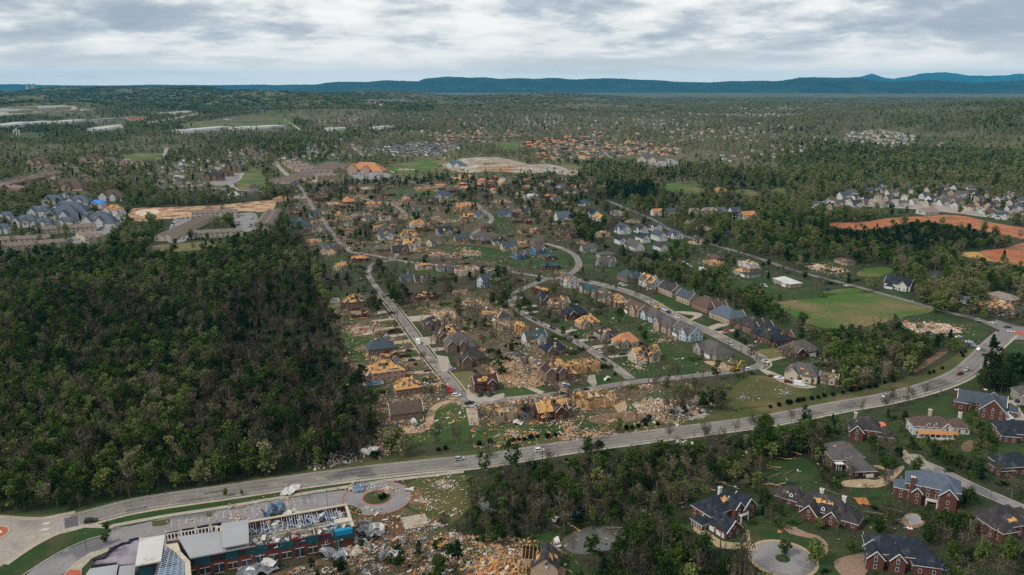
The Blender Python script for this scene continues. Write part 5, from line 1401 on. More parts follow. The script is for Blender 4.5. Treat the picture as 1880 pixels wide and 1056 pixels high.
# ---------------------------------------------------------------- more damaged houses along the upper streets
AUTO = [(505, 535, 372, 'tan', 'rust', 'h'), (540, 560, 366, 'cream', 'grey', 'f'), (575, 602, 372, 'brick', 'rust', 'r'), (600, 622, 378, 'cream', 'ply', 'f'), (585, 607, 356, 'pink', 'grey', 'p'), (628, 652, 376, 'brick', 'rust', 'h'),
        (655, 676, 365, 'tan', 'grey', 'r'), (672, 700, 382, 'tan', 'rust', 'm'), (706, 726, 362, 'brick', 'brown', 'p'), (715, 740, 378, 'cream', 'dark', 'f'), (742, 760, 366, 'grey', 'grey', 'p'), (762, 800, 352, 'ply', 'ply', 'r'),
        (800, 818, 346, 'cream', 'rust', 'h'), (814, 846, 356, 'brick', 'brown', 'p'), (800, 828, 366, 'grey', 'slate', 'n'), (780, 806, 378, 'brown', 'dark', 'p'), (876, 905, 370, 'brown', 'dark', 'p'), (905, 935, 374, 'pink', 'brown', 'f'),
        (640, 656, 352, 'ply', 'ply', 'r'), (660, 690, 350, 'tan', 'grey', 'f'), (508, 528, 390, 'tan', 'rust', 'f'), (526, 550, 396, 'brick', 'rust', 'r'), (545, 566, 384, 'cream', 'grey', 'h'), (566, 592, 400, 'grey', 'slate', 'p'), (575, 595, 428, 'cream', 'grey', 'h'),
        (648, 668, 398, 'grey', 'grey', 'f'), (665, 690, 408, 'cream', 'slate', 'p'), (730, 752, 404, 'cream', 'grey', 'r'), (790, 812, 404, 'grey', 'dark', 'f'), (812, 838, 410, 'cream', 'grey', 'f'), (880, 905, 424, 'brown', 'brown', 'n'), (915, 940, 400, 'grey', 'slate', 'p'),
        (955, 975, 395, 'cream', 'slate', 'n'), (960, 990, 366, 'white', 'white', 'n'), (1000, 1020, 366, 'brick', 'rust', 'n'), (1012, 1032, 372, 'white', 'grey', 'n'), (1062, 1085, 380, 'white', 'teal', 'n'), (985, 1000, 432, 'brown', 'umber', 'n'), (1040, 1060, 440, 'brown', 'dark', 'p'), (1060, 1078, 448, 'brick', 'rust', 'f'),
        (1150, 1172, 410, 'white', 'grey', 'f'), (1250, 1275, 412, 'cream', 'tan', 'f'), (1280, 1308, 425, 'tan', 'brown', 'f'), (1330, 1345, 436, 'grey', 'slate', 'n'), (1265, 1295, 450, 'cream', 'grey', 'f'), (870, 890, 404, 'grey', 'slate', 'p'), (850, 880, 470, 'tan', 'brown', 'f'), (790, 815, 470, 'brown', 'dark', 'f'),
        (700, 722, 345, 'brick', 'brown', 'f'), (520, 545, 350, 'tan', 'grey', 'n'), (440, 470, 362, 'grey', 'grey', 'n'), (392, 420, 362, 'grey', 'slate', 'n'), (365, 385, 358, 'cream', 'grey', 'n'), (330, 355, 362, 'grey', 'dark', 'n'), (290, 310, 352, 'brown', 'grey', 'n'), (420, 440, 366, 'white', 'white', 'n'), (455, 480, 352, 'grey', 'brown', 'n')]
COLN = {'rust': 'orange decked', 'ply': 'bare plywood', 'grey': 'grey roofed', 'brown': 'brown roofed', 'dark': 'dark roofed', 'slate': 'slate roofed', 'umber': 'umber roofed', 'white': 'white roofed', 'teal': 'teal roofed', 'navy': 'navy roofed', 'tan': 'tan roofed', 'steel': 'blue roofed', 'tarp': 'tarp covered'}
WALN = {'brick': 'red brick', 'pink': 'pink brick', 'tan': 'tan brick', 'brown': 'brown brick', 'cream': 'cream', 'white': 'white', 'grey': 'grey', 'ply': 'plywood walled', 'paleblue': 'pale blue', 'blue': 'blue', 'stone': 'stone'}
DMN = {'n': 'still whole', 'p': 'with torn patches', 'h': 'with stripped slopes', 'r': 'open to the sky', 'f': 'fallen into a heap', 'm': 'bare of shingles'}
LAND = [((660, 300), 'below the storage rows'), ((546, 345), 'near the top of the long street'), ((700, 370), 'near the small upper lane'), ((880, 400), 'by the upper curve'), ((800, 345), 'by the white walled lane'), ((1000, 455), 'north of the road bend'), ((1190, 420), 'by the white row'), ((1080, 385), 'by the country road'), ((430, 350), 'beside the apartment lane'), ((310, 350), 'by the sandy lane'), ((860, 480), 'above the roofless white house'), ((600, 410), 'beside the long street')]
seen = {}
for (a, b, c, wl_, rf, d) in AUTO:
    wh = min(LAND, key=lambda q: (q[0][0] - a) ** 2 + 3 * (q[0][1] - c) ** 2)[1]
    lab = f'{COLN[rf]} {WALN[wl_]} house {DMN[d]} {wh}'
    if lab in seen: lab = 'smaller ' + lab
    seen[lab] = 1
    house(lab, (a, b, c), A_C + R.choice([0, 0.4, 1.57, -0.3]), R.choice(['hip', 'gable', 'ranch']), R.choice([1.0, 1.2, 1.5]), wl_, rf, d, group='damaged houses on the upper streets')
_r3 = random.Random(77)
for k in range(60):                                  # more fallen and torn houses packed along the same streets
    for _ in range(60):
        a, c = _r3.uniform(515, 1080), _r3.uniform(335, 480)
        if in_poly([(515, 345), (720, 330), (900, 335), (1080, 385), (1060, 440), (960, 470), (800, 478), (640, 440), (560, 430)], np.array([a]), np.array([c]))[0] and not occ[int(c / 2), int(a / 2)] and not occ[int(c / 2) - 2, int(a / 2) + 3]: break
    else: continue
    w = _r3.uniform(15, 22) * (0.55 + (c - 335) / 260)
    d = _r3.choice(['f', 'f', 'r', 'r', 'h', 'p']); wl_ = _r3.choice(['tan', 'brick', 'cream', 'pink', 'brown', 'ply']); rf = _r3.choice(['rust', 'grey', 'brown', 'dark', 'rust', 'slate'])
    wh = min(LAND, key=lambda q: (q[0][0] - a) ** 2 + 3 * (q[0][1] - c) ** 2)[1]
    lab = f'{COLN[rf]} {WALN[wl_]} house {DMN[d]} {wh}'
    for pre in ('low ', 'narrow ', 'farther '):
        if lab in seen: lab = pre + lab
    seen[lab] = 1
    house(lab, (a - w / 2, a + w / 2, c), A_C + _r3.choice([0, 0.4, 1.57]), _r3.choice(['hip', 'gable', 'ranch']), _r3.choice([1.0, 1.2]), wl_, rf, d, group='damaged houses on the upper streets', detail=c > 400)


# ------------------------------------------------------------------ the large brick houses in the foreground
def estate(label, at, deg, wings, wall, roof, chims=(), dormers=(), patches=0, win=True, porch=None, group='large brick houses among the trees', trim=True, balcony=None):
    gx, gy, _ = GP(*at); ang = math.radians(deg)
    r = random.Random(int(at[0] * 3 + at[1]))
    root = tag(link('brick_house' if wall == 'brick' else 'house', None, None, (gx, gy, 0), ang), label, 'house', group)
    ALL_HOUSES.append(root)
    wings = [Wing(*w) for w in wings]
    for w in wings: w.p *= 1.2
    for w in wings:
        for z in (0, w.h, w.h + 3):
            oc = [(w.cx + a * (w.w / 2 + 1), w.cy + b * (w.d / 2 + 1)) for a, b in ((-1, -1), (1, -1), (1, 1), (-1, 1))]
            occupy_world([(gx + a * math.cos(ang) - b * math.sin(ang), gy + a * math.sin(ang) + b * math.cos(ang), z) for a, b in oc])
    wb, rb, tb, ply = MB(), MB(), MB(), MB()
    sl = []
    for w in wings:
        wall_ring(wb, w.cx, w.cy, w.w, w.d, w.h)
        for g in w.gables(): wb.face(g)
        for s_ in w.slopes(0.5): rb.slab(s_, 0.2); sl.append(s_)
        if w.kind == 'gable':
            for a, b in w.rakes(0.5): tb.cut(); tb.tube([a, b], 0.17, 4)
    link('wall', wb.mesh('wall', [WALLS[wall]]), root)
    ro = link('roof', rb.mesh('roof', [ROOFS[roof]]), root)
    pieces('rake_board', tb, ['white_trim'], root)
    eb = MB()
    for w in wings:                                  # eaves boards
        if w.kind == 'hip':
            for (a, b, L, rz) in ((0, -w.d / 2 - 0.5, w.w + 1.0, 0), (0, w.d / 2 + 0.5, w.w + 1.0, 0), (-w.w / 2 - 0.5, 0, w.d + 0.9, math.pi / 2), (w.w / 2 + 0.5, 0, w.d + 0.9, math.pi / 2)):
                eb.cut(); eb.box((w.cx + a, w.cy + b, w.h - 0.5 * w.p - 0.16), (L, 0.08, 0.22), rot=rz)
    pieces('eaves_board', eb, ['white_trim'], root)
    sl.sort(key=lambda s_: -(Vector(s_[1]) - Vector(s_[0])).length)
    for k in range(patches):
        ply.cut(); ply.slab(patch(sl[k % min(4, len(sl))], r, r.uniform(0.5, 1.5) if k else 1.8, 0.09), 0.06)
    pieces('exposed_sheathing', ply, [ROOFS['ply']], ro)
    for (x, y, z0, z1, m) in chims: chimney(root, x, y, z0, z1, WALLS[m], 1.4)
    for (x, y, z, dz) in dormers:                    # small gabled dormers, facing -y unless dz says otherwise
        db = MB(); db.box((0, 0.6, 0.75), (1.5, 2.4, 1.5), bottom=False, top=False)
        for s_ in (1, -1): db.slab([(s_ * 1.05, -0.9, 1.35), (s_ * 1.05, 2.2, 1.35), (0, 2.2, 2.35), (0, -0.9, 2.35)], 0.1, 1)
        db.face([(-0.75, -0.6, 1.5), (0.75, -0.6, 1.5), (0, -0.6, 2.2)])
        d = link('dormer', db.mesh('dormer', ['white_trim', ROOFS[roof]]), root, (x, y, z), dz)
        a, b = window_mesh(0.9, 1.1)
        link('pane', b, d, (0, -0.63, 0.85))
    if porch:                                        # (x, y, w, d, h, roof material)
        x, y, w_, d_, h_, pm = porch
        p = MB(); p.slab([(x - w_ / 2, y - d_, h_ - 0.3), (x + w_ / 2, y - d_, h_ - 0.3), (x + w_ / 2, y, h_ + 0.7), (x - w_ / 2, y, h_ + 0.7)], 0.14)
        link('porch_roof', p.mesh('porch_roof', [pm if isinstance(pm, str) else pm]), root)
        n = max(2, int(w_ / 2.4))
        for k in range(n + 1):
            q = MB(); q.box((x - w_ / 2 + 0.2 + k * (w_ - 0.4) / n, y - d_ + 0.2, (h_ - 0.4) / 2), (0.24, 0.24, h_ - 0.4)); link('column', q.mesh('column', ['white_trim']), root)
        q = MB(); q.box((x, y - d_ / 2, 0.2), (w_, d_, 0.4)); q.box((x, y - d_ + 0.2, 1.2), (w_ - 0.5, 0.08, 0.1)); q.box((x, y - d_ + 0.2, 0.8), (w_ - 0.5, 0.05, 0.5)); link('porch_rail', q.mesh('porch_rail', ['white_trim']), root)
    if balcony:
        x, y, z = balcony
        q = MB(); q.box((x, y, z), (4.4, 2.0, 0.25))
        q.box((x, y - 0.95, z + 1.0), (4.4, 0.1, 0.12))
        for k in range(9): q.box((x - 2.1 + k * 0.525, y - 0.95, z + 0.55), (0.1, 0.1, 0.9))
        for k in (-1, 1): q.box((x + k * 2.0, y - 0.8, z / 2), (0.35, 0.35, z))
        link('balcony', q.mesh('balcony', ['white_trim']), root)
    if win:
        for w in wings:
            for (nx, ny, L, off, rz) in ((0, -1, w.w, w.d / 2, 0), (1, 0, w.d, w.w / 2, math.pi / 2), (-1, 0, w.d, w.w / 2, -math.pi / 2), (0, 1, w.w, w.d / 2, math.pi)):
                if not face_cam(gx, gy, ang, 0, 0, nx, ny): continue
                n = max(1, int(L / 3.3))
                for k in range(n):
                    t = (k + 0.5) / n - 0.5
                    x = w.cx + (t * L if ny else nx * (off + 0.06)); y = w.cy + (t * L if nx else ny * (off + 0.06))
                    for z in ([1.7, 4.6, 7.4] if w.h > 8 else [1.7, 4.6] if w.h > 5 else [1.7]):
                        if any(v is not w and abs(x - v.cx) < v.w / 2 + 0.2 and abs(y - v.cy) < v.d / 2 + 0.2 and z < v.h + 0.8 for v in wings): continue
                        add_window(root, x, y, z, rz, 1.1, 1.7)
                if w.kind == 'gable' and w.ax == ('y' if ny else 'x') and w.p * L / 2 > 2.0: add_window(root, w.cx + nx * (off + 0.06), w.cy + ny * (off + 0.06), w.h + 0.7, rz, 0.9, 1.1)
    return root


e1 = estate('navy roofed brick house with white balcony, white chimney and one square orange patch', (1331, 952), 32,
            [(0, 3, 21, 10.5, 5.7, 'hip', 0.62), (-7.4, -5.2, 8.0, 12.5, 3.5, 'gable', 0.78, 'y'), (8.2, -1.8, 7.2, 6.5, 5.3, 'gable', 0.85, 'y'), (2.6, -2.2, 4.2, 5.0, 6.6, 'gable', 0.9, 'y'), (-13.0, 1.0, 3.6, 6.0, 3.1, 'hip', 0.5)],
            'brick', 'navy', chims=[(1.5, 5.0, 5.7, 11.2, 'white')], dormers=[(-6.6, -5.0, 4.4, 1.57), (-6.6, -8.0, 4.4, 1.57)], patches=1, balcony=(4.6, -5.2, 3.1))
for yy in (-3.0, -8.2): link('garage_door', GAR_ME, e1, (-11.47, yy, 0.02), -math.pi / 2, 0.85)
for k in range(5):
    q = MB(); q.box((-14.9, -1.6 + k * 1.3, 1.5), (0.22, 0.22, 3.0)); link('column', q.mesh('column', ['white_trim']), e1)
estate('long charcoal roofed brick house with two white chimneys and rows of orange roof scars', (1505, 944), -36,
       [(1.5, 1.5, 20, 9.5, 3.6, 'hip', 0.85), (-12.5, 3.5, 11, 8, 3.4, 'hip', 0.8), (-2.5, -4.5, 6.2, 7, 3.4, 'gable', 0.95, 'y'), (6.0, -4.0, 5.8, 6.5, 3.3, 'gable', 0.95, 'y'), (12.0, -1.0, 7, 7, 3.5, 'hip', 0.8, 'y')],
       'brick', 'dark', chims=[(-1.0, 4.0, 3.5, 9.2, 'white'), (8.0, 3.0, 3.5, 9.2, 'white')], dormers=[(1.8, -2.6, 3.6, 0), (-12.0, 0.6, 3.8, 0)], patches=9)
e3 = estate('brown hip roofed brick house with open garage above the tan forecourt', (1558, 856), 4,
            [(0, 6, 12.5, 14, 5.4, 'hip', 0.55, 'y'), (1.6, -5.6, 10.6, 11, 3.6, 'hip', 0.6, 'y'), (-6.0, 2, 5, 9, 5.0, 'hip', 0.55, 'y')], 'brick', 'grey', patches=2)
link('garage_door', GAR_ME, e3, (4.2, -11.2, 0.02), 0, 0.7)
q = MB(); q.box((-0.3, -11.12, 1.15), (5.0, 0.06, 2.3)); link('garage_shade_panel', q.mesh('garage_shade_panel', ['painted_interior_shade']), e3)  # flat dark panel on the solid wall: shade inside the garage put into colour
for k in range(3):
    q = MB(); q.box((-8.0 + k * 1.2, -4.2, 1.8), (0.3, 0.3, 3.6)); link('column', q.mesh('column', ['white_trim']), e3)
q = MB(); q.box((-6.8, -4.0, 3.75), (3.8, 2.4, 0.3)); link('porch_roof', q.mesh('porch_roof', ['white_trim']), e3)
estate('tall red brick house with blue slate roof and a tall chimney beside the estate road', (1706, 921), -27,
       [(0.5, 2, 20, 11, 8.6, 'hip', 0.62), (6.2, -3.8, 6.2, 7.0, 7.6, 'gable', 0.85, 'y'), (-11.0, 0.0, 5.2, 6.5, 5.6, 'hip', 0.6), (-5.0, -3.8, 3.6, 4.0, 6.0, 'gable', 0.9, 'y')],
       'brick', 'steel', chims=[(-7.2, -4.0, 0.1, 11.5, 'brick')], balcony=(0.6, -4.6, 3.0), trim=True)
estate('black roofed brick house with torn white trim at the lower edge of the wood', (1842, 978), 14,
       [(0, 2, 17, 12, 5.6, 'hip', 0.75), (9.5, 3, 8, 9, 4.6, 'hip', 0.7), (-4.6, -4.2, 6, 5, 5.3, 'hip', 0.75, 'y')], 'brick', 'dark', patches=3)
estate('navy roofed brick house with three white trimmed gables and a brick chimney', (1646, 1036), -14,
       [(0, 3, 21, 11, 5.6, 'hip', 0.66), (-8.6, -2.8, 5.6, 7.0, 5.2, 'gable', 0.85, 'y'), (-1.2, -3.0, 5.0, 6.4, 5.4, 'gable', 0.9, 'y'), (8.8, -1.2, 9, 8, 4.4, 'hip', 0.7, 'y')],
       'brick', 'navy', chims=[(4.8, 7.5, 0.1, 11.0, 'brick')])
estate('navy roofed dark brick house hidden in trees, shed roof facing the road', (1862, 868), 6,
       [(0, 2, 15, 10, 5.0, 'hip', 0.7), (-7.0, -0.5, 6, 7, 4.0, 'hip', 0.7, 'y')], 'brick', 'navy')
estate('slate roofed dark brick house with one great gable end and white rakes', (1800, 757), -30,
       [(0, 4, 22, 9.5, 5.6, 'gable', 0.75), (5.0, -2.8, 11.5, 12, 5.3, 'gable', 0.85, 'y'), (-9.5, 1.5, 6, 7, 5.0, 'hip', 0.7, 'y'), (13.0, 4, 7, 7, 3.6, 'hip', 0.7)],
       'brick', 'slate', chims=[(-12.6, 2.5, 0.1, 9.5, 'brick'), (1, 8, 5, 10.4, 'brick')])
estate('white house with a copper porch roof, white columns and two chimneys', (1716, 797), -6,
       [(-2, 2, 19, 9, 5.4, 'hip', 0.62), (3.6, -2.0, 5.5, 5, 5.1, 'gable', 0.85, 'y'), (12, 5, 10, 8, 4.0, 'hip', 0.65)], 'white', 'brown', chims=[(-1, 6.0, 5.0, 10.6, 'cream'), (14, 7, 4, 9.2, 'white')],
       dormers=[(-4.4, -1.6, 5.2, 0), (-1.0, -1.6, 5.2, 0)], porch=(-1.2, -4.6, 19, 2.6, 3.2, 'copper_roof'))
estate('charcoal roofed brick house with an orange tarp flapping behind its roof', (1586, 802), -20,
       [(0, 2, 14, 10, 5.6, 'hip', 0.85), (-4.0, -4.2, 6, 6, 5.2, 'gable', 0.9, 'y'), (9, 0, 8, 8, 3.6, 'hip', 0.75, 'y')], 'brick', 'dark', chims=[(-4.6, 3, 5, 11.0, 'tan')])
estate('navy roofed house cut by the edge, under trees below the white trucks', (1868, 806), -12,
       [(0, 2, 18, 11, 4.6, 'hip', 0.7), (-6, -3, 7, 7, 4.2, 'hip', 0.7, 'y')], 'brick', 'navy')
estate('pale stone house at the edge beside the concrete drive', (1889, 737), -8, [(0, 2, 14, 9, 5.6, 'hip', 0.6), (-4, -2.5, 5, 6, 5.2, 'gable', 0.8, 'y')], 'stone', 'grey')


# the shattered house at the bottom edge: half a roof standing over a field of splintered boards
def shattered():
    gx, gy, _ = GP(960, 1046)
    root = tag(link('house', None, None, (gx, gy, 0), math.radians(-8)), 'shattered house, charcoal roof half standing over heaped orange boards', 'house')
    ws = [Wing(8.2, 1.0, 9.5, 10, 4.4, 'gable', 0.85, 'y'), Wing(2.8, 3.5, 6, 7, 4.6, 'gable', 0.85)]
    wb, rb, rf, ply = MB(), MB(), MB(), MB()
    for i, w in enumerate(ws):
        wall_ring(wb, w.cx, w.cy, w.w, w.d, w.h)
        for g in w.gables(): wb.face(g)
        for j, s_ in enumerate(w.slopes()):
            if i == 1 and j == 0: rafters(rf, s_, R, 0.9)
            else:
                rb.slab(s_, 0.2)
                for _ in range(2): ply.cut(); ply.slab(patch(s_, R, R.uniform(0.8, 1.8), 0.1), 0.06)
    link('wall', wb.mesh('wall', [WALLS['tan']]), root)
    ro = link('roof', rb.mesh('roof', [ROOFS['dark']]), root)
    pieces('rafter', rf, ['raw_lumber'], ro)
    pieces('exposed_sheathing', ply, [ROOFS['ply']], ro)
    d = MB()
    for s_ in (1, -1): d.slab([(s_ * 1.6, -1, 1.5), (s_ * 1.6, 2.4, 1.5), (0, 2.4, 3.0), (0, -1, 3.0)], 0.12, 1)
    d.box((0, 0.6, 0.75), (2.4, 2.6, 1.5)); d.face([(-1.2, -0.72, 1.5), (1.2, -0.72, 1.5), (0, -0.72, 2.7)])
    link('dormer', d.mesh('dormer', ['white_trim', ROOFS['dark']]), root, (9.6, -3.4, 4.2), 0.6)
    pb = MB()
    for k in range(7):
        pb.cut(); pb.box((-9 + k * 2.6, R.uniform(-5, 4), 1.3), (0.16, R.uniform(3, 7), 2.6), rot=R.uniform(-0.2, 0.2)); pb.cut(); pb.box((-8 + k * 2.5, R.uniform(-4, 3), 1.2), (R.uniform(2, 4), 0.16, 2.4))
    pieces('partition', pb, ['raw_lumber'], root)
    fr = MB()
    for k in range(9): fr.cut(); fr.box((R.uniform(-14, 3), R.uniform(-7, 5), R.uniform(0.6, 2.2)), (R.uniform(2, 4.5), R.uniform(1.5, 3.0), 0.1), rot=R.uniform(0, 3), tilt=(R.gauss(0, 0.35), R.gauss(0, 0.35)))
    pieces('exposed_sheathing', fr, [ROOFS['ply']], root)
    rb2 = MB()
    def pos():
        a, b = R.gauss(-7, 7), R.gauss(-1, 5)
        return a, b, max(0.05, 2.4 * (1 - math.hypot((a + 7) / 15, (b + 1) / 9))) * R.random()
    rub_pieces(rb2, 900, pos, 1.1, [0.30, 0.22, 0.24, 0.09, 0.04, 0.04, 0.03, 0.01, 0.03])
    tag(link('rubble', rb2.mesh('rubble', RUB), root), kind='stuff')
    for z in (0, 4): occupy_world([(gx + a, gy + b, z) for a, b in ((-24, -12), (16, -12), (16, 9), (-24, 9))])


shattered()
for pt, lab in (((688, 704), None),):
    pass
# pools
def pool(label, corners, water, z=0.2):
    root = tag(link('swimming_pool', None, None, (*GP(*corners[0])[:2], 0)), label, 'pool')
    o = np.array(GP(*corners[0])[:2])
    P = [np.array(GP(*c)[:2]) - o for c in corners]
    c = sum(P) / 4
    out = [p + (p - c) / np.linalg.norm(p - c) * 1.2 for p in P]
    d = MB(); d.prism([tuple(p) for p in out], 0, z)
    link('coping', d.mesh('coping', ['concrete']), root)
    w = MB(); w.prism([tuple(p) for p in P], z - 0.1, z + 0.02)
    link('water', w.mesh('water', [water]), root)


pool('long blue swimming pool behind the pink brick house', [(669, 704), (700, 700.5), (701, 705), (670, 709)], 'pool_water')
pool('small dark green swimming pool on a sandy deck by the forest', [(609, 550), (618, 549.5), (620, 554), (610, 555)], 'green_pool_water')
pool('empty grey oval pool behind the tall red brick house', [(1666, 950), (1682, 947), (1690, 958), (1674, 963)], 'grey_debris')


# ------------------------------------------------------------------ the torn open school
def school():
    root = tag(link('school', None, None, (0, 0, 0)), 'long brick and teal school with its roof torn off one wing', 'school building')
    HT = 8.2
    def W3(px, py, z): return tuple(GZ(px, py, z)) + (z,)
    base0, base1 = np.array(GP(650, 1004)[:2]), np.array(GP(420, 1049)[:2])
    u = (base1 - base0) / np.linalg.norm(base1 - base0)                # leftwards along the front
    n = np.array([u[1], -u[0]]);  n = n if n[1] > 0 else -n             # into the building
    def at(a, b, z=0.0):
        p = base0 + u * a + n * b
        return (p[0], p[1], z)
    # depth of the wing from the back top edge in the photo
    bk = np.array(GZ(628, 930, HT)) - base0
    D = float(bk @ n)
    global SCHOOL_AT
    SCHOOL_AT = (at, D, u, n)
    rotu = math.atan2(u[1], u[0])
    L = 74.0
    def bx(mb, a0, a1, b0, b1, z0, z1, m=0, **k):
        c = base0 + u * (a0 + a1) / 2 + n * (b0 + b1) / 2
        mb.box((c[0], c[1], (z0 + z1) / 2), (abs(a1 - a0), abs(b1 - b0), z1 - z0), rot=rotu, m=m, **k)
    RL = 46.0                                                       # length of the roofless wing
    # front wall: brick below, teal bays above, dark strips of windows with red frames between
    wb, tl, rd = MB(), MB(), MB()
    bx(wb, -0.2, L, 0, 0.4, 0, 4.5)
    link('brick_wall', wb.mesh('brick_wall', ['school_brick']), root)
    x = 8.0; bay = 9.4
    k = 0
    glass_bays = []
    while x < L - 4:
        tl.cut(); bx(tl, x + 4.9, min(x + bay, L), -0.04, 0.36, 4.5, 7.9 - (0.5 if k % 2 else 0))
        glass_bays.append((x, x + 4.9)); x += bay; k += 1
    tl.cut(); bx(tl, 0, 7.6, -0.6, 0.3, 4.55, 8.0)
    pieces('teal_cladding', tl, ['school_teal'], root)
    for (a0, a1) in glass_bays:
        f = MB(); bx(f, a0 + 0.05, a1 - 0.05, 0.0, 0.3, 7.25, 7.7); bx(f, a0 + 0.05, a1 - 0.05, 0.0, 0.3, 4.52, 4.95); bx(f, (a0 + a1) / 2 - 0.12, (a0 + a1) / 2 + 0.12, -0.05, 0.3, 0.5, 7.6)
        fo = link('window_frame', f.mesh('window_frame', ['school_red']), root)
        g = MB(); bx(g, a0 + 0.1, a1 - 0.1, 0.12, 0.26, 4.96, 7.24); link('pane', g.mesh('pane', ['window_glass']), fo)
    for i, a in enumerate(np.arange(4.0, L - 2, 4.7)):
        w = 3.4
        f = MB(); z0, z1 = (0.9, 3.2) if i % 3 else (0.3, 3.8)
        bx(f, a, a + w, -0.08, 0.1, z0 - 0.16, z0); bx(f, a, a + w, -0.08, 0.1, z1, z1 + 0.16); bx(f, a + w / 2 - 0.06, a + w / 2 + 0.06, -0.08, 0.1, z0, z1)
        fo = link('window', f.mesh('window', ['white_trim']), root)
        g = MB(); bx(g, a, a + w, -0.05, 0.05, z0, z1); link('pane', g.mesh('pane', ['window_glass']), fo)
    # body of the roofless wing: back and end walls, upper floor, corridor and room walls
    sw = MB()
    sw.cut(); bx(sw, 0, RL + 2, D - 0.4, D, 0, 8.6, m=0); sw.cut(); bx(sw, -0.35, 0.1, 0.41, D + 0.3, 0, 8.2, m=0); sw.cut(); bx(sw, RL, RL + 0.5, 0.41, D - 0.42, 0, 8.0, m=0)
    pieces('end_wall', sw, ['school_brick'], root)
    pc = MB(); pc.cut(); bx(pc, -0.6, RL + 2.4, D - 0.7, D + 0.3, 8.6, 9.0); pc.cut(); bx(pc, RL - 0.4, RL + 1.0, 0, D - 0.72, 8.3, 8.7); pc.cut(); bx(pc, -0.6, 0.5, 0.3, D - 0.72, 8.3, 8.65)
    pieces('parapet', pc, ['school_cream'], root)
    fl = MB(); bx(fl, 0.12, RL - 0.02, 0.42, D - 0.42, 4.1, 4.4); link('upper_floor', fl.mesh('upper_floor', ['school_floor']), root)
    pt = MB()
    for b in (D * 0.36, D * 0.48): pt.cut(); bx(pt, 0.2, RL - 0.2, b, b + 0.2, 4.4, 7.6)
    rooms = np.arange(4.5, RL - 2, 4.7)
    for i, a in enumerate(rooms):
        pt.cut(); bx(pt, a, a + 0.2, 0.45, D * 0.36 - 0.05, 4.4, R.uniform(6.6, 8.0))
        if i % 2 == 0: pt.cut(); bx(pt, a, a + 0.2, D * 0.48 + 0.25, D - 0.5, 4.4, R.uniform(5.8, 7.6))
    pieces('partition', pt, ['school_cream'], root)
    # roof joists over the back half, many bent or fallen
    for i, a in enumerate(np.arange(1.0, RL - 0.6, 0.95)):
        if R.random() < 0.16: continue
        j = MB(); sag = R.random() < 0.34
        z0, z1 = 8.1, 8.2
        b0, b1 = D * 0.50, D - 0.5
        q0, q1 = at(a + (R.uniform(-1.5, 1.5) if sag else 0), b0, z0 - (R.uniform(1.0, 3.2) if sag else 0)), at(a, b1, z1 - (R.uniform(0, 2.2) if sag else 0))
        j.tube([q0, q1], 0.11, 4); q0 = (q0[0], q0[1], q0[2] - 0.45); q1 = (q1[0], q1[1], q1[2] - 0.45); j.tube([q0, q1], 0.05, 4)
        link('joist', j.mesh('joist', ['joist_steel']), root)
    tg = MB()                                        # twisted steel, ducts and ceiling pieces
    for _ in range(700):
        a = R.choice([R.uniform(0.5, RL - 1), R.gauss(8, 4), R.gauss(28, 4)]); a = min(RL - 0.5, max(0.4, a)); b = R.uniform(0.8, D - 0.8) if R.random() < 0.5 else R.uniform(D * 0.45, D - 0.6)
        p = at(a, b, 4.5 + R.random() ** 1.4 * 3.2); q = R.uniform(0, 6.3); ln = R.uniform(1.0, 4.0); dz = R.gauss(0, 0.9)
        tg.tube([p, (p[0] + math.cos(q) * ln, p[1] + math.sin(q) * ln, max(4.5, p[2] + dz))], R.choice([0.08, 0.12, 0.17]), 4, m=R.choices([0, 1, 2, 3], [5, 3, 3, 1])[0])
    for _ in range(420):
        a, b = R.uniform(0.5, RL - 1), R.uniform(0.7, D - 0.8)
        p = at(a, b, 4.6 + R.random() ** 1.6 * 3.4)
        tg.box(p, (R.uniform(0.5, 3.0), R.uniform(0.4, 1.8), R.uniform(0.05, 0.6)), rot=R.uniform(0, 3), m=R.choices([0, 1, 2, 3, 4, 5], [2, 3, 2, 1, 2, 2])[0], tilt=(R.gauss(0, 0.3), R.gauss(0, 0.3)))
    tag(link('rubble', tg.mesh('rubble', ['joist_steel', 'white_debris', 'blue_debris', 'dark_debris', 'school_cream', 'pink_debris']), root), kind='stuff')
    bl = MB(); bx(bl, 0.3, 6.8, -0.75, 1.2, 6.2, 8.15); link('blue_canopy', bl.mesh('blue_canopy', ['pool_water_paint']), root)
    tn = MB(); bx(tn, -0.2, 6.0, D * 0.28, D * 0.46, 0, 8.4); link('stair_tower', tn.mesh('stair_tower', ['school_cream']), root)
    # grey standing seam roofs left of the torn wing
    def roofp(name, px, z, m, th=0.5, skirt=None):
        P = []
        for (x_, y_), z_ in zip(px, z):
            q = np.array(GZ(x_, y_, z_)); b = float((q - base0) @ n)
            if b < -0.7: q = q - n * (b + 0.7)
            P.append((q[0], q[1], z_))
        r_ = MB(); r_.slab(P, th); o = link(name, r_.mesh(name, [m]), root)
        s_ = MB(); c_ = np.mean([p[:2] for p in P], 0); s_.prism([tuple(np.array(p[:2]) + (c_ - np.array(p[:2])) / np.linalg.norm(c_ - np.array(p[:2])) * 1.5) for p in P], 0.0, min(z) - th - 0.06, top=False)
        link('wall', s_.mesh('wall', [skirt or 'school_teal']), root)
        for zz in (0, max(z)): occupy_world([(p[0], p[1], zz) for p in P])
        return o
    roofp('metal_roof', [(326, 985), (408, 975), (455, 965), (457, 1003), (470, 1004), (395, 1024), (349, 1030)], [9.4, 9.4, 9.4, 8.8, 8.8, 8.6, 8.6], 'seam_grey')
    roofp('metal_roof', [(406, 962), (456, 953), (457, 1000), (409, 1009)], [11.0, 11.0, 10.2, 10.2], 'seam_grey')
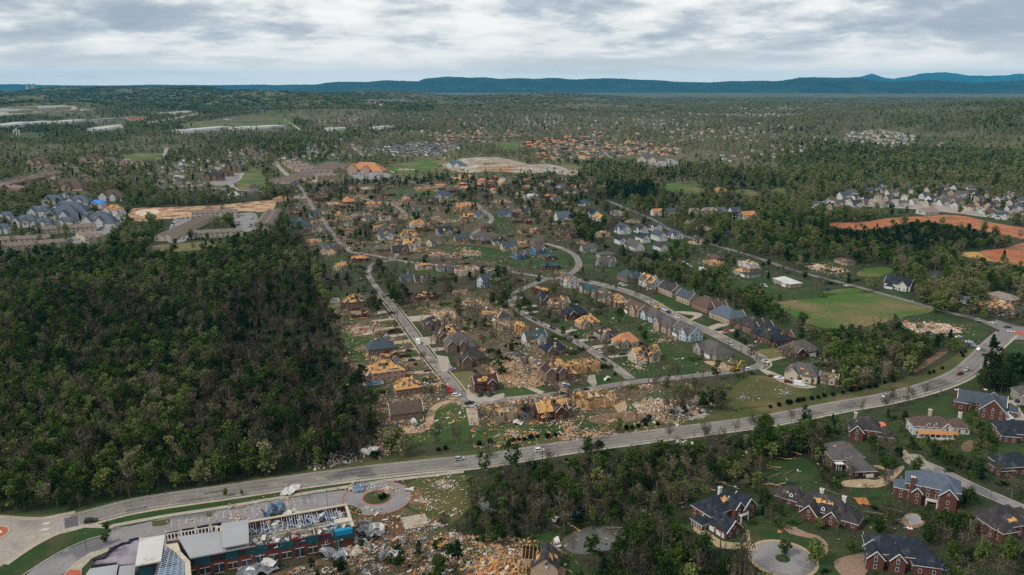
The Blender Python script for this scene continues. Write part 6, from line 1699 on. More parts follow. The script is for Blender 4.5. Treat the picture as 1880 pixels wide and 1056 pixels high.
    roofp('metal_roof', [(256, 988), (303, 982), (294, 1046), (246, 1054)], [9.6, 9.6, 9.6, 9.6], 'seam_white', skirt='school_brick')
    # curved low roof with a dark parapet
    cpx = [(238, 994), (254, 990), (256, 1010), (252, 1034), (214, 1037), (170, 1041), (170, 1030), (192, 1026), (199, 1016), (212, 1006), (225, 1000), (238, 998)]
    P = [GZ(x_, y_, 4.6) for x_, y_ in cpx]
    c = MB(); c.prism([tuple(p) for p in P], 0, 4.55); link('curved_roof', c.mesh('curved_roof', ['school_membrane']), root)
    pr = MB()
    for a, b in zip(P[4:] + P[:1], P[5:] + P[:2]):
        mid, ln = (a + b) / 2, np.linalg.norm(b - a)
        pr.cut(); pr.box((mid[0], mid[1], 2.7), (ln + 0.3, 0.5, 5.4), rot=math.atan2(b[1] - a[1], b[0] - a[0]))
    pieces('parapet', pr, ['school_dark'], root)
    for zz in (0, 5): occupy_world([(p[0], p[1], zz) for p in P])
    roofp('metal_roof', [(165, 1044), (217, 1036), (212, 1062), (150, 1066)], [5.4, 5.4, 5.4, 5.4], 'seam_grey', 0.3, 'school_dark')
    roofp('metal_roof', [(220, 1040), (249, 1036), (247, 1056), (215, 1060)], [4.9] * 4, 'seam_grey', 0.3, 'school_dark')
    # roof stripped to its purlins
    P = [np.array(W3(x_, y_, z_)) for x_, y_, z_ in ((301, 1000, 9.2), (340, 1024, 9.0), (342, 1066, 8.8), (280, 1066, 9.0))]
    dk = MB(); dk.prism([tuple(p[:2]) for p in P], 0, 6.6); link('wall', dk.mesh('wall', ['blue_debris']), root)
    for i in range(17):
        t = (i + 0.3) / 17
        a, b = P[0] + (P[3] - P[0]) * t, P[1] + (P[2] - P[1]) * t
        j = MB(); j.tube([tuple(a), tuple(b)], 0.09, 4); link('purlin', j.mesh('purlin', ['joist_steel']), root)
    for i in range(5):
        t = (i + 0.5) / 5
        a, b = P[0] + (P[1] - P[0]) * t, P[3] + (P[2] - P[3]) * t
        j = MB(); j.tube([tuple(a - np.array([0, 0, .3])), tuple(b - np.array([0, 0, .3]))], 0.14, 4); link('roof_beam', j.mesh('roof_beam', ['joist_steel']), root)
    for zz in (0, 8): occupy_world([(p[0], p[1], zz) for p in P])
    ed = MB()
    E = [W3(x_, y_, 9.5) for x_, y_ in ((303, 999), (318, 997), (326, 996), (332, 1012), (349, 1030), (352, 1064), (341, 1064), (339, 1030), (322, 1012))]
    ed.prism([e[:2] for e in E], 8.9, 9.35); link('torn_deck', ed.mesh('torn_deck', ['school_cream']), root)
    # upper strip with trusses open at the back
    S = [np.array(W3(x_, y_, 8.8)) for x_, y_ in ((304, 982), (398, 966), (399, 978), (306, 993))]
    s0 = MB(); s0.prism([tuple(p[:2]) for p in S], 0, 7.4); link('wall', s0.mesh('wall', ['umber_wall']), root)
    for i in range(15):
        t = (i + 0.5) / 15
        a, b = S[0] + (S[1] - S[0]) * t, S[3] + (S[2] - S[3]) * t
        j = MB(); j.tube([tuple(a), tuple(b)], 0.12, 4); link('truss', j.mesh('truss', ['white_trim']), root)
    for e in ((S[0], S[1]), (S[3], S[2]), (S[1], S[2])):
        j = MB(); j.tube([tuple(e[0]), tuple(e[1])], 0.3, 4); link('eaves_beam', j.mesh('eaves_beam', ['school_cream']), root)
    for (x0, x1, y0, y1) in ((304, 328, 979, 974), (334, 356, 972, 968.5), (362, 383, 967, 963), (389, 407, 962, 959)):
        a, b = np.array(GZ(x0, y0, 4.4)), np.array(GZ(x1, y1, 4.4)); mid = (a + b) / 2
        j = MB(); j.box((mid[0], mid[1], 2.2), (np.linalg.norm(b - a), 0.5, 4.4), rot=math.atan2(b[1] - a[1], b[0] - a[0])); link('entrance_wall', j.mesh('entrance_wall', ['school_dark']), root)
    for zz in (0, 8): occupy_world([at(a, b, zz) for a, b in ((-2, -2), (L, -2), (L, D + 2), (-2, D + 2))])


mat('school_brick', (0.145, 0.048, 0.027), (0.115, 0.040, 0.024), 0.9, 0.9, fine=(4, 0.2))
mat('school_teal', (0.014, 0.066, 0.078), (0.020, 0.082, 0.094), 0.4, 0.7)
mat('school_red', (0.20, 0.025, 0.02), (0.15, 0.02, 0.018), 0.5, 0.7)
mat('school_cream', (0.56, 0.50, 0.37), (0.42, 0.37, 0.28), 0.5, 0.9)
mat('school_floor', (0.20, 0.135, 0.12), (0.15, 0.11, 0.10), 0.5, 0.9, third=((0.33, 0.31, 0.30), 0.15, 0.5, 0.65))
mat('school_dark', (0.030, 0.032, 0.045), (0.04, 0.042, 0.055), 0.5, 0.8)
mat('school_membrane', (0.33, 0.29, 0.33), (0.26, 0.225, 0.26), 0.10, 0.9, third=((0.10, 0.08, 0.10), 0.13, 0.50, 0.66))
mat('joist_steel', (0.47, 0.52, 0.58), (0.36, 0.41, 0.47), 0.5, 0.6)
mat('umber_wall', (0.16, 0.10, 0.08), (0.11, 0.07, 0.06), 0.6, 0.9)
mat('pool_water_paint', (0.012, 0.20, 0.36), (0.015, 0.24, 0.42), 0.6, 0.8)
_a = ang_of((650, 1004), (420, 1049))
ribbed('seam_grey', (0.36, 0.355, 0.36), (0.31, 0.31, 0.315), _a, 0.75)
ribbed('seam_white', (0.60, 0.57, 0.53), (0.52, 0.49, 0.45), _a + math.pi / 2, 0.95, stain=((0.42, 0.37, 0.31), 0.15, 0.56, 0.68))
school()


# ------------------------------------------------------------------ sheet metal and other big single pieces lying about
def crumpled(label, at, w, d, h, m, seed, name='roof_sheet', z=0.05, group=None):
    rg = np.random.default_rng(seed)
    n = 9
    X, Y = np.meshgrid(np.linspace(-w / 2, w / 2, n), np.linspace(-d / 2, d / 2, n))
    th = rg.uniform(0, 3.14)
    f = np.abs(np.sin((X * math.cos(th) + Y * math.sin(th)) * rg.uniform(0.5, 0.9) + rg.uniform(0, 3))) ** 1.5 + 0.5 * np.abs(np.sin(X * rg.uniform(0.2, 0.7) - Y * rg.uniform(0.2, 0.8)))
    Z = f * h / 1.4 + rg.normal(0, 0.06 * h, X.shape)
    X += rg.normal(0, w * 0.035, X.shape); Y += rg.normal(0, d * 0.035, X.shape)
    mb = MB(); mb.v = [(a, b, c + z) for a, b, c in zip(X.ravel(), Y.ravel(), Z.ravel() - Z.min())]
    for i in range(n - 1):
        for j in range(n - 1):
            mb.f.append((i * n + j, i * n + j + 1, (i + 1) * n + j + 1, (i + 1) * n + j)); mb.m.append(0)
    gx, gy, _ = GP(*at)
    o = link(name, mb.mesh(name, [m]), None, (gx, gy, 0), rg.uniform(0, 3.14))
    md = o.modifiers.new('thickness', 'SOLIDIFY'); md.thickness = 0.05
    return tag(o, label, 'roof sheet' if 'sheet' in name else 'wreckage', group)


SHG = 'crumpled roof sheets'
for i, (lab, p, w, d, h, m) in enumerate([
        ('crumpled steel blue roof sheet standing folded on the school parking lot', (503, 946), 9, 6, 4.6, 'blue_debris'), ('white folded roof sheet beside the blue one on the parking lot', (527, 948), 6, 4, 2.0, 'white_debris'),
        ('cream insulation slab lying along the torn wing parapet', (535, 940), 9, 4, 0.8, 'school_cream'), ('white roof membrane heap on the grass by the highway', (533, 903), 9, 5, 1.2, 'white_debris'),
        ('grey roof sheet curled beside the torn school end', (681, 981), 9, 7, 3.2, 'grey_debris'), ('white curled roof sheet on the red soil by the school', (692, 976), 6, 5, 3.0, 'white_debris'),
        ('grey white folded roof sheet below the school windows', (612, 1021), 11, 6, 2.4, 'steel'), ('cream board slab beside the fallen roof sheet', (654, 1013), 8, 5, 1.2, 'school_cream'),
        ('large grey roof piece leaning at the school wall base', (474, 1047), 14, 8, 2.0, 'steel'), ('white and blue roof scrap on top of the fallen grey piece', (492, 1040), 7, 5, 2.6, 'white_debris'),
        ('upright grey metal sheet in the brush right of the school', (704, 1026), 6, 5, 2.6, 'steel'), ('white twisted sheet in the brush near the upright grey one', (722, 1020), 5, 4, 1.8, 'white_debris'),
        ('pale tan slab and torn car wreck at the forest edge', (678, 832), 9, 5, 2.4, 'white_debris'), ('cream torn panel beside the forest edge wreck', (690, 829), 6, 4, 1.2, 'school_cream'),
        ('blue steel scaffold heap at the turning circle', (660, 897), 8, 4, 1.2, 'blue_debris'), ('white folded sheet on the rim of the turning circle', (751, 900), 4, 2, 1.5, 'white_debris'),
        ('white twisted siding standing beside the curved driveway', (757, 782), 4, 3, 3.6, 'white_debris'), ('white twisted siding on the lawn near the middle street', (1115, 698), 4, 3, 3.4, 'white_debris'),
        ('white and grey torn roof in the wood below the highway', (1256, 818), 8, 5, 2.0, 'white_debris'), ('white sheet in the brush above the muddy pond', (1018, 956), 4, 3, 1.6, 'white_debris'),
        ('blue white torn sheet left of the pond', (1058, 943), 5, 3, 1.6, 'blue_debris'), ('white panel scraps at the pond bank', (1022, 994), 3, 2, 1.4, 'white_debris'),
        ('orange tarp stretched behind the charcoal roofed house', (1612, 782), 7, 4, 2.2, 'orange_tarp'), ('orange plywood sheet fallen in the garden hedge', (1583, 921), 6, 5, 0.4, 'orange_wood'),
        ('orange sheet scrap on the cul-de-sac verge', (1432, 977), 1.8, 1.5, 0.6, 'orange_wood'), ('orange playhouse roof scrap on the lawn by the hedge', (869, 794), 2.6, 2.2, 1.6, 'orange_wood'),
        ('blue tarp bundle beside the navy roofed house with three gables', (1722, 1045), 6, 4, 1.2, 'blue_tarp'), ('white sheet heap beside the roofless tan house', (951, 779), 5, 4, 1.6, 'white_debris'), ('blue grey wreck heap between the wrecked houses', (962, 765), 6, 4, 2.4, 'blue_debris'),
        ('orange sheet on the grass across the estate road', (1796, 854), 2.2, 1.8, 0.3, 'orange_wood'), ('second orange sheet lower on the same grass', (1788, 868), 2.0, 1.4, 0.3, 'orange_wood'), ('orange curved panel in the brush above the shrubs', (1571, 709), 4, 3, 1.2, 'orange_wood'), ('tan torn panel standing among trees near the detached wing', (1594, 693), 4, 2, 2.6, 'pale_lumber')]):
    if m not in MATS: mat(m, (0.80, 0.22, 0.12), (0.70, 0.16, 0.10), 0.5, 0.7) if m == 'orange_tarp' else mat(m, (0.05, 0.20, 0.60), (0.06, 0.26, 0.68), 0.6, 0.6)
    crumpled(lab, p, w, d, h, m, 100 + i, 'roof_sheet', group=SHG)

# ------------------------------------------------------------------ long townhouses, apartments, rows of storage roofs
def terrace(label, p0, p1, depth, st, units, wall, roof, group, end_gable=True):
    """A long building of stepped units between two photo points on its near long wall."""
    a, b = np.array(GP(*p0)), np.array(GP(*p1))
    L = np.linalg.norm(b[:2] - a[:2]); ang = math.atan2(b[1] - a[1], b[0] - a[0])
    root = tag(link('townhouse_row', None, None, (a[0], a[1], a[2]), ang), label, 'townhouses', group)
    ul = L / units; h = 2.9 * st
    sgn = 1 if (-math.sin(ang) * 0 + math.cos(ang)) > 0 else -1
    wb = MB()
    segs = 1 if depth < 20 else max(2, int(depth / 13))
    dl = depth / segs; ROOFS.setdefault('taupe2', MATS['tan_shingle'])
    for i in range(units):
        x0, x1 = i * ul, (i + 1) * ul
        for j in range(segs):
            q = i + j if segs == 1 else j
            if segs > 12 and j % 5 == 4: continue
            dh, dd = 0.4 * (q % 2), (0.6 * (i % 2) if segs == 1 else 0.03)
            c = sgn * (dl * (j + 0.5)); sw = 0.03 if segs == 1 else 0.03 + 0.5 * (j % 2)
            wb.cut(); wb.box(((x0 + x1) / 2, c, (h + dh) / 2), (ul - sw, dl - dd, h + dh), bottom=False, top=False)
            w = Wing((x0 + x1) / 2, c, ul - sw, dl - dd, h + dh, 'gable', 0.5, 'x' if segs == 1 else 'y')
            for g in w.gables(): wb.face(g)
            rb = MB()
            for s_ in w.slopes(0.28): rb.slab(s_, 0.18)
            link('unit_roof', rb.mesh('unit_roof', [ROOFS[roof]]), root)
        y = -sgn * 0.05 + ((0.6 * (i % 2)) / 2) * sgn * (segs == 1)
        for k in range(int(st)):
            add_window(root, (x0 + x1) / 2 - ul * 0.2, y, 1.7 + 2.9 * k, 0 if sgn > 0 else math.pi, 1.6, 1.6)
    pieces('wall', wb, [WALLS[wall]], root)
    oc = [(a[0] + x * math.cos(ang) - y * math.sin(ang), a[1] + x * math.sin(ang) + y * math.cos(ang)) for x, y in ((0, 0), (L, 0), (L, sgn * depth), (0, sgn * depth))]
    for z in (0, h, h + 3): occupy_world([(q[0], q[1], a[2] + z) for q in oc])
    return root


TG = 'brown roofed townhouse rows'
terrace('long brown townhouse row at the left end of the forest edge', (-40, 453), (96, 446), 12, 2, 14, 'cream', 'taupe', TG)
terrace('brown townhouse row nearest the dark forest', (4, 464), (120, 454), 12, 2, 12, 'cream', 'taupe', TG)
terrace('brown townhouse row below the blue grey apartments', (80, 431), (176, 425), 13, 2, 11, 'cream', 'taupe', TG)
terrace('short brown townhouse block with its gable end to the forest', (163, 448), (196, 444), 48, 2, 2, 'cream', 'taupe', TG)
terrace('brown townhouse block pointing away beside the car park', (284, 443), (314, 443), 135, 2, 2, 'cream', 'taupe', TG)
terrace('brown townhouse row at the far side of the car park court', (352, 400), (434, 398), 14, 2, 9, 'cream', 'taupe', TG)
terrace('brown townhouse row at the near side of the car park court', (348, 439), (446, 434), 12, 2, 10, 'cream', 'taupe', TG)
terrace('brown townhouse block pointing away at the right of the court', (466, 423), (499, 422), 120, 2, 2, 'cream', 'taupe', TG)
AP = [(0, 26, 407, 'slate', 'n'), (26, 76, 419, 'slate', 'p'), (54, 92, 400, 'slate', 'p'), (60, 102, 422, 'slate', 'p'), (106, 144, 420, 'slate', 'n'), (80, 120, 380, 'steel', 'n'), (87, 154, 407, 'slate', 'n'), (97, 166, 397, 'slate', 'n'), (124, 170, 380, 'steel', 'p'), (152, 218, 419, 'slate', 'pp'), (188, 226, 397, 'rust', 'h'), (168, 194, 385, 'tarp', 'n'), (-4, 21, 431, 'slate', 'n'),
      (116, 132, 366, 'steel', 'n'), (183, 234, 371, 'brown', 'n'), (170, 200, 408, 'slate', 'h')]
APW = ['at the far left edge', 'with an orange corner hole', 'with orange ridge scars', 'just above the middle of the townhouse row', 'just above the right end of the townhouse row', 'in the back row', 'in the middle row', 'above the middle row', 'with a torn tip in the back row', 'with orange holes above the gable block', 'stripped to orange deck', 'covered by a bright blue tarp', 'cut by the edge beside the townhouses', 'small one behind trees', 'long and low with a brown roof', 'with an orange stripped slope']
for (a, b, c, rf, d), w in zip(AP, APW):
    house(f'{"blue" if rf in ("slate", "steel") else rf} roofed apartment block {w}', (a + 0.09 * (b - a), b - 0.09 * (b - a), c), 0.12, 'big' if b - a > 40 else 'hip', 2.4, 'white', {'slate': 'steel'}.get(rf, rf), d, name='apartment_block', cat='apartments', ratio=0.6, group='blue grey apartment blocks')
for lab, p0, p1, dp, un, wl_, rf in [
        ('three roof ridge storage row farthest west', (492, 340), (534, 341), 310, 4, 'tan', 'taupe'), ('middle storage row with brown ridges', (541, 331), (572, 331), 280, 3, 'tan', 'taupe'), ('eastern storage row with brown ridges', (583, 331), (624, 329), 310, 4, 'tan', 'taupe'),
        ('long brown apartment row at the far left margin', (-6, 345), (18, 345), 190, 2, 'brown', 'taupe'), ('second long brown apartment row by the sandy lane', (36, 354), (58, 352), 210, 2, 'brown', 'taupe')]:
    terrace(lab, p0, p1, dp, 2, un, wl_, rf, 'far rows of brown roofs')
for k, (a, b, c, st, wl_, rf, d, lab) in enumerate([
        (636, 710, 319, 1.6, 'tan', 'rust', 'n', 'long care home with bare orange roof sections'), (98, 158, 352, 2.4, 'tan', 'brown', 'n', 'tan apartment house with two brown hipped wings'), (378, 410, 334, 2.8, 'brown', 'dark', 'n', 'dark roofed brick apartments by the grey loop road'), (400, 428, 326, 2.8, 'brown', 'brown', 'n', 'brown brick apartments behind the dark roofed ones'), (418, 448, 316, 2.6, 'brown', 'grey', 'n', 'grey roofed brick apartments at the loop road end'),
        (376, 398, 322, 2.4, 'tan', 'grey', 'n', 'tan apartments with grey roof left of the loop road'), (56, 92, 305, 2, 'tan', 'brown', 'n', 'brown roofed apartments among the far left trees'), (150, 190, 299, 2, 'tan', 'brown', 'n', 'low brown building above the sloping meadow'), (186, 222, 303, 2, 'tan', 'grey', 'n', 'domed grey roofed hall near the meadow'), (224, 246, 303, 1.6, 'pink', 'tan', 'n', 'pinkish hall right of the domed one'), (262, 282, 303, 1.6, 'pink', 'brown', 'n', 'small pinkish hall by the meadow corner'), (202, 222, 284, 1.4, 'cream', 'slate', 'n', 'blue roofed church at the meadow top'), (1168, 1222, 300, 2, 'cream', 'grey', 'n', 'big grey roofed church beside its car park'), (818, 856, 309, 1.6, 'white', 'steel', 'n', 'white steel framed school hall on the pale site'), (870, 920, 304, 1.6, 'cream', 'white', 'r', 'roofless pale school block on the pale site'), (925, 965, 309, 1.4, 'tan', 'rust', 'f', 'flattened orange school block on the pale site'), (985, 1028, 312, 1.4, 'grey', 'white', 'f', 'grey white ruin on the car park of the pale site'), (732, 760, 314, 1.4, 'cream', 'rust', 'f', 'ruined hall beside the green field')]):
    house(lab, (a, b, c), 0.15 * (k % 4) - 0.2, 'big', st, wl_, rf, d, cat='building', name='apartment_building' if 'apartment' in lab else 'hall', ratio=0.55, detail=False)
# flat roofed commercial sheds far off
for lab, (x0, y0, x1, y1), dp, h, m in [
        ('white flat roofed shed above the three white crosses', (19, 233, 60, 228), 70, 8, 'white'), ('second white flat roofed shed beside the first', (61, 229, 98, 226), 60, 8, 'white'), ('white shed with grey doors on the highway frontage', (112, 228, 160, 224), 70, 9, 'white'), ('white factory with green trim by the tree belt', (603, 241, 640, 240), 60, 9, 'white'),
        ('long white warehouse at the meadow foot', (330, 245, 382, 243), 70, 9, 'white'), ('white warehouse with taller middle beside the long one', (370, 243, 424, 238), 60, 11, 'white'), ('pale store front left of the winding lane', (436, 239, 475, 236), 60, 8, 'white'), ('white shop row by the winding lane', (468, 238, 525, 234), 80, 8, 'white'),
        ('very long white warehouse at the far left hills', (0, 206, 76, 201), 130, 12, 'white'), ('grey white warehouse right of the very long one', (72, 201, 138, 196), 120, 12, 'white'), ('tan warehouse by the hills', (78, 208, 110, 203), 70, 10, 'tan'), ('long tan shed near the crest road', (664, 175, 700, 172), 60, 10, 'tan'),
        ('grey shop roof by the red clay bank', (180, 224, 225, 219), 70, 8, 'grey'), ('pink brick store by the red clay bank', (236, 219, 264, 216), 60, 8, 'tan'), ('pale store by the far highway', (288, 211, 330, 207), 60, 8, 'white'), ('white office by the far highway end', (330, 209, 358, 205), 60, 8, 'white'), ('navy roofed school in the far meadow', (421, 221, 444, 219), 40, 9, 'navy'), ('blue roofed hall at the wood edge of the far meadow', (464, 206, 486, 205), 40, 9, 'tarp'), ('white round water tank on the wooded hill', (697, 196, 706, 195), 12, 14, 'white'), ('white long shed near the tall pines', (692, 238, 722, 236), 40, 8, 'white'), ('white corner store by the tan junction', (150, 204, 166, 203), 30, 8, 'white'), ('cream mall behind the winding lane', (185, 241, 222, 236), 50, 8, 'white')]:
    a, b = np.array(GP(x0, y0)), np.array(GP(x1, y1))
    L, ang = np.linalg.norm(b[:2] - a[:2]), math.atan2(b[1] - a[1], b[0] - a[0])
    root = tag(link('warehouse', None, None, tuple(a), ang), lab, 'warehouse', 'far pale sheds')
    wb, rb = MB(), MB()
    wb.box((L / 2, dp / 2, h / 2), (L, dp, h), top=False)
    rb.box((L / 2, dp / 2, h + 0.2), (L + 1, dp + 1, 0.7)); wb.box((L * 0.5, dp * 0.5, h + 0.9), (L * 0.9, dp * 0.35, 0.9)); wb.box((L * 0.25, -6, h * 0.3), (L * 0.4, 12, h * 0.6)); rb.box((L * 0.3, dp * 0.5, h + 1.4), (5, 4, 1.8)); rb.box((L * 0.7, dp * 0.4, h + 1.2), (4, 4, 1.5))
    if 'tank' in lab:
        wb, rb = MB(), MB(); wb.tube([(L / 2, 8, 0), (L / 2, 8, h)], 11, 20); rb.tube([(L / 2, 8, h + .05), (L / 2, 8, h + 1.6), (L / 2, 8, h + 2.6)], [11.2, 8, 0.5], 20)
    link('wall', wb.mesh('wall', [WALLS['white' if m == 'white' else 'tan' if m == 'tan' else 'grey']]), root)
    link('roof', rb.mesh('roof', [ROOFS[m]]), root)
    oc = [(a[0] + x * math.cos(ang) - y * math.sin(ang), a[1] + x * math.sin(ang) + y * math.cos(ang), a[2] + z) for z in (0,) for x, y in ((0, -30), (L, -30), (L, dp), (0, dp))]
    occupy_world(oc); occupy_world([(p[0], p[1], p[2] + h) for p in oc])


# ---------------------------------------------------------------- the neighbourhoods at the right and far off
def scatter_in(poly, n, dmin, rr):
    xs, ys = [p[0] for p in poly], [p[1] for p in poly]
    out, t = [], 0
    while len(out) < n and t < n * 80:
        t += 1
        x, y = rr.uniform(min(xs), max(xs)), rr.uniform(min(ys), max(ys))
        if in_poly(poly, np.array([x]), np.array([y]))[0] and all((x - a) ** 2 + (2.6 * (y - b)) ** 2 > dmin ** 2 for a, b in out): out.append((x, y))
    return sorted(out, key=lambda p: p[1])


rr = random.Random(3)
NB = scatter_in([(1530, 372), (1580, 352), (1640, 340), (1720, 346), (1790, 352), (1850, 362), (1895, 362), (1895, 412), (1840, 408), (1780, 392), (1700, 382), (1600, 384), (1490, 388), (1500, 378)], 66, 16, rr)
rowname = lambda y: 'back row' if y < 358 else 'second row' if y < 371 else 'third row' if y < 384 else 'front row'
for x, y in NB:
    wpx = rr.uniform(15, 21)
    rf = rr.choices(['navy', 'slate', 'grey', 'brown', 'tan', 'dark'], [3, 3, 3, 2, 2, 2])[0]; wl_ = rr.choices(['white', 'cream', 'tan', 'grey'], [5, 4, 2, 1])[0]
    side = 'nearest the red soil' if x < 1640 else 'in the middle lanes' if x < 1750 else 'at the eastern end'
    house(f'{wl_} {rr.choice(["gabled", "steep gabled"])} house with {rf} roof, {rowname(y)} {side}', (x - wpx / 2, x + wpx / 2, y), rr.choice([0.2, 1.2, -0.5, 0.7]), rr.choice(['gable', 'hip', 'gable']), rr.choice([1.4, 1.8, 1.9]), wl_, rf, 'p' if rr.random() < 0.06 else 'n', group='houses of the hillside neighbourhood', detail=y > 366)


def far_town():
    """Far off streets of houses, hundreds of them: one mass."""
    mb = MB()
    mats = ['white_siding', 'cream_siding', 'tan_brick', 'grey_shingle', 'slate_shingle', 'brown_shingle', 'tan_shingle', 'bare_roof_deck', 'red_brick', 'navy_shingle', 'roof_sheathing']
    spots = []
    rr = random.Random(9)
    for poly, n, d, walls, roofs in [
            ([(1540, 262), (1560, 246), (1600, 238), (1650, 243), (1680, 252), (1672, 268), (1640, 272), (1590, 262)], 75, 7, [0, 0, 0, 1], [3, 6, 5]),
            ([(1415, 268), (1440, 256), (1500, 252), (1560, 262), (1520, 272), (1460, 280), (1420, 275)], 34, 10, [1, 2, 0], [6, 5, 3]),
            ([(990, 275), (1050, 262), (1070, 250), (1110, 240), (1130, 255), (1200, 262), (1255, 278), (1230, 290), (1170, 287), (1100, 292), (1040, 298), (985, 292)], 190, 6, [2, 8, 1, 1], [7, 5, 5, 3, 3, 10, 4]),
            ([(955, 262), (1000, 255), (1050, 250), (1060, 262), (1000, 272), (960, 270)], 60, 6, [2, 8], [7, 5]),
            ([(1205, 240), (1300, 236), (1400, 235), (1440, 245), (1400, 260), (1320, 262), (1240, 258)], 40, 12, [1, 0, 2], [3, 5, 7]),
            ([(700, 272), (760, 262), (830, 262), (850, 272), (800, 285), (740, 290), (715, 285)], 120, 6, [0, 1, 1], [4, 4, 9, 5]),
            ([(780, 245), (880, 240), (960, 235), (985, 250), (900, 262), (800, 258)], 60, 11, [1, 2, 8], [5, 7, 3]),
            ([(575, 225), (640, 213), (670, 216), (660, 228), (600, 232)], 46, 6, [2, 1], [6, 5]),
            ([(560, 255), (640, 250), (700, 265), (700, 285), (620, 290), (560, 280)], 40, 11, [0, 1, 2], [3, 4, 5]),
            ([(1315, 200), (1390, 188), (1460, 184), (1490, 200), (1470, 212), (1400, 218), (1340, 216)], 130, 6, [0, 0, 1], [3, 3, 6]),
            ([(940, 215), (1010, 205), (1040, 220), (1000, 232), (950, 230)], 50, 8, [0, 1], [3, 4]),
            ([(1130, 190), (1300, 195), (1300, 232), (1180, 235), (1120, 215)], 45, 14, [0, 1], [3, 5]),
            ([(670, 185), (740, 180), (745, 187), (680, 192)], 40, 5, [0, 1], [4, 3]),
            ([(300, 300), (380, 290), (420, 300), (400, 312), (320, 320)], 26, 12, [1, 2, 0], [3, 5, 4]),
            ([(280, 305), (325, 300), (330, 345), (290, 345)], 18, 11, [1, 0], [3, 4]),
            ([(330, 320), (372, 315), (370, 352), (335, 352)], 14, 12, [1, 0], [3, 5]),
            ([(400, 290), (460, 272), (480, 290), (440, 302)], 26, 9, [1, 2], [5, 3]),
            ([(1690, 268), (1730, 262), (1735, 275), (1700, 280)], 6, 12, [1], [5]),
            ([(1300, 290), (1420, 270), (1430, 290), (1330, 300)], 12, 16, [0, 1], [3]),
            ([(900, 325), (1100, 330), (1120, 345), (1060, 360), (960, 350)], 22, 17, [0, 1, 2], [3, 5, 7]),
            ([(560, 215), (900, 205), (1300, 215), (1480, 235), (1300, 250), (900, 240), (600, 250)], 160, 9, [0, 1, 2, 8], [3, 5, 4, 7, 6]),
            ([(0, 285), (280, 300), (290, 345), (60, 330)], 34, 12, [1, 2], [5, 3, 6]),
            ([(380, 270), (560, 260), (640, 300), (480, 305)], 60, 9, [0, 1, 2], [5, 3, 4]),
            ([(830, 325), (900, 325), (930, 345), (850, 350)], 14, 15, [1, 2, 8], [7, 10, 3])]:
        for x, y in scatter_in(poly, n, d, rr): spots.append((x, y, rr.choice(walls), rr.choice(roofs)))
    for x, y, wm, rm in spots:
        gx, gy, gz = GP(x, y)
        w, d, h = rr.uniform(10, 16), rr.uniform(7, 10), rr.uniform(3, 5.5); ang = rr.uniform(0, 3.14)
        ca, sa = math.cos(ang), math.sin(ang)
        def T(p): return (gx + p[0] * ca - p[1] * sa, gy + p[0] * sa + p[1] * ca, gz + p[2])
        k = MB(); k.box((0, 0, h / 2), (w, d, h), top=False, bottom=False)
        for f in k.f: mb.face([T(k.v[i]) for i in f], wm)
        W_ = Wing(0, 0, w, d, h, rr.choice(['gable', 'hip']), 0.6)
        for s_ in W_.slopes(): mb.face([T(p) for p in s_], rm)
        for g in W_.gables(): mb.face([T(p) for p in g], wm)
        px, py, _ = to_px(gx, gy, gz); s = 1462 / math.hypot(gx, gy)
        occ[poly_mask([(px - w * s * .4, py + 1), (px + w * s * .4, py + 1), (px + w * s * .35, py - h * s * .5), (px - w * s * .35, py - h * s * .5)])] = True
    o = link('distant_houses', mb.mesh('distant_houses', mats))
    tag(o, 'hundreds of small distant houses in far off streets', 'distant houses', kind='stuff')


far_town()
# three white crosses beside the left sheds
root = tag(link('white_crosses', None, None, GP(31, 249)), 'three tall white crosses on a grassy rise', 'crosses')
for k, (x, h) in enumerate(((-9, 20), (0, 26), (9, 20))):
    q = MB(); q.box((x, 0, h / 2), (1.6, 1.6, h)); q.box((x, 0, h * 0.75), (9, 1.5, 1.6)); link('cross', q.mesh('cross', ['white_trim']), root)
# cooling towers on the far horizon
for px, lab in ((51, 'left of two faint cooling towers on the horizon'), (61, 'right of two faint cooling towers on the horizon')):
    d = ray(px, 156.0); t = 17000 / d[1]
    q = MB(); q.tube([(0, 0, 0), (0, 0, 45), (0, 0, 90), (0, 0, 135), (0, 0, 160)], [60, 46, 38, 38, 42], 24)
    tag(link('cooling_tower', q.mesh('cooling_tower', ['concrete'], True), None, (d[0] * t, 17000, 20)), lab, 'cooling tower', 'cooling towers')


# ------------------------------------------------------------------ vehicles
def loft(mb, prof, w_bot, w_top, m=0):
    """A body from a side profile: bottom line and top line of the same number of points, narrower at the top."""
    n = len(prof)
    k = len(mb.v)
    for s in (-1, 1):
        for x, zb, zt in prof:
            mb.v.append((x, s * w_bot / 2, zb)); mb.v.append((x, s * w_top / 2, zt))
    def V(s, i, t): return k + s * 2 * n + i * 2 + t
    for i in range(n - 1):
        for f in ((V(0, i, 0), V(0, i + 1, 0), V(0, i + 1, 1), V(0, i, 1)), (V(1, i, 0), V(1, i, 1), V(1, i + 1, 1), V(1, i + 1, 0)),
                  (V(0, i, 1), V(0, i + 1, 1), V(1, i + 1, 1), V(1, i, 1)), (V(0, i, 0), V(1, i, 0), V(1, i + 1, 0), V(0, i + 1, 0))):
            mb.f.append(f); mb.m.append(m)
    mb.f.append((V(0, 0, 0), V(0, 0, 1), V(1, 0, 1), V(1, 0, 0))); mb.m.append(m)
    mb.f.append((V(0, n - 1, 0), V(1, n - 1, 0), V(1, n - 1, 1), V(0, n - 1, 1))); mb.m.append(m)


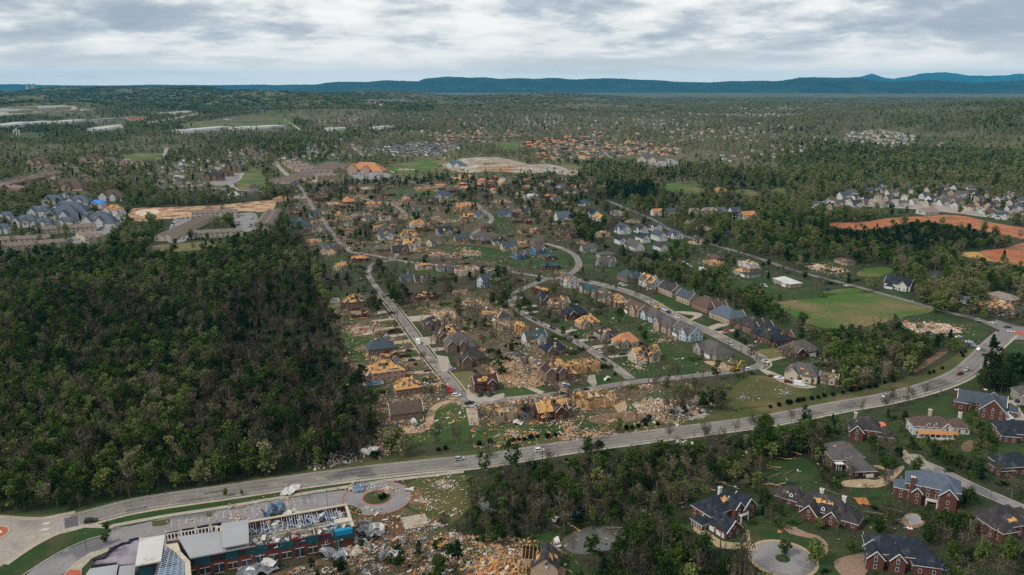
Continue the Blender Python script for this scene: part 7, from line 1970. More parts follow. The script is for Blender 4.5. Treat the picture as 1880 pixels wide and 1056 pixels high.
PAINT = {}
for nm, c in (('white', (0.74, 0.74, 0.73)), ('silver', (0.42, 0.43, 0.45)), ('dark', (0.022, 0.024, 0.028)), ('blue', (0.03, 0.07, 0.20)), ('navy', (0.015, 0.025, 0.06)), ('maroon', (0.13, 0.012, 0.015)), ('red', (0.42, 0.025, 0.02)), ('green', (0.04, 0.10, 0.07)), ('yellow', (0.72, 0.40, 0.02)), ('grey', (0.16, 0.165, 0.17))):
    m = bpy.data.materials.new(f'{nm}_paint'); m.use_nodes = True
    b = m.node_tree.nodes['Principled BSDF']; b.inputs['Roughness'].default_value = 0.3
    tx = N(m.node_tree.nodes, 'ShaderNodeTexNoise', i_Scale=1.5)
    r_ = ramp_node(m.node_tree.nodes, [(0.3, tuple(x * 0.85 for x in c)), (0.7, c)]); m.node_tree.links.new(tx.outputs[0], r_.inputs[0]); m.node_tree.links.new(r_.outputs[0], b.inputs['Base Color'])
    PAINT[nm] = m
CAR = {}
_w = MB(); _w.tube([(0, -0.12, 0), (0, 0.12, 0)], 0.36, 10, 0); _w.f.append(tuple(range(9, -1, -1))); _w.m.append(0)
WHEEL = _w.mesh('wheel', ['rubber'])
for kind in ('sedan', 'suv', 'pickup', 'van'):
    b, g = MB(), MB()
    if kind == 'sedan':
        loft(b, [(-2.4, 0.35, 0.75), (-2.2, 0.3, 0.95), (-1.2, 0.25, 1.0), (1.2, 0.25, 0.98), (2.2, 0.3, 0.8), (2.42, 0.38, 0.65)], 1.82, 1.74)
        loft(g, [(-1.6, 0.96, 1.02), (-0.8, 0.96, 1.43), (0.4, 0.96, 1.44), (1.25, 0.96, 1.0)], 1.66, 1.36); loft(b, [(-0.78, 1.40, 1.47), (0.38, 1.40, 1.48)], 1.36, 1.3); L = 1.45
    elif kind == 'suv':
        loft(b, [(-2.45, 0.4, 0.9), (-2.35, 0.35, 1.12), (1.1, 0.3, 1.12), (2.2, 0.35, 1.0), (2.45, 0.42, 0.8)], 1.95, 1.86)
        loft(g, [(-2.3, 1.1, 1.16), (-2.0, 1.1, 1.72), (0.4, 1.1, 1.74), (1.15, 1.1, 1.14)], 1.8, 1.52); loft(b, [(-2.05, 1.70, 1.78), (0.35, 1.70, 1.80)], 1.56, 1.48); L = 1.5
    elif kind == 'pickup':
        loft(b, [(-2.9, 0.45, 0.82), (-0.5, 0.45, 0.84), (-0.48, 0.4, 1.12), (1.5, 0.4, 1.12), (2.6, 0.42, 1.05), (2.9, 0.45, 0.85)], 2.0, 1.92)
        for s in (-1, 1): b.box((-1.7, s * 0.94, 0.98), (2.4, 0.1, 0.32))
        b.box((-2.88, 0, 0.98), (0.1, 1.9, 0.32))
        loft(g, [(-0.45, 1.1, 1.75), (0.8, 1.1, 1.78), (1.5, 1.1, 1.14)], 1.8, 1.5); loft(b, [(-0.5, 1.73, 1.82), (0.75, 1.75, 1.84)], 1.54, 1.46); L = 1.8
    else:
        loft(b, [(-3.6, 0.5, 3.0), (0.9, 0.5, 3.05)], 2.3, 2.25); loft(b, [(0.95, 0.45, 2.2), (1.9, 0.45, 2.1), (2.3, 0.45, 1.3), (3.0, 0.45, 1.15)], 2.1, 2.0)
        loft(g, [(1.7, 1.35, 2.0), (2.32, 1.3, 1.36)], 2.04, 1.9); L = 2.1
    CAR[kind] = (b.mesh(f'{kind}_body', ['white_trim']), g.mesh(f'{kind}_windows', ['window_glass']), L)
for b_, _, _ in CAR.values(): pass


def car(label, at, ang, kind, colour, group='vehicles in the streets'):
    gx, gy, gz = GP(*at)
    b, g, L = CAR[kind]
    root = tag(link({'sedan': 'car', 'suv': 'suv', 'pickup': 'pickup_truck', 'van': 'box_truck'}[kind], None, None, (gx, gy, gz + 0.12), ang), label, {'sedan': 'car', 'suv': 'car', 'pickup': 'pickup truck', 'van': 'truck'}[kind], group)
    bo = link('body', b, root); bo.material_slots[0].link = 'OBJECT'; bo.material_slots[0].material = PAINT[colour]
    link('windows', g, root)
    if at[1] > 480:
        for sx in (-1, 1):
            for sy in (-1, 1): link('wheel', WHEEL, root, (sx * L, sy * 0.86, 0.36))
    return root


A_E = ang_of((1720, 862), (1800, 901))
CARS = [
    ((844, 845), A_H, 'suv', 'silver', 'silver SUV driving on the highway before the wood'), ((990, 829), A_H, 'suv', 'white', 'white SUV on the highway behind treetops'), ((167, 959), A_H, 'suv', 'dark', 'dark SUV on the highway by the paver band'),
    ((1627, 729), ang_of((1540, 746), (1620, 732)), 'sedan', 'white', 'white sedan alone on the highway bend'), ((1763, 688), ang_of((1700, 712), (1760, 688)), 'pickup', 'maroon', 'maroon pickup truck leading a pair on the highway bend'), ((1775, 681), ang_of((1700, 712), (1775, 678)), 'pickup', 'silver', 'silver pickup truck close behind the maroon one'),
    ((1779, 629), -0.25, 'sedan', 'white', 'white sedan parked farthest from the highway in the verge row'), ((1784, 635), -0.5, 'suv', 'blue', 'blue SUV in the verge row by the junction'), ((1790, 637), -0.4, 'suv', 'silver', 'silver SUV in the verge row by the junction'), ((1797, 643), 0.8, 'suv', 'white', 'white SUV at the road end of the verge row'), ((1806, 644), 1.1, 'sedan', 'grey', 'grey car driving past the verge row'),
    ((1797, 590), -0.3, 'suv', 'silver', 'silver SUV waiting on the country road end'), ((1822, 594), -0.4, 'sedan', 'white', 'white sedan on the country road near the junction'), ((1850, 602), -0.4, 'sedan', 'navy', 'navy sedan entering the junction'), ((1856, 610), -0.3, 'sedan', 'white', 'white sedan beside the red traffic island'),
    ((768, 632), A_L, 'van', 'white', 'white truck with a long box on the straight street'), ((751, 645), 0.2, 'sedan', 'dark', 'black sedan in the drive of the navy hip roofed house'), ((756, 662), 0.2, 'sedan', 'navy', 'navy sedan in the drive by the collapsed house'), ((785, 682), 0.25, 'sedan', 'maroon', 'maroon sedan by the kerb near the pink house'), ((687, 557), 0.2, 'sedan', 'maroon', 'maroon car in the topmost drive of the straight street'),
    ((711, 620), 0.4, 'suv', 'silver', 'silver SUV on a drive among boards'), ((780, 707), 0.3, 'sedan', 'white', 'white sedan beside the wrecked yellow plywood house'), ((793, 703), 0.3, 'sedan', 'dark', 'black sedan on the drive behind the white sedan'), ((738, 690), 0.3, 'suv', 'red', 'red crushed SUV beside the pink house'),
    ((825, 720), A_L, 'van', 'red', 'red fire truck on the straight street'), ((821, 712), A_L, 'suv', 'silver', 'silver SUV just ahead of the fire truck'), ((838, 728), 0.1, 'suv', 'white', 'white SUV at the foot of the straight street'), ((862, 742), A_C, 'pickup', 'dark', 'black pickup truck at the corner of the two streets'), ((872, 748), A_C, 'pickup', 'silver', 'silver pickup truck below the black one at the corner'),
    ((830, 679), 0.1, 'sedan', 'silver', 'silver car in the drive of the long brown brick house'), ((867, 711), 0.1, 'sedan', 'white', 'white sedan beside the dark steep roofed house'), ((882, 727), 1.3, 'suv', 'dark', 'black SUV at the front of the dark steep roofed house'), ((900, 727), 1.2, 'suv', 'navy', 'navy SUV at the front of the dark steep roofed house'),
    ((1031, 725), A_C, 'pickup', 'dark', 'black pickup truck on the cross street'), ((1020, 727), A_C, 'pickup', 'grey', 'grey pickup truck behind the black one on the cross street'), ((1074, 716), A_C, 'sedan', 'dark', 'black sedan on the cross street'), ((1063, 723), A_C, 'sedan', 'green', 'green car below the black sedan'), ((1012, 699), 0.2, 'suv', 'white', 'white SUV before the brown house with the yellow wing'), ((1038, 709), 0.3, 'suv', 'white', 'white SUV on the brick drive'), ((1041, 711), 0.3, 'sedan', 'grey', 'grey car beside the white SUV on the brick drive'),
    ((1102, 648), A_M, 'suv', 'silver', 'silver SUV driving down the middle street'), ((1108, 662), A_M, 'sedan', 'dark', 'black sedan lower on the middle street'), ((1015, 604), A_M, 'suv', 'dark', 'black SUV parked on the middle street'), ((1006, 600), A_M, 'sedan', 'white', 'white sedan behind the black SUV on the middle street'), ((981, 588), A_M, 'suv', 'navy', 'navy SUV highest on the middle street'), ((960, 549), 0.1, 'pickup', 'silver', 'silver pickup truck in a drive inside the street bend'),
    ((1088, 622), 0.2, 'pickup', 'dark', 'black pickup truck before the grey brick house'), ((1118, 631), 0.2, 'sedan', 'dark', 'black sedan before the rust roofed house'), ((1142, 652), 0.2, 'sedan', 'dark', 'black sedan before the cream gabled house'), ((951, 622), 0.1, 'sedan', 'navy', 'navy sedan on grass by the white and grey cottage'),
    ((1243, 584), A_R, 'sedan', 'white', 'white sedan lowest in the parked line of the long street'), ((1236, 580), A_R, 'suv', 'silver', 'silver SUV in the parked line of the long street'), ((1228, 575), A_R, 'suv', 'dark', 'black SUV in the parked line of the long street'), ((1220, 570), A_R, 'pickup', 'white', 'white pickup truck in the parked line of the long street'), ((1141, 523), 0.2, 'suv', 'white', 'white SUV at the blue grey roofed house'), ((1147, 526), 0.2, 'sedan', 'white', 'white sedan at the blue grey roofed house'),
    ((1322, 606), 0.0, 'sedan', 'dark', 'black sedan in the drive of the brown shingled house'), ((1333, 609), 0.0, 'sedan', 'red', 'red car in the drive of the brown shingled house'), ((1353, 616), 0.2, 'suv', 'grey', 'grey SUV at the corner of the brown shingled house'), ((1341, 634), A_R, 'suv', 'silver', 'silver SUV on the long street below the drives'),
    ((1374, 680), A_C, 'suv', 'white', 'white SUV beside the yellow excavator'), ((1405, 666), -0.9, 'suv', 'white', 'white SUV at the street curve'), ((1381, 637), -0.2, 'pickup', 'silver', 'silver pickup truck at the navy roofed brick house'), ((1378, 648), -0.9, 'suv', 'silver', 'silver SUV above the street curve'),
    ((1417, 692), -0.4, 'sedan', 'maroon', 'dark red sedan first in the long driveway'), ((1430, 696), -0.4, 'pickup', 'white', 'white pickup truck second in the long driveway'), ((1447, 703), -0.4, 'suv', 'maroon', 'maroon SUV third in the long driveway'), ((1469, 709), -0.4, 'van', 'white', 'white box truck at the end of the long driveway'),
    ((1633, 869), 0.7, 'suv', 'silver', 'silver SUV on the tan forecourt drive'), ((1847, 768), -0.5, 'van', 'white', 'white box truck behind the great gabled house'), ((1857, 774), -0.5, 'pickup', 'white', 'white pickup truck behind the box truck'), ((1872, 740), -0.6, 'suv', 'navy', 'navy SUV on the concrete drive at the edge'), ((1637, 804), 0.0, 'sedan', 'dark', 'black sedan beside the charcoal roofed house'),
    ((609, 435), A_UP, 'pickup', 'white', 'white pickup truck on the long upper street'), ((679, 500), 1.4, 'suv', 'white', 'white SUV at the forest bend'), ((667, 513), 0.8, 'suv', 'silver', 'silver SUV off the road below the forest bend'), ((919, 538), 0.0, 'sedan', 'red', 'red car on grass north of the pale ruin'), ((931, 499), 0.0, 'van', 'grey', 'grey truck on the lane west of the bend'), ((1554, 526), -0.4, 'sedan', 'white', 'white sedan on the country road by the pasture'), ((1520, 531), 0.3, 'suv', 'blue', 'blue and white SUV in the pasture hedge'), ((1403, 528), 0.2, 'van', 'white', 'white trailer truck in the pasture yard'), ((1098, 489), 0.1, 'suv', 'white', 'white SUV at the plain grey gabled house'), ((1126, 489), 0.1, 'suv', 'dark', 'black SUV at the plain grey gabled house'), ((1760, 620), 0.2, 'sedan', 'white', 'white sedan in trees above the verge row'), ((1705, 612), 0.0, 'sedan', 'dark', 'black sedan in trees by the collapsed house'),
]
for at, ang, kind, colr, lab in CARS: car(lab, at, ang, kind, colr)
for k, (x, y) in enumerate([(1232, 482), (1240, 480), (1248, 483), (1255, 486), (1262, 490), (1268, 494), (1205, 484), (1290, 497)]):
    car(['white trailer first in the storage yard row', 'white trailer second in the storage yard row', 'white trailer third in the storage yard row', 'white trailer fourth in the storage yard row', 'white trailer fifth in the storage yard row', 'white trailer last in the storage yard row', 'white trailer alone left of the storage yard', 'white trailer right of the storage yard'][k], (x, y), -0.9 + 0.1 * k, 'van', 'white', 'white trailers in the storage yard')
_rr = random.Random(21)
LOTC = [((322, 403), (352, 401), 9), ((318, 410), (318, 440), 8), ((340, 408), (336, 440), 9), ((438, 398), (438, 422), 5), ((464, 396), (460, 420), 5), ((180, 424), (212, 402), 7), ((130, 442), (165, 438), 5), ((200, 404), (228, 388), 5), ((646, 320), (706, 322), 9), ((20, 440), (60, 428), 5)]
for (a, b, n) in LOTC:
    where = 'beside the care home' if a[1] < 330 else 'in the townhouse court' if a[0] > 300 else 'between the apartment blocks'
    for k in range(n):
        t = (k + _rr.uniform(0.2, 0.6)) / n; c = _rr.choice(['white', 'silver', 'dark', 'grey', 'blue', 'white'])
        car(f'{c} car in the parking rows {where}', (a[0] + (b[0] - a[0]) * t, a[1] + (b[1] - a[1]) * t), _rr.choice([1.4, 0.1]), _rr.choice(['sedan', 'suv', 'pickup']), c, 'cars in the parking rows')


def excavator(label, at, ang, s=1.0):
    gx, gy, _ = GP(*at)
    root = tag(link('excavator', None, None, (gx, gy, 0.1), ang, s), label, 'excavator')
    for y in (-1.1, 1.1):
        t = MB(); loft(t, [(-1.9, 0.3, 0.6), (-1.5, 0.0, 0.9), (1.5, 0.0, 0.9), (1.9, 0.3, 0.6)], 0.55, 0.55); o = link('track', t.mesh('track', ['rubber']), root, (0, y, 0))
    b = MB(); loft(b, [(-2.2, 1.0, 2.0), (-0.4, 1.0, 2.2), (1.3, 1.0, 1.7)], 2.5, 2.3); link('body', b.mesh('body', [PAINT['yellow']]), root)
    c = MB(); loft(c, [(-0.2, 1.7, 3.0), (1.2, 1.7, 2.9)], 1.2, 1.1); link('cab', c.mesh('cab', ['window_glass']), root, (0, 0.6, 0))
    a = MB(); a.tube([(1.0, -0.3, 1.6), (3.0, -0.3, 4.4), (5.2, -0.3, 3.8)], [0.35, 0.3, 0.22], 4); a.tube([(5.1, -0.3, 3.9), (5.8, -0.3, 1.6)], 0.2, 4); link('arm', a.mesh('arm', [PAINT['yellow']]), root)
    k = MB(); loft(k, [(5.2, 0.7, 1.6), (6.2, 0.4, 1.5)], 1.2, 1.2); link('bucket', k.mesh('bucket', ['pole_metal']), root)


excavator('large yellow excavator where the cross street turns uphill', (1349, 681), 0.4, 1.35)
excavator('small yellow excavator on the long street near the parked line', (1207, 568), 0.2, 1.0)


def lamp(label, at, h):
    gx, gy, _ = GP(*at)
    root = tag(link('street_lamp', None, None, (gx, gy, 0)), label, 'street lamp', 'street lamps')
    q = MB(); q.tube([(0, 0, 0), (0, 0, h)], [0.13, 0.08], 6); link('pole', q.mesh('pole', ['pole_metal']), root)
    q = MB(); q.box((0.35, 0, h), (0.9, 0.35, 0.2)); link('lamp_head', q.mesh('lamp_head', ['pole_metal']), root)


for lab, p, h in (('street lamp between the two school drives', (159, 1010), 7), ('street lamp on the parking lot by the torn wing', (601, 929), 7), ('street lamp at the estate road bend', (1817, 922), 5), ('street lamp on the cul-de-sac verge', (1434, 992), 4.5), ('street lamp by the curved driveway', (731, 799), 9), ('street lamp on the long street', (1214, 593), 8), ('street lamp by the fire truck', (824, 684), 6)): lamp(lab, p, h)


def utility_pole(label, at, ang):
    gx, gy, _ = GP(*at)
    root = tag(link('utility_pole', None, None, (gx, gy, 0), ang), label, 'utility pole', 'utility poles')
    q = MB(); q.tube([(0, 0, 0), (R.uniform(-0.4, 0.4), 0, 10.5)], [0.2, 0.13], 6); link('pole', q.mesh('pole', ['bark']), root)
    q = MB(); q.box((0, 0, 9.6), (0.14, 2.4, 0.16)); link('crossarm', q.mesh('crossarm', ['bark']), root)


for k, (x, y) in enumerate([(1480, 492), (1404, 468), (1335, 446), (1268, 424), (1560, 514), (1650, 540), (1745, 568)]):
    utility_pole('utility pole on the country road, ' + ['by the wreck of red boards', 'by the dark burnt looking house', 'before the storage yard', 'beside the bare white row', 'by the farmhouse drive', 'at the corner of the big field', 'near the junction'][k], (x, y), A_U)


# ------------------------------------------------------------------ trees
def quads_mesh(name, C, U, V, mat_name, extra=None):
    """Leaf clumps: one four sided face per centre C with half axes U, V; extra = (verts, faces) of wood under a second material."""
    n = len(C)
    v = np.concatenate([C - U - V, C + U - V * 0.6, C + U * 0.7 + V, C - U * 0.8 + V * 0.9]).reshape(4, n, 3).transpose(1, 0, 2).reshape(-1, 3)
    f = np.arange(4 * n).reshape(n, 4)
    verts, faces, mi = v.tolist(), f.tolist(), [0] * n
    mats = [MATS[mat_name]]
    if extra:
        ev, ef, em = extra
        k = len(verts); verts += list(ev); faces += [[i + k for i in q] for q in ef]; mi += [1] * len(ef); mats.append(MATS[em])
    me = bpy.data.meshes.new(name); me.from_pydata(verts, [], faces)
    for m in mats: me.materials.append(m)
    me.polygons.foreach_set('material_index', mi); me.update()
    return me


def rand_axes(rg, n, size, flat=0.5):
    d = rg.normal(size=(n, 3)); d[:, 2] *= flat
    d /= np.linalg.norm(d, axis=1, keepdims=True)
    e = rg.normal(size=(n, 3)); e -= d * (e * d).sum(1, keepdims=True); e /= np.linalg.norm(e, axis=1, keepdims=True)
    s = size * rg.uniform(0.6, 1.3, (n, 1))
    return d * s, e * s * rg.uniform(0.55, 0.95, (n, 1))


def make_tree(kind, seed, low=False):
    rg = np.random.default_rng(seed)
    tr = MB()
    if kind == 'broad':
        H, R0 = rg.uniform(12, 16), rg.uniform(3.2, 4.6)
        nc = 9 if low else rg.integers(17, 26)
        th = rg.uniform(0, 6.28, nc); zz = rg.uniform(0.28, 0.97, nc) ** 0.9
        rr_ = R0 * np.sin(np.clip((zz - 0.16) / 0.86, 0.05, 0.97) * np.pi) ** 0.7 * rg.uniform(0.25, 1.0, nc)
        cc = np.stack([rr_ * np.cos(th), rr_ * np.sin(th), zz * H], 1)
        tr.tube([(0, 0, -0.3), (0.15, 0.1, H * 0.35), (0.1, -0.2, H * 0.7)], [0.26, 0.19, 0.08], 5)
        if not low:
            for c in cc[:9]: tr.tube([(0.12, 0, max(H * 0.24, c[2] * 0.62)), tuple(c)], [0.11, 0.04], 4)
        per = 11 if low else rg.integers(20, 27)
        C = np.repeat(cc, per, 0) + rg.normal(size=(nc * per, 3)) * np.array([0.95, 0.95, 0.7]) * (1.1 if low else 1.0)
        U, V = rand_axes(rg, len(C), 0.95 if low else 0.52)
        return tr, (C, U, V, 'broadleaf'), 'bark', H
    if kind == 'bud':
        H, R0 = rg.uniform(12, 16.5), rg.uniform(2.6, 3.8)
        tr.tube([(0, 0, -0.3), (0.2, 0.1, H * 0.4), (0.1, -0.15, H * 0.85)], [0.22, 0.16, 0.05], 5)
        nb = 5 if low else 16
        ends = []
        for _ in range(nb):
            z0 = H * rg.uniform(0.3, 0.75); t = rg.uniform(0, 6.28); l = rg.uniform(2.0, R0 + 1)
            e = (l * math.cos(t) * 0.75, l * math.sin(t) * 0.75, z0 + l * rg.uniform(0.6, 1.3)); ends.append(e)
            tr.tube([(0.12, 0, z0), e], [0.085, 0.03], 3)
        n = 40 if low else 210
        k = rg.integers(0, nb, n); E = np.array(ends)[k]
        C = E * rg.uniform(0.7, 1.08, (n, 1)) + rg.normal(size=(n, 3)) * np.array([0.8, 0.8, 0.8])
        d = np.stack([C[:, 0] * 0.16, C[:, 1] * 0.16, np.full(n, 0.7)], 1) + rg.normal(size=(n, 3)) * 0.4
        d /= np.linalg.norm(d, axis=1, keepdims=True)
        e = rg.normal(size=(n, 3)); e -= d * (e * d).sum(1, keepdims=True); e /= np.linalg.norm(e, axis=1, keepdims=True)
        U = d * rg.uniform(0.4, 1.0, (n, 1)) * (1.4 if low else 1.0); V = e * rg.uniform(0.05, 0.22, (n, 1)) * (2.4 if low else 1.0)
        return tr, (C, U, V, 'bud_twigs'), 'grey_bark', H
    if kind == 'pine':
        H = rg.uniform(13, 18)
        tr.tube([(0, 0, -0.3), (0, 0, H * 0.93)], [0.24, 0.05], 5)
        n = 110 if low else 420
        z = rg.uniform(0.34, 1.0, n) ** 0.9
        r = (1.02 - z) ** 0.62 * 2.9 * rg.uniform(0.2, 1.0, n) ** 0.6 * (0.75 + 0.4 * np.sin(z * 31 + 2 * rg.random())) + 0.12; t = rg.uniform(0, 6.28, n) 
        t = np.round(t / 0.55) * 0.55 + rg.normal(0, 0.16, n)
        C = np.stack([r * np.cos(t), r * np.sin(t), z * H - 0.20 * r + rg.normal(0, .15, n)], 1)
        U, V = rand_axes(rg, n, 0.95 if low else 0.55, 0.3)
        return tr, (C, U, V, 'needles'), 'bark', H
    if kind == 'snag':
        H = rg.uniform(8, 16)
        lean = rg.normal(0, 0.05, 2) * H
        tr.tube([(0, 0, -0.3), (lean[0] * 0.4, lean[1] * 0.4, H * 0.5), (lean[0], lean[1], H)], [0.36, 0.27, 0.16], 6)
        for _ in range(7):
            z = H * rg.uniform(0.35, 0.97); t = rg.uniform(0, 6.28); l = rg.uniform(0.8, 3.2)
            tr.tube([(lean[0] * z / H, lean[1] * z / H, z), (lean[0] * z / H + l * math.cos(t), lean[1] * z / H + l * math.sin(t), z + l * rg.uniform(-0.2, 0.8))], [0.085, 0.03], 4)
        n = 16
        z = rg.uniform(0.4, 1.0, n) * H; t = rg.uniform(0, 6.28, n); r = rg.uniform(0.2, 1.6, n)
        C = np.stack([lean[0] * z / H + r * np.cos(t), lean[1] * z / H + r * np.sin(t), z], 1)
        U, V = rand_axes(rg, n, 0.35)
        return tr, (C, U, V, 'bud_twigs'), 'bark', H
    if kind == 'shrub':
        H = rg.uniform(2.2, 3.2)
        tr.tube([(0, 0, -0.1), (0, 0, H * 0.6)], [0.1, 0.05], 4)
        n = 130
        d = rg.normal(size=(n, 3)); d /= np.linalg.norm(d, axis=1, keepdims=True)
        C = d * rg.uniform(0.55, 1.0, (n, 1)) * np.array([1.25, 1.25, H * 0.5]) + np.array([0, 0, H * 0.52])
        U, V = rand_axes(rg, n, 0.36)
        return tr, (C, U, V, 'broadleaf'), 'bark', H
    # 'brush': a tangle of knocked down crowns, branches on the ground
    n = 150
    C = rg.normal(size=(n, 3)) * np.array([2.6, 1.7, 0.55]) + np.array([0, 0, 1.1]); C[:, 2] = np.abs(C[:, 2])
    U, V = rand_axes(rg, n, 0.55)
    for _ in range(7):
        t = rg.normal(0, 0.5); x, y = rg.normal(0, 1.5, 2); l = rg.uniform(2, 5)
        tr.tube([(x, y, 0.3), (x + l * math.cos(t), y + l * math.sin(t), rg.uniform(0.4, 2.2))], [0.12, 0.04], 4)
    return tr, (C, U, V, 'broadleaf'), 'grey_bark', 2.5


def far_clump(seed):
    rg = np.random.default_rng(seed)
    cs, us, vs = [], [], []
    for _ in range(9):
        x, y = rg.uniform(-16, 16, 2); h, r = rg.uniform(9, 15), rg.uniform(4, 7)
        n = 22
        d = rg.normal(size=(n, 3)); d /= np.linalg.norm(d, axis=1, keepdims=True)
        cs.append(d * np.array([r, r, h * 0.45]) * rg.uniform(0.6, 1, (n, 1)) + np.array([x, y, h * 0.55]))
        u, v = rand_axes(rg, n, 2.6); us.append(u); vs.append(v)
    return np.concatenate(cs), np.concatenate(us), np.concatenate(vs)


KINDS = [('broad', 4), ('bud', 3), ('pine', 2), ('snag', 3), ('shrub', 1), ('brush', 2)]
PROTO = {}
proto_col = bpy.data.collections.new('tree_kinds')          # not linked to the scene: sources for the woods
IDX, order = {}, []


def add_proto(key, me):
    o = bpy.data.objects.new('k%02d' % len(order), me); proto_col.objects.link(o); IDX[key] = len(order); order.append(key)


for kd, n in KINDS:
    for i in range(n):
        tr, (C, U, V, lm), bm, H = make_tree(kd, 40 + i * 7 + len(kd) * 31)
        crown = quads_mesh('crown', C, U, V, lm); trunk = tr.mesh('trunk', [bm])
        PROTO[(kd, i)] = (trunk, crown, H)
        add_proto((kd, i), quads_mesh('tree', C, U, V, lm, (tr.v, tr.f, bm)))
for kd in ('broad', 'bud', 'pine'):
    for i in range(2):
        tr, (C, U, V, lm), bm, H = make_tree(kd, 400 + i * 7, True)
        add_proto((kd + '_low', i), quads_mesh('tree', C, U, V, lm, (tr.v, tr.f, bm)))
for i in range(3):
    C, U, V = far_clump(900 + i); add_proto(('clump', i), quads_mesh('tree', C, U, V, 'broadleaf'))

# painted over the photo's raster: how dense the trees stand, their mix and tint
dens = np.full((MH, MW), 0.72, np.float32); tintm = np.full((MH, MW), 0.76, np.float32); mixm = np.zeros((MH, MW), np.int8); scm = np.full((MH, MW), 1.0, np.float32)
MIX = {0: (0.76, 0.19, 0.05, 0, 0, 0), 1: (0.50, 0.46, 0.02, 0.02, 0, 0), 2: (0.15, 0.31, 0.005, 0.34, 0.085, 0.11), 3: (0.54, 0.37, 0.07, 0.02, 0, 0), 4: (0.30, 0.26, 0.05, 0.08, 0.06, 0.25), 5: (0.42, 0.10, 0.45, 0, 0.03, 0), 6: (0.24, 0.38, 0.03, 0.15, 0.03, 0.17), 7: (0.70, 0.2, 0.04, 0.02, 0.04, 0)}
def zone(poly, d, mx, t, s=1.0):
    m = poly_mask(poly); dens[m] = d; mixm[m] = mx; tintm[m] = t; scm[m] = s
zone([(0, 150), (700, 150), (700, 190), (430, 215), (250, 225), (0, 235)], 0.92, 0, 0.78)
zone([(600, 165), (1880, 160), (1880, 235), (1500, 240), (1000, 235), (560, 240)], 0.62, 1, 1.0)
zone([(480, 180), (620, 165), (760, 185), (820, 205), (560, 215)], 0.95, 0, 0.80)
zone([(560, 345), (620, 270), (700, 245), (1000, 225), (1300, 225), (1440, 250), (1380, 300), (1180, 335), (900, 345)], 0.38, 1, 0.9)
zone([(1600, 205), (1880, 185), (1880, 345), (1700, 330), (1640, 290), (1700, 255), (1640, 230)], 1.0, 0, 0.80)
zone([(1360, 290), (1540, 275), (1640, 285), (1700, 335), (1560, 345), (1480, 385), (1400, 340)], 1.0, 0, 0.70)
zone([(960, 300), (1180, 300), (1400, 300), (1480, 380), (1420, 385), (1200, 365), (1060, 350), (940, 335)], 0.9, 3, 0.62)
zone([(1090, 345), (1200, 340), (1210, 365), (1120, 370)], 1.0, 5, 0.3)
zone([(520, 345), (560, 440), (590, 520), (600, 560), (640, 680), (700, 800), (860, 850), (1100, 800), (1330, 760), (1560, 715), (1700, 680), (1790, 610), (1600, 545), (1420, 480), (1250, 430), (1130, 375), (1060, 345), (850, 330), (700, 330)], 0.50, 2, 0.42, 0.85)
zone([(560, 380), (700, 350), (900, 345), (1100, 370), (1180, 410), (1080, 440), (960, 400), (800, 400), (700, 440), (620, 450)], 0.6, 6, 0.48, 0.85)
zone([(660, 480), (730, 480), (860, 500), (940, 510), (930, 540), (880, 512), (760, 525), (720, 560), (690, 520)], 0.6, 6, 0.40, 0.9)
zone([(1100, 497), (1190, 490), (1290, 498), (1400, 540), (1460, 595), (1560, 608), (1680, 600), (1760, 625), (1700, 668), (1560, 690), (1510, 665), (1495, 640), (1450, 605), (1380, 575), (1300, 540), (1240, 522), (1180, 503)], 0.9, 7, 0.62, 0.85)
zone([(1040, 400), (1110, 410), (1120, 440), (1090, 450), (1050, 440)], 0.7, 0, 0.45)
zone([(1120, 455), (1230, 462), (1290, 455), (1350, 480), (1330, 500), (1200, 490), (1130, 475)], 0.5, 7, 0.46, 0.9)
zone([(1205, 395), (1250, 425), (1400, 470), (1500, 500), (1620, 530), (1720, 560), (1800, 580), (1880, 590), (1880, 445), (1700, 425), (1500, 405), (1400, 400), (1300, 405)], 0.88, 7, 0.66)
zone([(1480, 425), (1580, 422), (1700, 415), (1800, 432), (1870, 442), (1740, 462), (1680, 470), (1600, 468), (1520, 445)], 1.0, 5, 0.35)
zone([(1470, 488), (1600, 485), (1650, 510), (1600, 530), (1500, 510)], 0.3, 4, 0.5)
zone([(0, 462), (120, 462), (270, 458), (395, 455), (430, 432), (500, 400), (540, 410), (570, 480), (590, 560), (620, 620), (650, 700), (690, 790), (640, 845), (420, 880), (140, 935), (0, 940)], 1.0, 3, 0.51, 0.82)
zone([(0, 462), (270, 458), (430, 432), (520, 425), (540, 480), (480, 560), (300, 520), (160, 540), (0, 520)], 1.0, 0, 0.52, 0.86)
zone([(60, 560), (200, 540), (330, 590), (300, 680), (180, 720), (40, 660)], 1.0, 3, 0.38, 0.9)
zone([(420, 540), (560, 500), (590, 560), (640, 690), (690, 790), (640, 845), (420, 875), (330, 800), (400, 680)], 0.95, 6, 0.32, 0.9)
zone([(640, 850), (690, 795), (720, 800), (700, 840)], 0.4, 6, 0.3, 0.8)
zone([(860, 860), (1050, 828), (1300, 796), (1560, 750), (1700, 705), (1880, 660), (1880, 1056), (700, 1056), (850, 940)], 0.95, 4, 0.47, 0.68)
zone([(862, 865), (930, 850), (1100, 830), (1180, 850), (1240, 900), (1200, 960), (1020, 970), (900, 990), (870, 960)], 0.95, 6, 0.42, 0.75)
zone([(880, 850), (960, 830), (1090, 815), (1100, 830), (960, 860), (890, 880)], 1.0, 5, 0.40)
zone([(860, 930), (940, 940), (960, 990), (900, 1000), (830, 1000), (820, 980)], 0.9, 6, 0.35, 0.8)
zone([(1350, 790), (1500, 775), (1530, 830), (1500, 850), (1400, 840)], 0.7, 7, 0.45, 0.9)
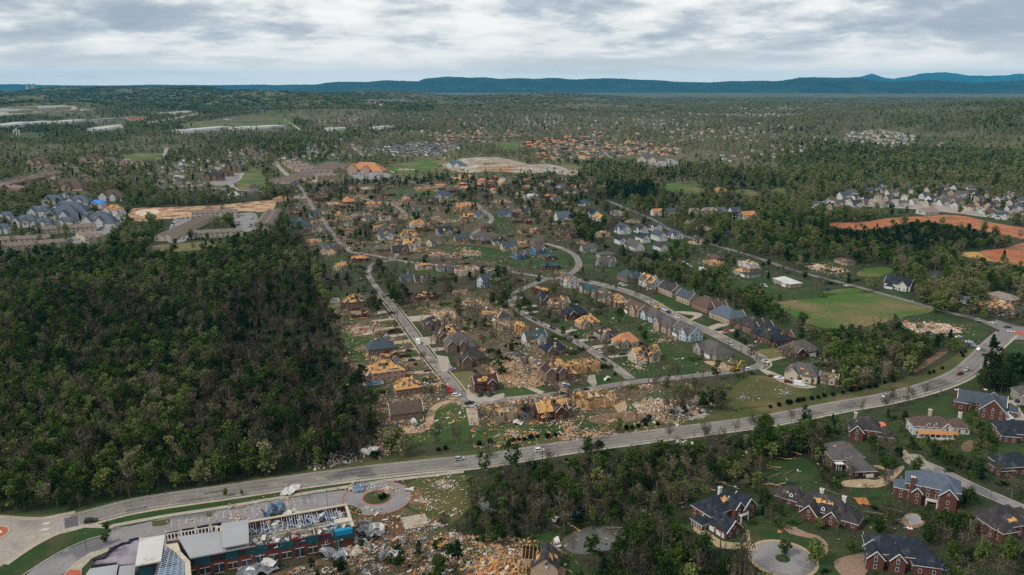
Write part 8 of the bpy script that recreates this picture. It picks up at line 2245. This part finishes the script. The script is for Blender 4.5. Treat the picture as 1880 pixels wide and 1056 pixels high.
zone([(1795, 690), (1840, 650), (1880, 650), (1880, 735), (1790, 725), (1760, 715)], 1.0, 5, 0.36)
zone([(1500, 785), (1620, 755), (1700, 735), (1740, 730), (1660, 765), (1560, 785)], 0.8, 7, 0.4, 0.9)
zone([(1160, 1010), (1280, 985), (1390, 1010), (1440, 1056), (1100, 1056)], 0.85, 4, 0.42)
zone([(0, 948), (120, 948), (420, 888), (640, 858), (850, 850), (868, 865), (860, 925), (812, 985), (720, 1000), (640, 1056), (0, 1056)], 0.0, 0, 0.5)
zone([(640, 1010), (720, 1000), (800, 985), (850, 1000), (800, 1056), (500, 1056), (560, 1040)], 0.45, 4, 0.4, 0.6)
zone([(1405, 415), (1475, 412), (1475, 424), (1405, 424)], 0.9, 7, 0.5)

dens[occ] = 0.0
pts = []
HREF = {'broad': 13, 'bud': 14, 'pine': 14, 'snag': 9, 'shrub': 2.6, 'brush': 2.5}
names = ['broad', 'bud', 'pine', 'snag', 'shrub', 'brush']
nper = dict(KINDS)
big_noise = lambda x, y: 0.5 * np.sin(x / 61 + 1.3 * np.sin(y / 83)) + 0.5 * np.sin(y / 47 + 1.1 * np.sin(x / 71 + 2))
rg = np.random.default_rng(77)
for (y0, y1, sp, lod) in ((228, 640, 3.8, 0), (640, 1350, 5.6, 0), (1350, 2600, 8.6, 1), (2600, 4600, 15.0, 1), (4600, 10500, 34.0, 2)):
    ys = np.arange(y0, y1, sp); half = y1 * 0.67 + 40
    xs = np.arange(-half, half, sp)
    X, Y = np.meshgrid(xs, ys)
    X = X + rg.uniform(-0.48, 0.48, X.shape) * sp; Y = Y + rg.uniform(-0.48, 0.48, Y.shape) * sp
    X, Y = X.ravel(), Y.ravel()
    keep = np.abs(X) < Y * 0.665 + 25
    X, Y = X[keep], Y[keep]
    Z = land(X, Y)
    px, py, _ = to_px(X, Y, Z)
    ix, iy = np.clip((px / 2).astype(int), 0, MW - 1), np.clip((py / 2).astype(int), 0, MH - 1)
    d = dens[iy, ix].copy()
    bn = big_noise(X, Y)
    d *= np.clip(0.85 + 0.45 * bn, 0.15, 1.15)
    if y0 > 1300:                                    # clearings, fields and thinned stands far off
        b2 = np.sin(X / 210 + 1.7 * np.sin(Y / 330)) + np.sin(Y / 290 + 1.5 * np.sin(X / 260 + 1)) + 0.6 * np.sin(X / 83 + Y / 120)
        d *= np.where(b2 > 0.85, 0.22, np.where(b2 < -0.6, 1.25, 0.85)); bn = bn + np.clip(b2, -1.3, 1.3) * 0.8
    keep = (rg.random(len(X)) < d) & (py < 1150)
    X, Y, Z, ix, iy, bn = X[keep], Y[keep], Z[keep], ix[keep], iy[keep], bn[keep]
    mx = mixm[iy, ix]; tn = tintm[iy, ix]; sc = scm[iy, ix]
    cum = np.cumsum(np.array([MIX[k] for k in range(8)]), 1)
    u = rg.random(len(X))
    kd = (u[:, None] > cum[mx]).sum(1).clip(0, 5)
    s = sc * rg.uniform(0.48, 1.1, len(X)) * np.where((kd == 4), rg.uniform(0.6, 1.3, len(X)), 1.0)
    # keep roads, roofs and lawns in sight: few trees stand right before them
    hh = np.array([HREF[n] for n in names])[kd] * s
    hid = np.zeros(len(X), bool)
    for fr in (0.35, 0.65, 0.95):
        qx, qy, _ = to_px(X, Y, Z + hh * fr)
        hid |= occ[np.clip((qy / 2).astype(int), 0, MH - 1), np.clip((qx / 2).astype(int), 0, MW - 1)]
    drop = hid & (rg.random(len(X)) < np.where(kd == 3, 0.12, np.where(kd == 1, 0.75, 0.92)))
    if lod == 2: drop[:] = False
    t = tn + rg.normal(0, 0.17, len(X)) + 0.09 * bn
    var = rg.random(len(X)); rot = rg.uniform(0, 6.283, len(X))
    for i in np.nonzero(~drop)[0]:
        k = names[kd[i]]
        if lod == 0: pid = IDX[(k, int(var[i] * nper[k]))]
        elif lod == 1: pid = IDX[(k + '_low' if k in ('broad', 'bud', 'pine') else 'broad_low', int(var[i] * 2))]
        else: pid = IDX[('clump', int(var[i] * 3))]
        big = s[i] * (1.0 if lod == 0 else 1.06 if sp < 10 else 1.35 if lod == 1 else 1.0)
        pts.append((X[i], Y[i], Z[i], pid, big, rot[i], min(1, max(0, t[i])), kd[i] if lod == 0 else (2 if k == 'pine' else 0 if k != 'bud' else 1)))
# planted rows and single trees seen in the photo
for x, y in [(1414, 749), (1430, 746), (1447, 742), (1451, 741), (1463, 739), (1467, 738), (1475, 736), (1490, 734), (1502, 732), (1513, 729), (1529, 727), (1547, 723), (1563, 719), (1580, 716), (1596, 713), (1607, 711), (1625, 704), (1640, 701), (1706, 687), (1714, 685), (1730, 678), (805, 828), (818, 826), (880, 818), (900, 815), (943, 812), (952, 811), (963, 809), (975, 807), (987, 805), (1005, 804), (1020, 801), (1133, 790), (1150, 788), (1160, 787), (1172, 785), (1185, 783), (1207, 781), (1765, 650), (1772, 648), (1768, 655), (300, 433), (345, 441), (352, 441), (359, 440), (366, 440), (373, 440), (380, 439), (20, 466), (40, 464), (60, 462), (80, 460), (100, 459)]:
    gx, gy, gz = GP(x, y); pts.append((gx, gy, gz, IDX[('shrub', 0)], R.uniform(0.75, 1.15), R.uniform(0, 6), 0.10, 4))
for x, y, k, s, t in [(1441, 1022, 'broad', 0.55, 0.5), (1497, 1040, 'broad', 0.85, 0.72), (1560, 1020, 'broad', 0.5, 0.6), (1680, 872, 'broad', 0.7, 0.6), (196, 976, 'broad', 0.34, 0.5), (195, 998, 'broad', 0.36, 0.5), (415, 912, 'broad', 0.30, 0.6), (444, 910, 'broad', 0.22, 0.6), (1018, 540, 'pine', 0.7, 0.5), (1070, 506, 'pine', 0.6, 0.3), (1633, 392, 'pine', 1.0, 0.1), (1411, 490, 'broad', 0.6, 0.1), (1477, 514, 'broad', 0.6, 0.1), (1410, 518, 'pine', 0.7, 0.2), (700, 917, 'shrub', 1.0, 0.2), (706, 913, 'shrub', 0.8, 0.2), (1062, 961, 'shrub', 1.6, 0.15), (1800, 1040, 'broad', 0.8, 0.66), (1850, 1040, 'broad', 0.9, 0.6), (1820, 650, 'pine', 1.0, 0.6), (1735, 985, 'broad', 0.9, 0.45), (1775, 930, 'broad', 0.7, 0.5), (1700, 1000, 'broad', 0.7, 0.4), (1610, 985, 'broad', 0.7, 0.4), (840, 1040, 'pine', 0.8, 0.5), (1240, 1005, 'broad', 0.9, 0.5), (1290, 1030, 'broad', 0.9, 0.45)]:
    gx, gy, gz = GP(x, y); pts.append((gx, gy, gz, IDX[(k, 0)], s, R.uniform(0, 6), t, names.index(k)))
P = np.array(pts)
ppx, ppy, pdep = to_px(P[:, 0], P[:, 1], P[:, 2])
inside = (ppx > -20) & (ppx < 1900) & (ppy < 1085)
TREE_NAME = {0: 'broadleaf_tree', 1: 'bare_tree', 2: 'pine_tree', 3: 'dead_tree', 4: 'shrub', 5: 'fallen_tree'}
CATN = {0: 'tree', 1: 'bare tree', 2: 'pine tree', 3: 'broken trunk', 4: 'shrub', 5: 'fallen tree'}
solo = np.zeros(len(P), bool)
LIMIT = {0: 300, 1: 300, 2: 240, 3: 290, 4: 200, 5: 250}
for k in range(6):
    c = np.nonzero((P[:, 7] == k) & inside & (P[:, 3] < IDX[('broad_low', 0)]))[0]
    solo[c[np.argsort(pdep[c])][:LIMIT[k]]] = True
SIDE = [(lambda x, y: x < 700 and y < 945 and x < 640, 'in the dark forest above the highway'), (lambda x, y: x < 760 and y > 940, 'in the torn ground by the school'), (lambda x, y: y > 850 and x > 1230, 'among the large brick houses'), (lambda x, y: x > 1740 and y > 640, 'in the dark grove by the junction'), (lambda x, y: 830 < x <= 1250 and y > 800, 'in the battered wood around the pond'), (lambda x, y: x > 1230 and y > 740, 'in the wood below the highway'), (lambda x, y: x > 1330, 'in the belt above the highway'), (lambda x, y: True, 'among the wrecked houses')]
TN = lambda t: 'very dark' if t < 0.25 else 'dark green' if t < 0.42 else 'mid green' if t < 0.56 else 'bright green' if t < 0.72 else 'yellow green'
FORM = {0: '{} leafy tree standing {}', 1: '{} thin tree with bare twigs {}', 2: '{} pointed evergreen standing {}', 3: '{} snapped trunk without a crown {}', 4: '{} rounded shrub growing {}', 5: '{} knocked down crown lying {}'}
CUT = (' with ', ' beside', ' among', ' behind', ' above', ' on ', ' near', ' by ', ' north', ' west', ' east', ',', ' in ', ' at ', ' of ', ' to ', ' under', ' between', ' opposite', ' alone', ' below', ' next', ' facing', ' where', ' cut', ' from', ' south', ' sunk', ' half', ' squeezed', ' inside', ' torn', ' split')
short = {}
for h in ALL_HOUSES:
    s_ = h['label']; k_ = min([s_.find(c) for c in CUT if s_.find(c) > 0] + [len(s_)])
    short.setdefault(s_[:k_], []).append(h)
HPOS = [(s_, v[0].location.x, v[0].location.y) for s_, v in short.items() if len(v) == 1 and 2 < len(s_.split()) < 8]
HX = np.array([(a, b) for _, a, b in HPOS])
taken = set()
for i in np.nonzero(solo)[0]:
    x, y, z, pid, s, rot, t, k = P[i]; k = int(k)
    tm, cm, H = PROTO[order[int(pid)]]
    where = next(w for f, w in SIDE if f(ppx[i], ppy[i]))
    tone = TN(t) if k in (0, 2, 4, 5) else ('grey brown' if t < 0.4 else 'greenish brown' if t < 0.6 else 'pale brown')
    lab = FORM[k].format(('low ' if s < 0.72 else 'tall ' if s > 1.0 else '') + tone, where)
    dh = np.hypot(HX[:, 0] - x, HX[:, 1] - y); j = int(dh.argmin())
    if dh[j] < 32:
        dx, dy = HX[j, 0] - x, HX[j, 1] - y
        side = ('right of' if dx < 0 else 'left of') if abs(dx) > abs(dy) else ('before' if dy > 0 else 'behind')
        l2 = FORM[k].format(('low ' if s < 0.72 else 'tall ' if s > 1.0 else '') + tone, f'{side} the {HPOS[j][0]}')
        if l2 not in taken and len(l2.split()) < 17: lab = l2; taken.add(l2)
    o = tag(link(TREE_NAME[k], tm, None, (x, y, z), rot, s), lab, CATN[k], CATN[k] + 's ' + where)
    c = link('crown', cm, o); c['tint'] = float(t)


def wood(name, label, sel):
    """All the trees past the nearest few hundred of a kind: points that carry the trees of the kinds above."""
    Q = P[sel]
    me = bpy.data.meshes.new(name); me.from_pydata(Q[:, :3].tolist(), [], [])
    for nm, col, tp in (('pid', 3, 'INT'), ('tree_scale', 4, 'FLOAT'), ('turn', 5, 'FLOAT'), ('tint', 6, 'FLOAT')):
        a = me.attributes.new(nm, tp, 'POINT'); a.data.foreach_set('value', Q[:, col].astype(np.int32 if tp == 'INT' else np.float32))
    o = tag(link(name, me), label, 'woodland', kind='stuff')
    ng = bpy.data.node_groups.new(name, 'GeometryNodeTree')
    ng.interface.new_socket('Geometry', in_out='INPUT', socket_type='NodeSocketGeometry'); ng.interface.new_socket('Geometry', in_out='OUTPUT', socket_type='NodeSocketGeometry')
    n, l = ng.nodes, ng.links
    gi, go = n.new('NodeGroupInput'), n.new('NodeGroupOutput')
    iop = n.new('GeometryNodeInstanceOnPoints'); ci = n.new('GeometryNodeCollectionInfo')
    ci.inputs['Collection'].default_value = proto_col; ci.inputs['Separate Children'].default_value = True; ci.inputs['Reset Children'].default_value = True
    def attr(nm, tp):
        a = n.new('GeometryNodeInputNamedAttribute'); a.data_type = tp; a.inputs['Name'].default_value = nm
        return a.outputs['Attribute']
    l.new(gi.outputs[0], iop.inputs['Points']); l.new(ci.outputs[0], iop.inputs['Instance'])
    iop.inputs['Pick Instance'].default_value = True
    l.new(attr('pid', 'INT'), iop.inputs['Instance Index'])
    cx = n.new('ShaderNodeCombineXYZ'); l.new(attr('turn', 'FLOAT'), cx.inputs[2]); l.new(cx.outputs[0], iop.inputs['Rotation'])
    l.new(attr('tree_scale', 'FLOAT'), iop.inputs['Scale'])
    l.new(iop.outputs[0], go.inputs[0])
    o.modifiers.new('trees', 'NODES').node_group = ng


rest = ~solo
fk = P[:, 3] >= IDX[('clump', 0)]
for k, nm, lb in ((0, 'woods', 'green broadleaf woods stretching over the land'), (1, 'bare_woods', 'brown leafless woods stretching over the land'), (2, 'pine_woods', 'dark evergreen groves among the woods'), (3, 'snapped_trunks', 'snapped bare trunks scattered through the village'), (4, 'shrubs', 'small shrubs scattered through the village'), (5, 'fallen_brush', 'fallen branches and brush on the ground')):
    wood(nm, lb, rest & (P[:, 7] == k) & ~fk)
wood('distant_woods', 'wooded hills far beyond the town', rest & fk)
print('trees', len(P), 'solo', solo.sum())

# ------------------------------------------------------------------ fallen trunks
FT = {}
for k in range(4):
    q = MB(); rg2 = np.random.default_rng(60 + k)
    L = rg2.uniform(8, 13)
    q.tube([(0, 0, 0.4), (L * 0.5, rg2.normal(0, 0.4), 0.5), (L, rg2.normal(0, 0.6), 0.7)], [0.32, 0.24, 0.08], 6)
    for _ in range(7):
        t = rg2.uniform(0.45, 1.0); a = rg2.uniform(-1.2, 1.2)
        q.tube([(L * t, 0, 0.55), (L * t + 2.2 * math.cos(a), 2.2 * math.sin(a), rg2.uniform(0.2, 2.4))], [0.09, 0.03], 4)
    FT[k] = q.mesh('trunk', ['grey_bark' if k < 2 else 'split_wood'])
for poly, n, wh in (([(880, 880), (1100, 840), (1350, 800), (1480, 780), (1500, 850), (1420, 900), (1260, 920), (1220, 970), (900, 990)], 80, 'in the battered wood around the pond'), ([(1160, 900), (1450, 860), (1640, 930), (1760, 1000), (1560, 960), (1400, 900)], 22, 'between the large brick houses'), ([(420, 640), (620, 640), (690, 800), (620, 850), (430, 860), (300, 800)], 60, 'in the flattened side of the dark forest'), ([(1440, 610), (1680, 620), (1600, 690), (1540, 700)], 12, 'in the belt above the highway')):
    for x, y in scatter_in(poly, n, 9, R):
        gx, gy, _ = GP(x, y); k = R.choice([0, 0, 1, 1, 1, 0, 2, 3])
        tag(link('fallen_log', FT[k], None, (gx, gy, R.uniform(0, 0.8)), R.gauss(2.9, 0.6), R.uniform(0.5, 0.9)), f'{"grey" if k < 2 else "tan splintered"} fallen trunk lying {wh}', 'fallen trunk', 'fallen trunks ' + wh)


# ------------------------------------------------------------------ scattered wreckage
def wreckage():
    mb = MB()
    rr = random.Random(31)
    jobs = [([(605, 560), (690, 545), (760, 640), (850, 740), (870, 760), (740, 830), (690, 835), (690, 780), (640, 690)], 3000, 1.0, RUBW),
            ([(760, 565), (900, 540), (960, 600), (1060, 690), (960, 720), (910, 690), (850, 650), (790, 600)], 3100, 1.0, RUBW),
            ([(905, 690), (890, 672), (920, 655), (980, 660), (1000, 690), (985, 705), (930, 715)], 1800, 0.95, [0.30, 0.30, 0.22, 0.08, 0.02, 0.04, 0.02, 0.01, 0.05]),
            ([(925, 650), (960, 645), (990, 665), (960, 675)], 400, 1.1, [0.1, 0.1, 0.05, 0.3, 0.15, 0.05, 0.03, 0.2, 0.05]),
            ([(860, 745), (1000, 725), (1250, 700), (1330, 740), (1230, 790), (1000, 815), (870, 825)], 2300, 1.0, RUBW),
            ([(1190, 735), (1270, 725), (1320, 745), (1290, 770), (1200, 780)], 420, 1.2, [0.1, 0.1, 0.06, 0.45, 0.12, 0.06, 0.03, 0.06, 0.02]),
            ([(640, 930), (720, 935), (780, 950), (850, 980), (830, 1056), (520, 1056), (640, 1005)], 1300, 1.1, [0.14, 0.12, 0.12, 0.28, 0.10, 0.10, 0.03, 0.07, 0.04]),
            ([(740, 1020), (800, 985), (900, 985), (1040, 1000), (1030, 1040), (950, 1020), (850, 1040), (760, 1060)], 900, 1.0, [0.25, 0.2, 0.24, 0.1, 0.03, 0.1, 0.04, 0.01, 0.03]),
            ([(520, 345), (900, 325), (1100, 395), (1000, 450), (900, 500), (680, 480), (560, 430)], 3600, 1.5, [0.22, 0.14, 0.22, 0.10, 0.08, 0.14, 0.05, 0.02, 0.03]),
            ([(420, 925), (640, 893), (760, 878), (860, 868), (860, 940), (790, 960), (740, 920), (640, 905), (420, 935)], 700, 0.7, [0.15, 0.2, 0.1, 0.40, 0.05, 0.03, 0.02, 0.02, 0.03]),
            ([(640, 890), (675, 885), (690, 895), (665, 903), (640, 905)], 160, 1.0, [0.02, 0.05, 0.02, 0.4, 0.2, 0, 0, 0.3, 0]),
            ([(300, 955), (620, 908), (640, 925), (460, 955), (300, 985)], 160, 0.6, [0.1, 0.2, 0.1, 0.45, 0.1, 0.05, 0, 0, 0]),
            ([(560, 850), (640, 800), (720, 800), (730, 838), (640, 852), (560, 868)], 600, 1.0, [0.1, 0.15, 0.1, 0.35, 0.1, 0.08, 0.03, 0.06, 0.03]),
            ([(0, 600), (560, 560), (660, 760), (640, 845), (400, 880), (0, 935)], 160, 0.6, [0.15, 0.2, 0.1, 0.55, 0, 0, 0, 0, 0]),
            ([(520, 340), (700, 330), (1180, 330), (1240, 290), (1060, 262), (900, 270), (600, 300)], 900, 3.2, RUBW),
            ([(880, 860), (1200, 830), (1480, 790), (1640, 850), (1700, 960), (1560, 1000), (1300, 930), (1180, 1000), (900, 990)], 380, 0.7, [0.3, 0.2, 0.15, 0.3, 0, 0, 0.03, 0, 0]),
            ([(1000, 555), (1130, 545), (1240, 600), (1380, 680), (1230, 690), (1150, 690), (1050, 600)], 900, 0.85, [0.22, 0.2, 0.14, 0.3, 0.05, 0.03, 0.02, 0.02, 0.02]),
            ([(830, 470), (1000, 450), (1060, 500), (960, 520), (860, 520)], 500, 1.0, RUBW),
            ([(1100, 400), (1300, 400), (1400, 480), (1300, 500), (1100, 460)], 400, 1.1, [0.15, 0.2, 0.1, 0.4, 0.05, 0.05, 0, 0.05, 0]),
            ([(1300, 500), (1640, 500), (1740, 590), (1500, 690), (1350, 560)], 160, 0.8, [0.15, 0.2, 0.1, 0.45, 0.05, 0.05, 0, 0, 0]),
            ([(1390, 690), (1440, 700), (1460, 722), (1400, 742), (1350, 735)], 110, 0.6, [0.05, 0.2, 0.02, 0.3, 0.4, 0.03, 0, 0, 0]),
            ([(700, 545), (725, 560), (840, 735), (850, 748), (820, 735), (740, 620)], 130, 0.7, RUBW)]
    for poly, n, big, w in jobs:
        a = np.array(poly); x0, y0 = a.min(0); x1, y1 = a.max(0)
        if a[:, 1].mean() > 480: n, big = int(n * 1.9), big * 0.68
        got = 0; heaps = [(rr.uniform(x0, x1), rr.uniform(y0, y1)) for _ in range(max(3, n // 90))]
        while got < n:
            if rr.random() < 0.28: x, y = rr.uniform(x0, x1), rr.uniform(y0, y1)
            else:
                h = rr.choice(heaps); q = rr.choice([0.5, 1, 1.6]); x, y = rr.gauss(h[0], 9 * q), rr.gauss(h[1], 3.6 * q)
            if not in_poly(poly, np.array([x]), np.array([y]))[0]: got += 0.2; continue
            got += 1
            gx, gy, gz = GP(x, y)
            rub_pieces(mb, 1, lambda: (gx, gy, gz + 0.12 + rr.random() ** 4 * 0.7), big * rr.choice([0.4, 0.6, 0.8, 1.0, 1.5]), w, rr)
    tag(link('debris', mb.mesh('debris', RUB)), 'splintered boards, sheets and rubbish strewn over the ground', 'debris', kind='stuff')


wreckage()


# ------------------------------------------------------------------ the air
def air():
    mb = MB(); mb.box((0, 0, 340), (70000, 70000, 690))
    m = bpy.data.materials.new('haze'); m.use_nodes = True
    n, l = m.node_tree.nodes, m.node_tree.links
    for x in list(n): n.remove(x)
    v = n.new('ShaderNodeVolumePrincipled'); v.inputs['Color'].default_value = HAZE_COL; v.inputs['Density'].default_value = HAZE_DENS; v.inputs['Anisotropy'].default_value = 0.0
    o = n.new('ShaderNodeOutputMaterial'); l.new(v.outputs[0], o.inputs['Volume'])
    me = mb.mesh('haze', [m])
    tag(link('haze', me), 'thin blue air between the camera and the far hills', 'haze', kind='stuff')


HAZE_COL, HAZE_DENS = (0.06, 0.46, 0.80, 1.0), 2.6e-5
air()
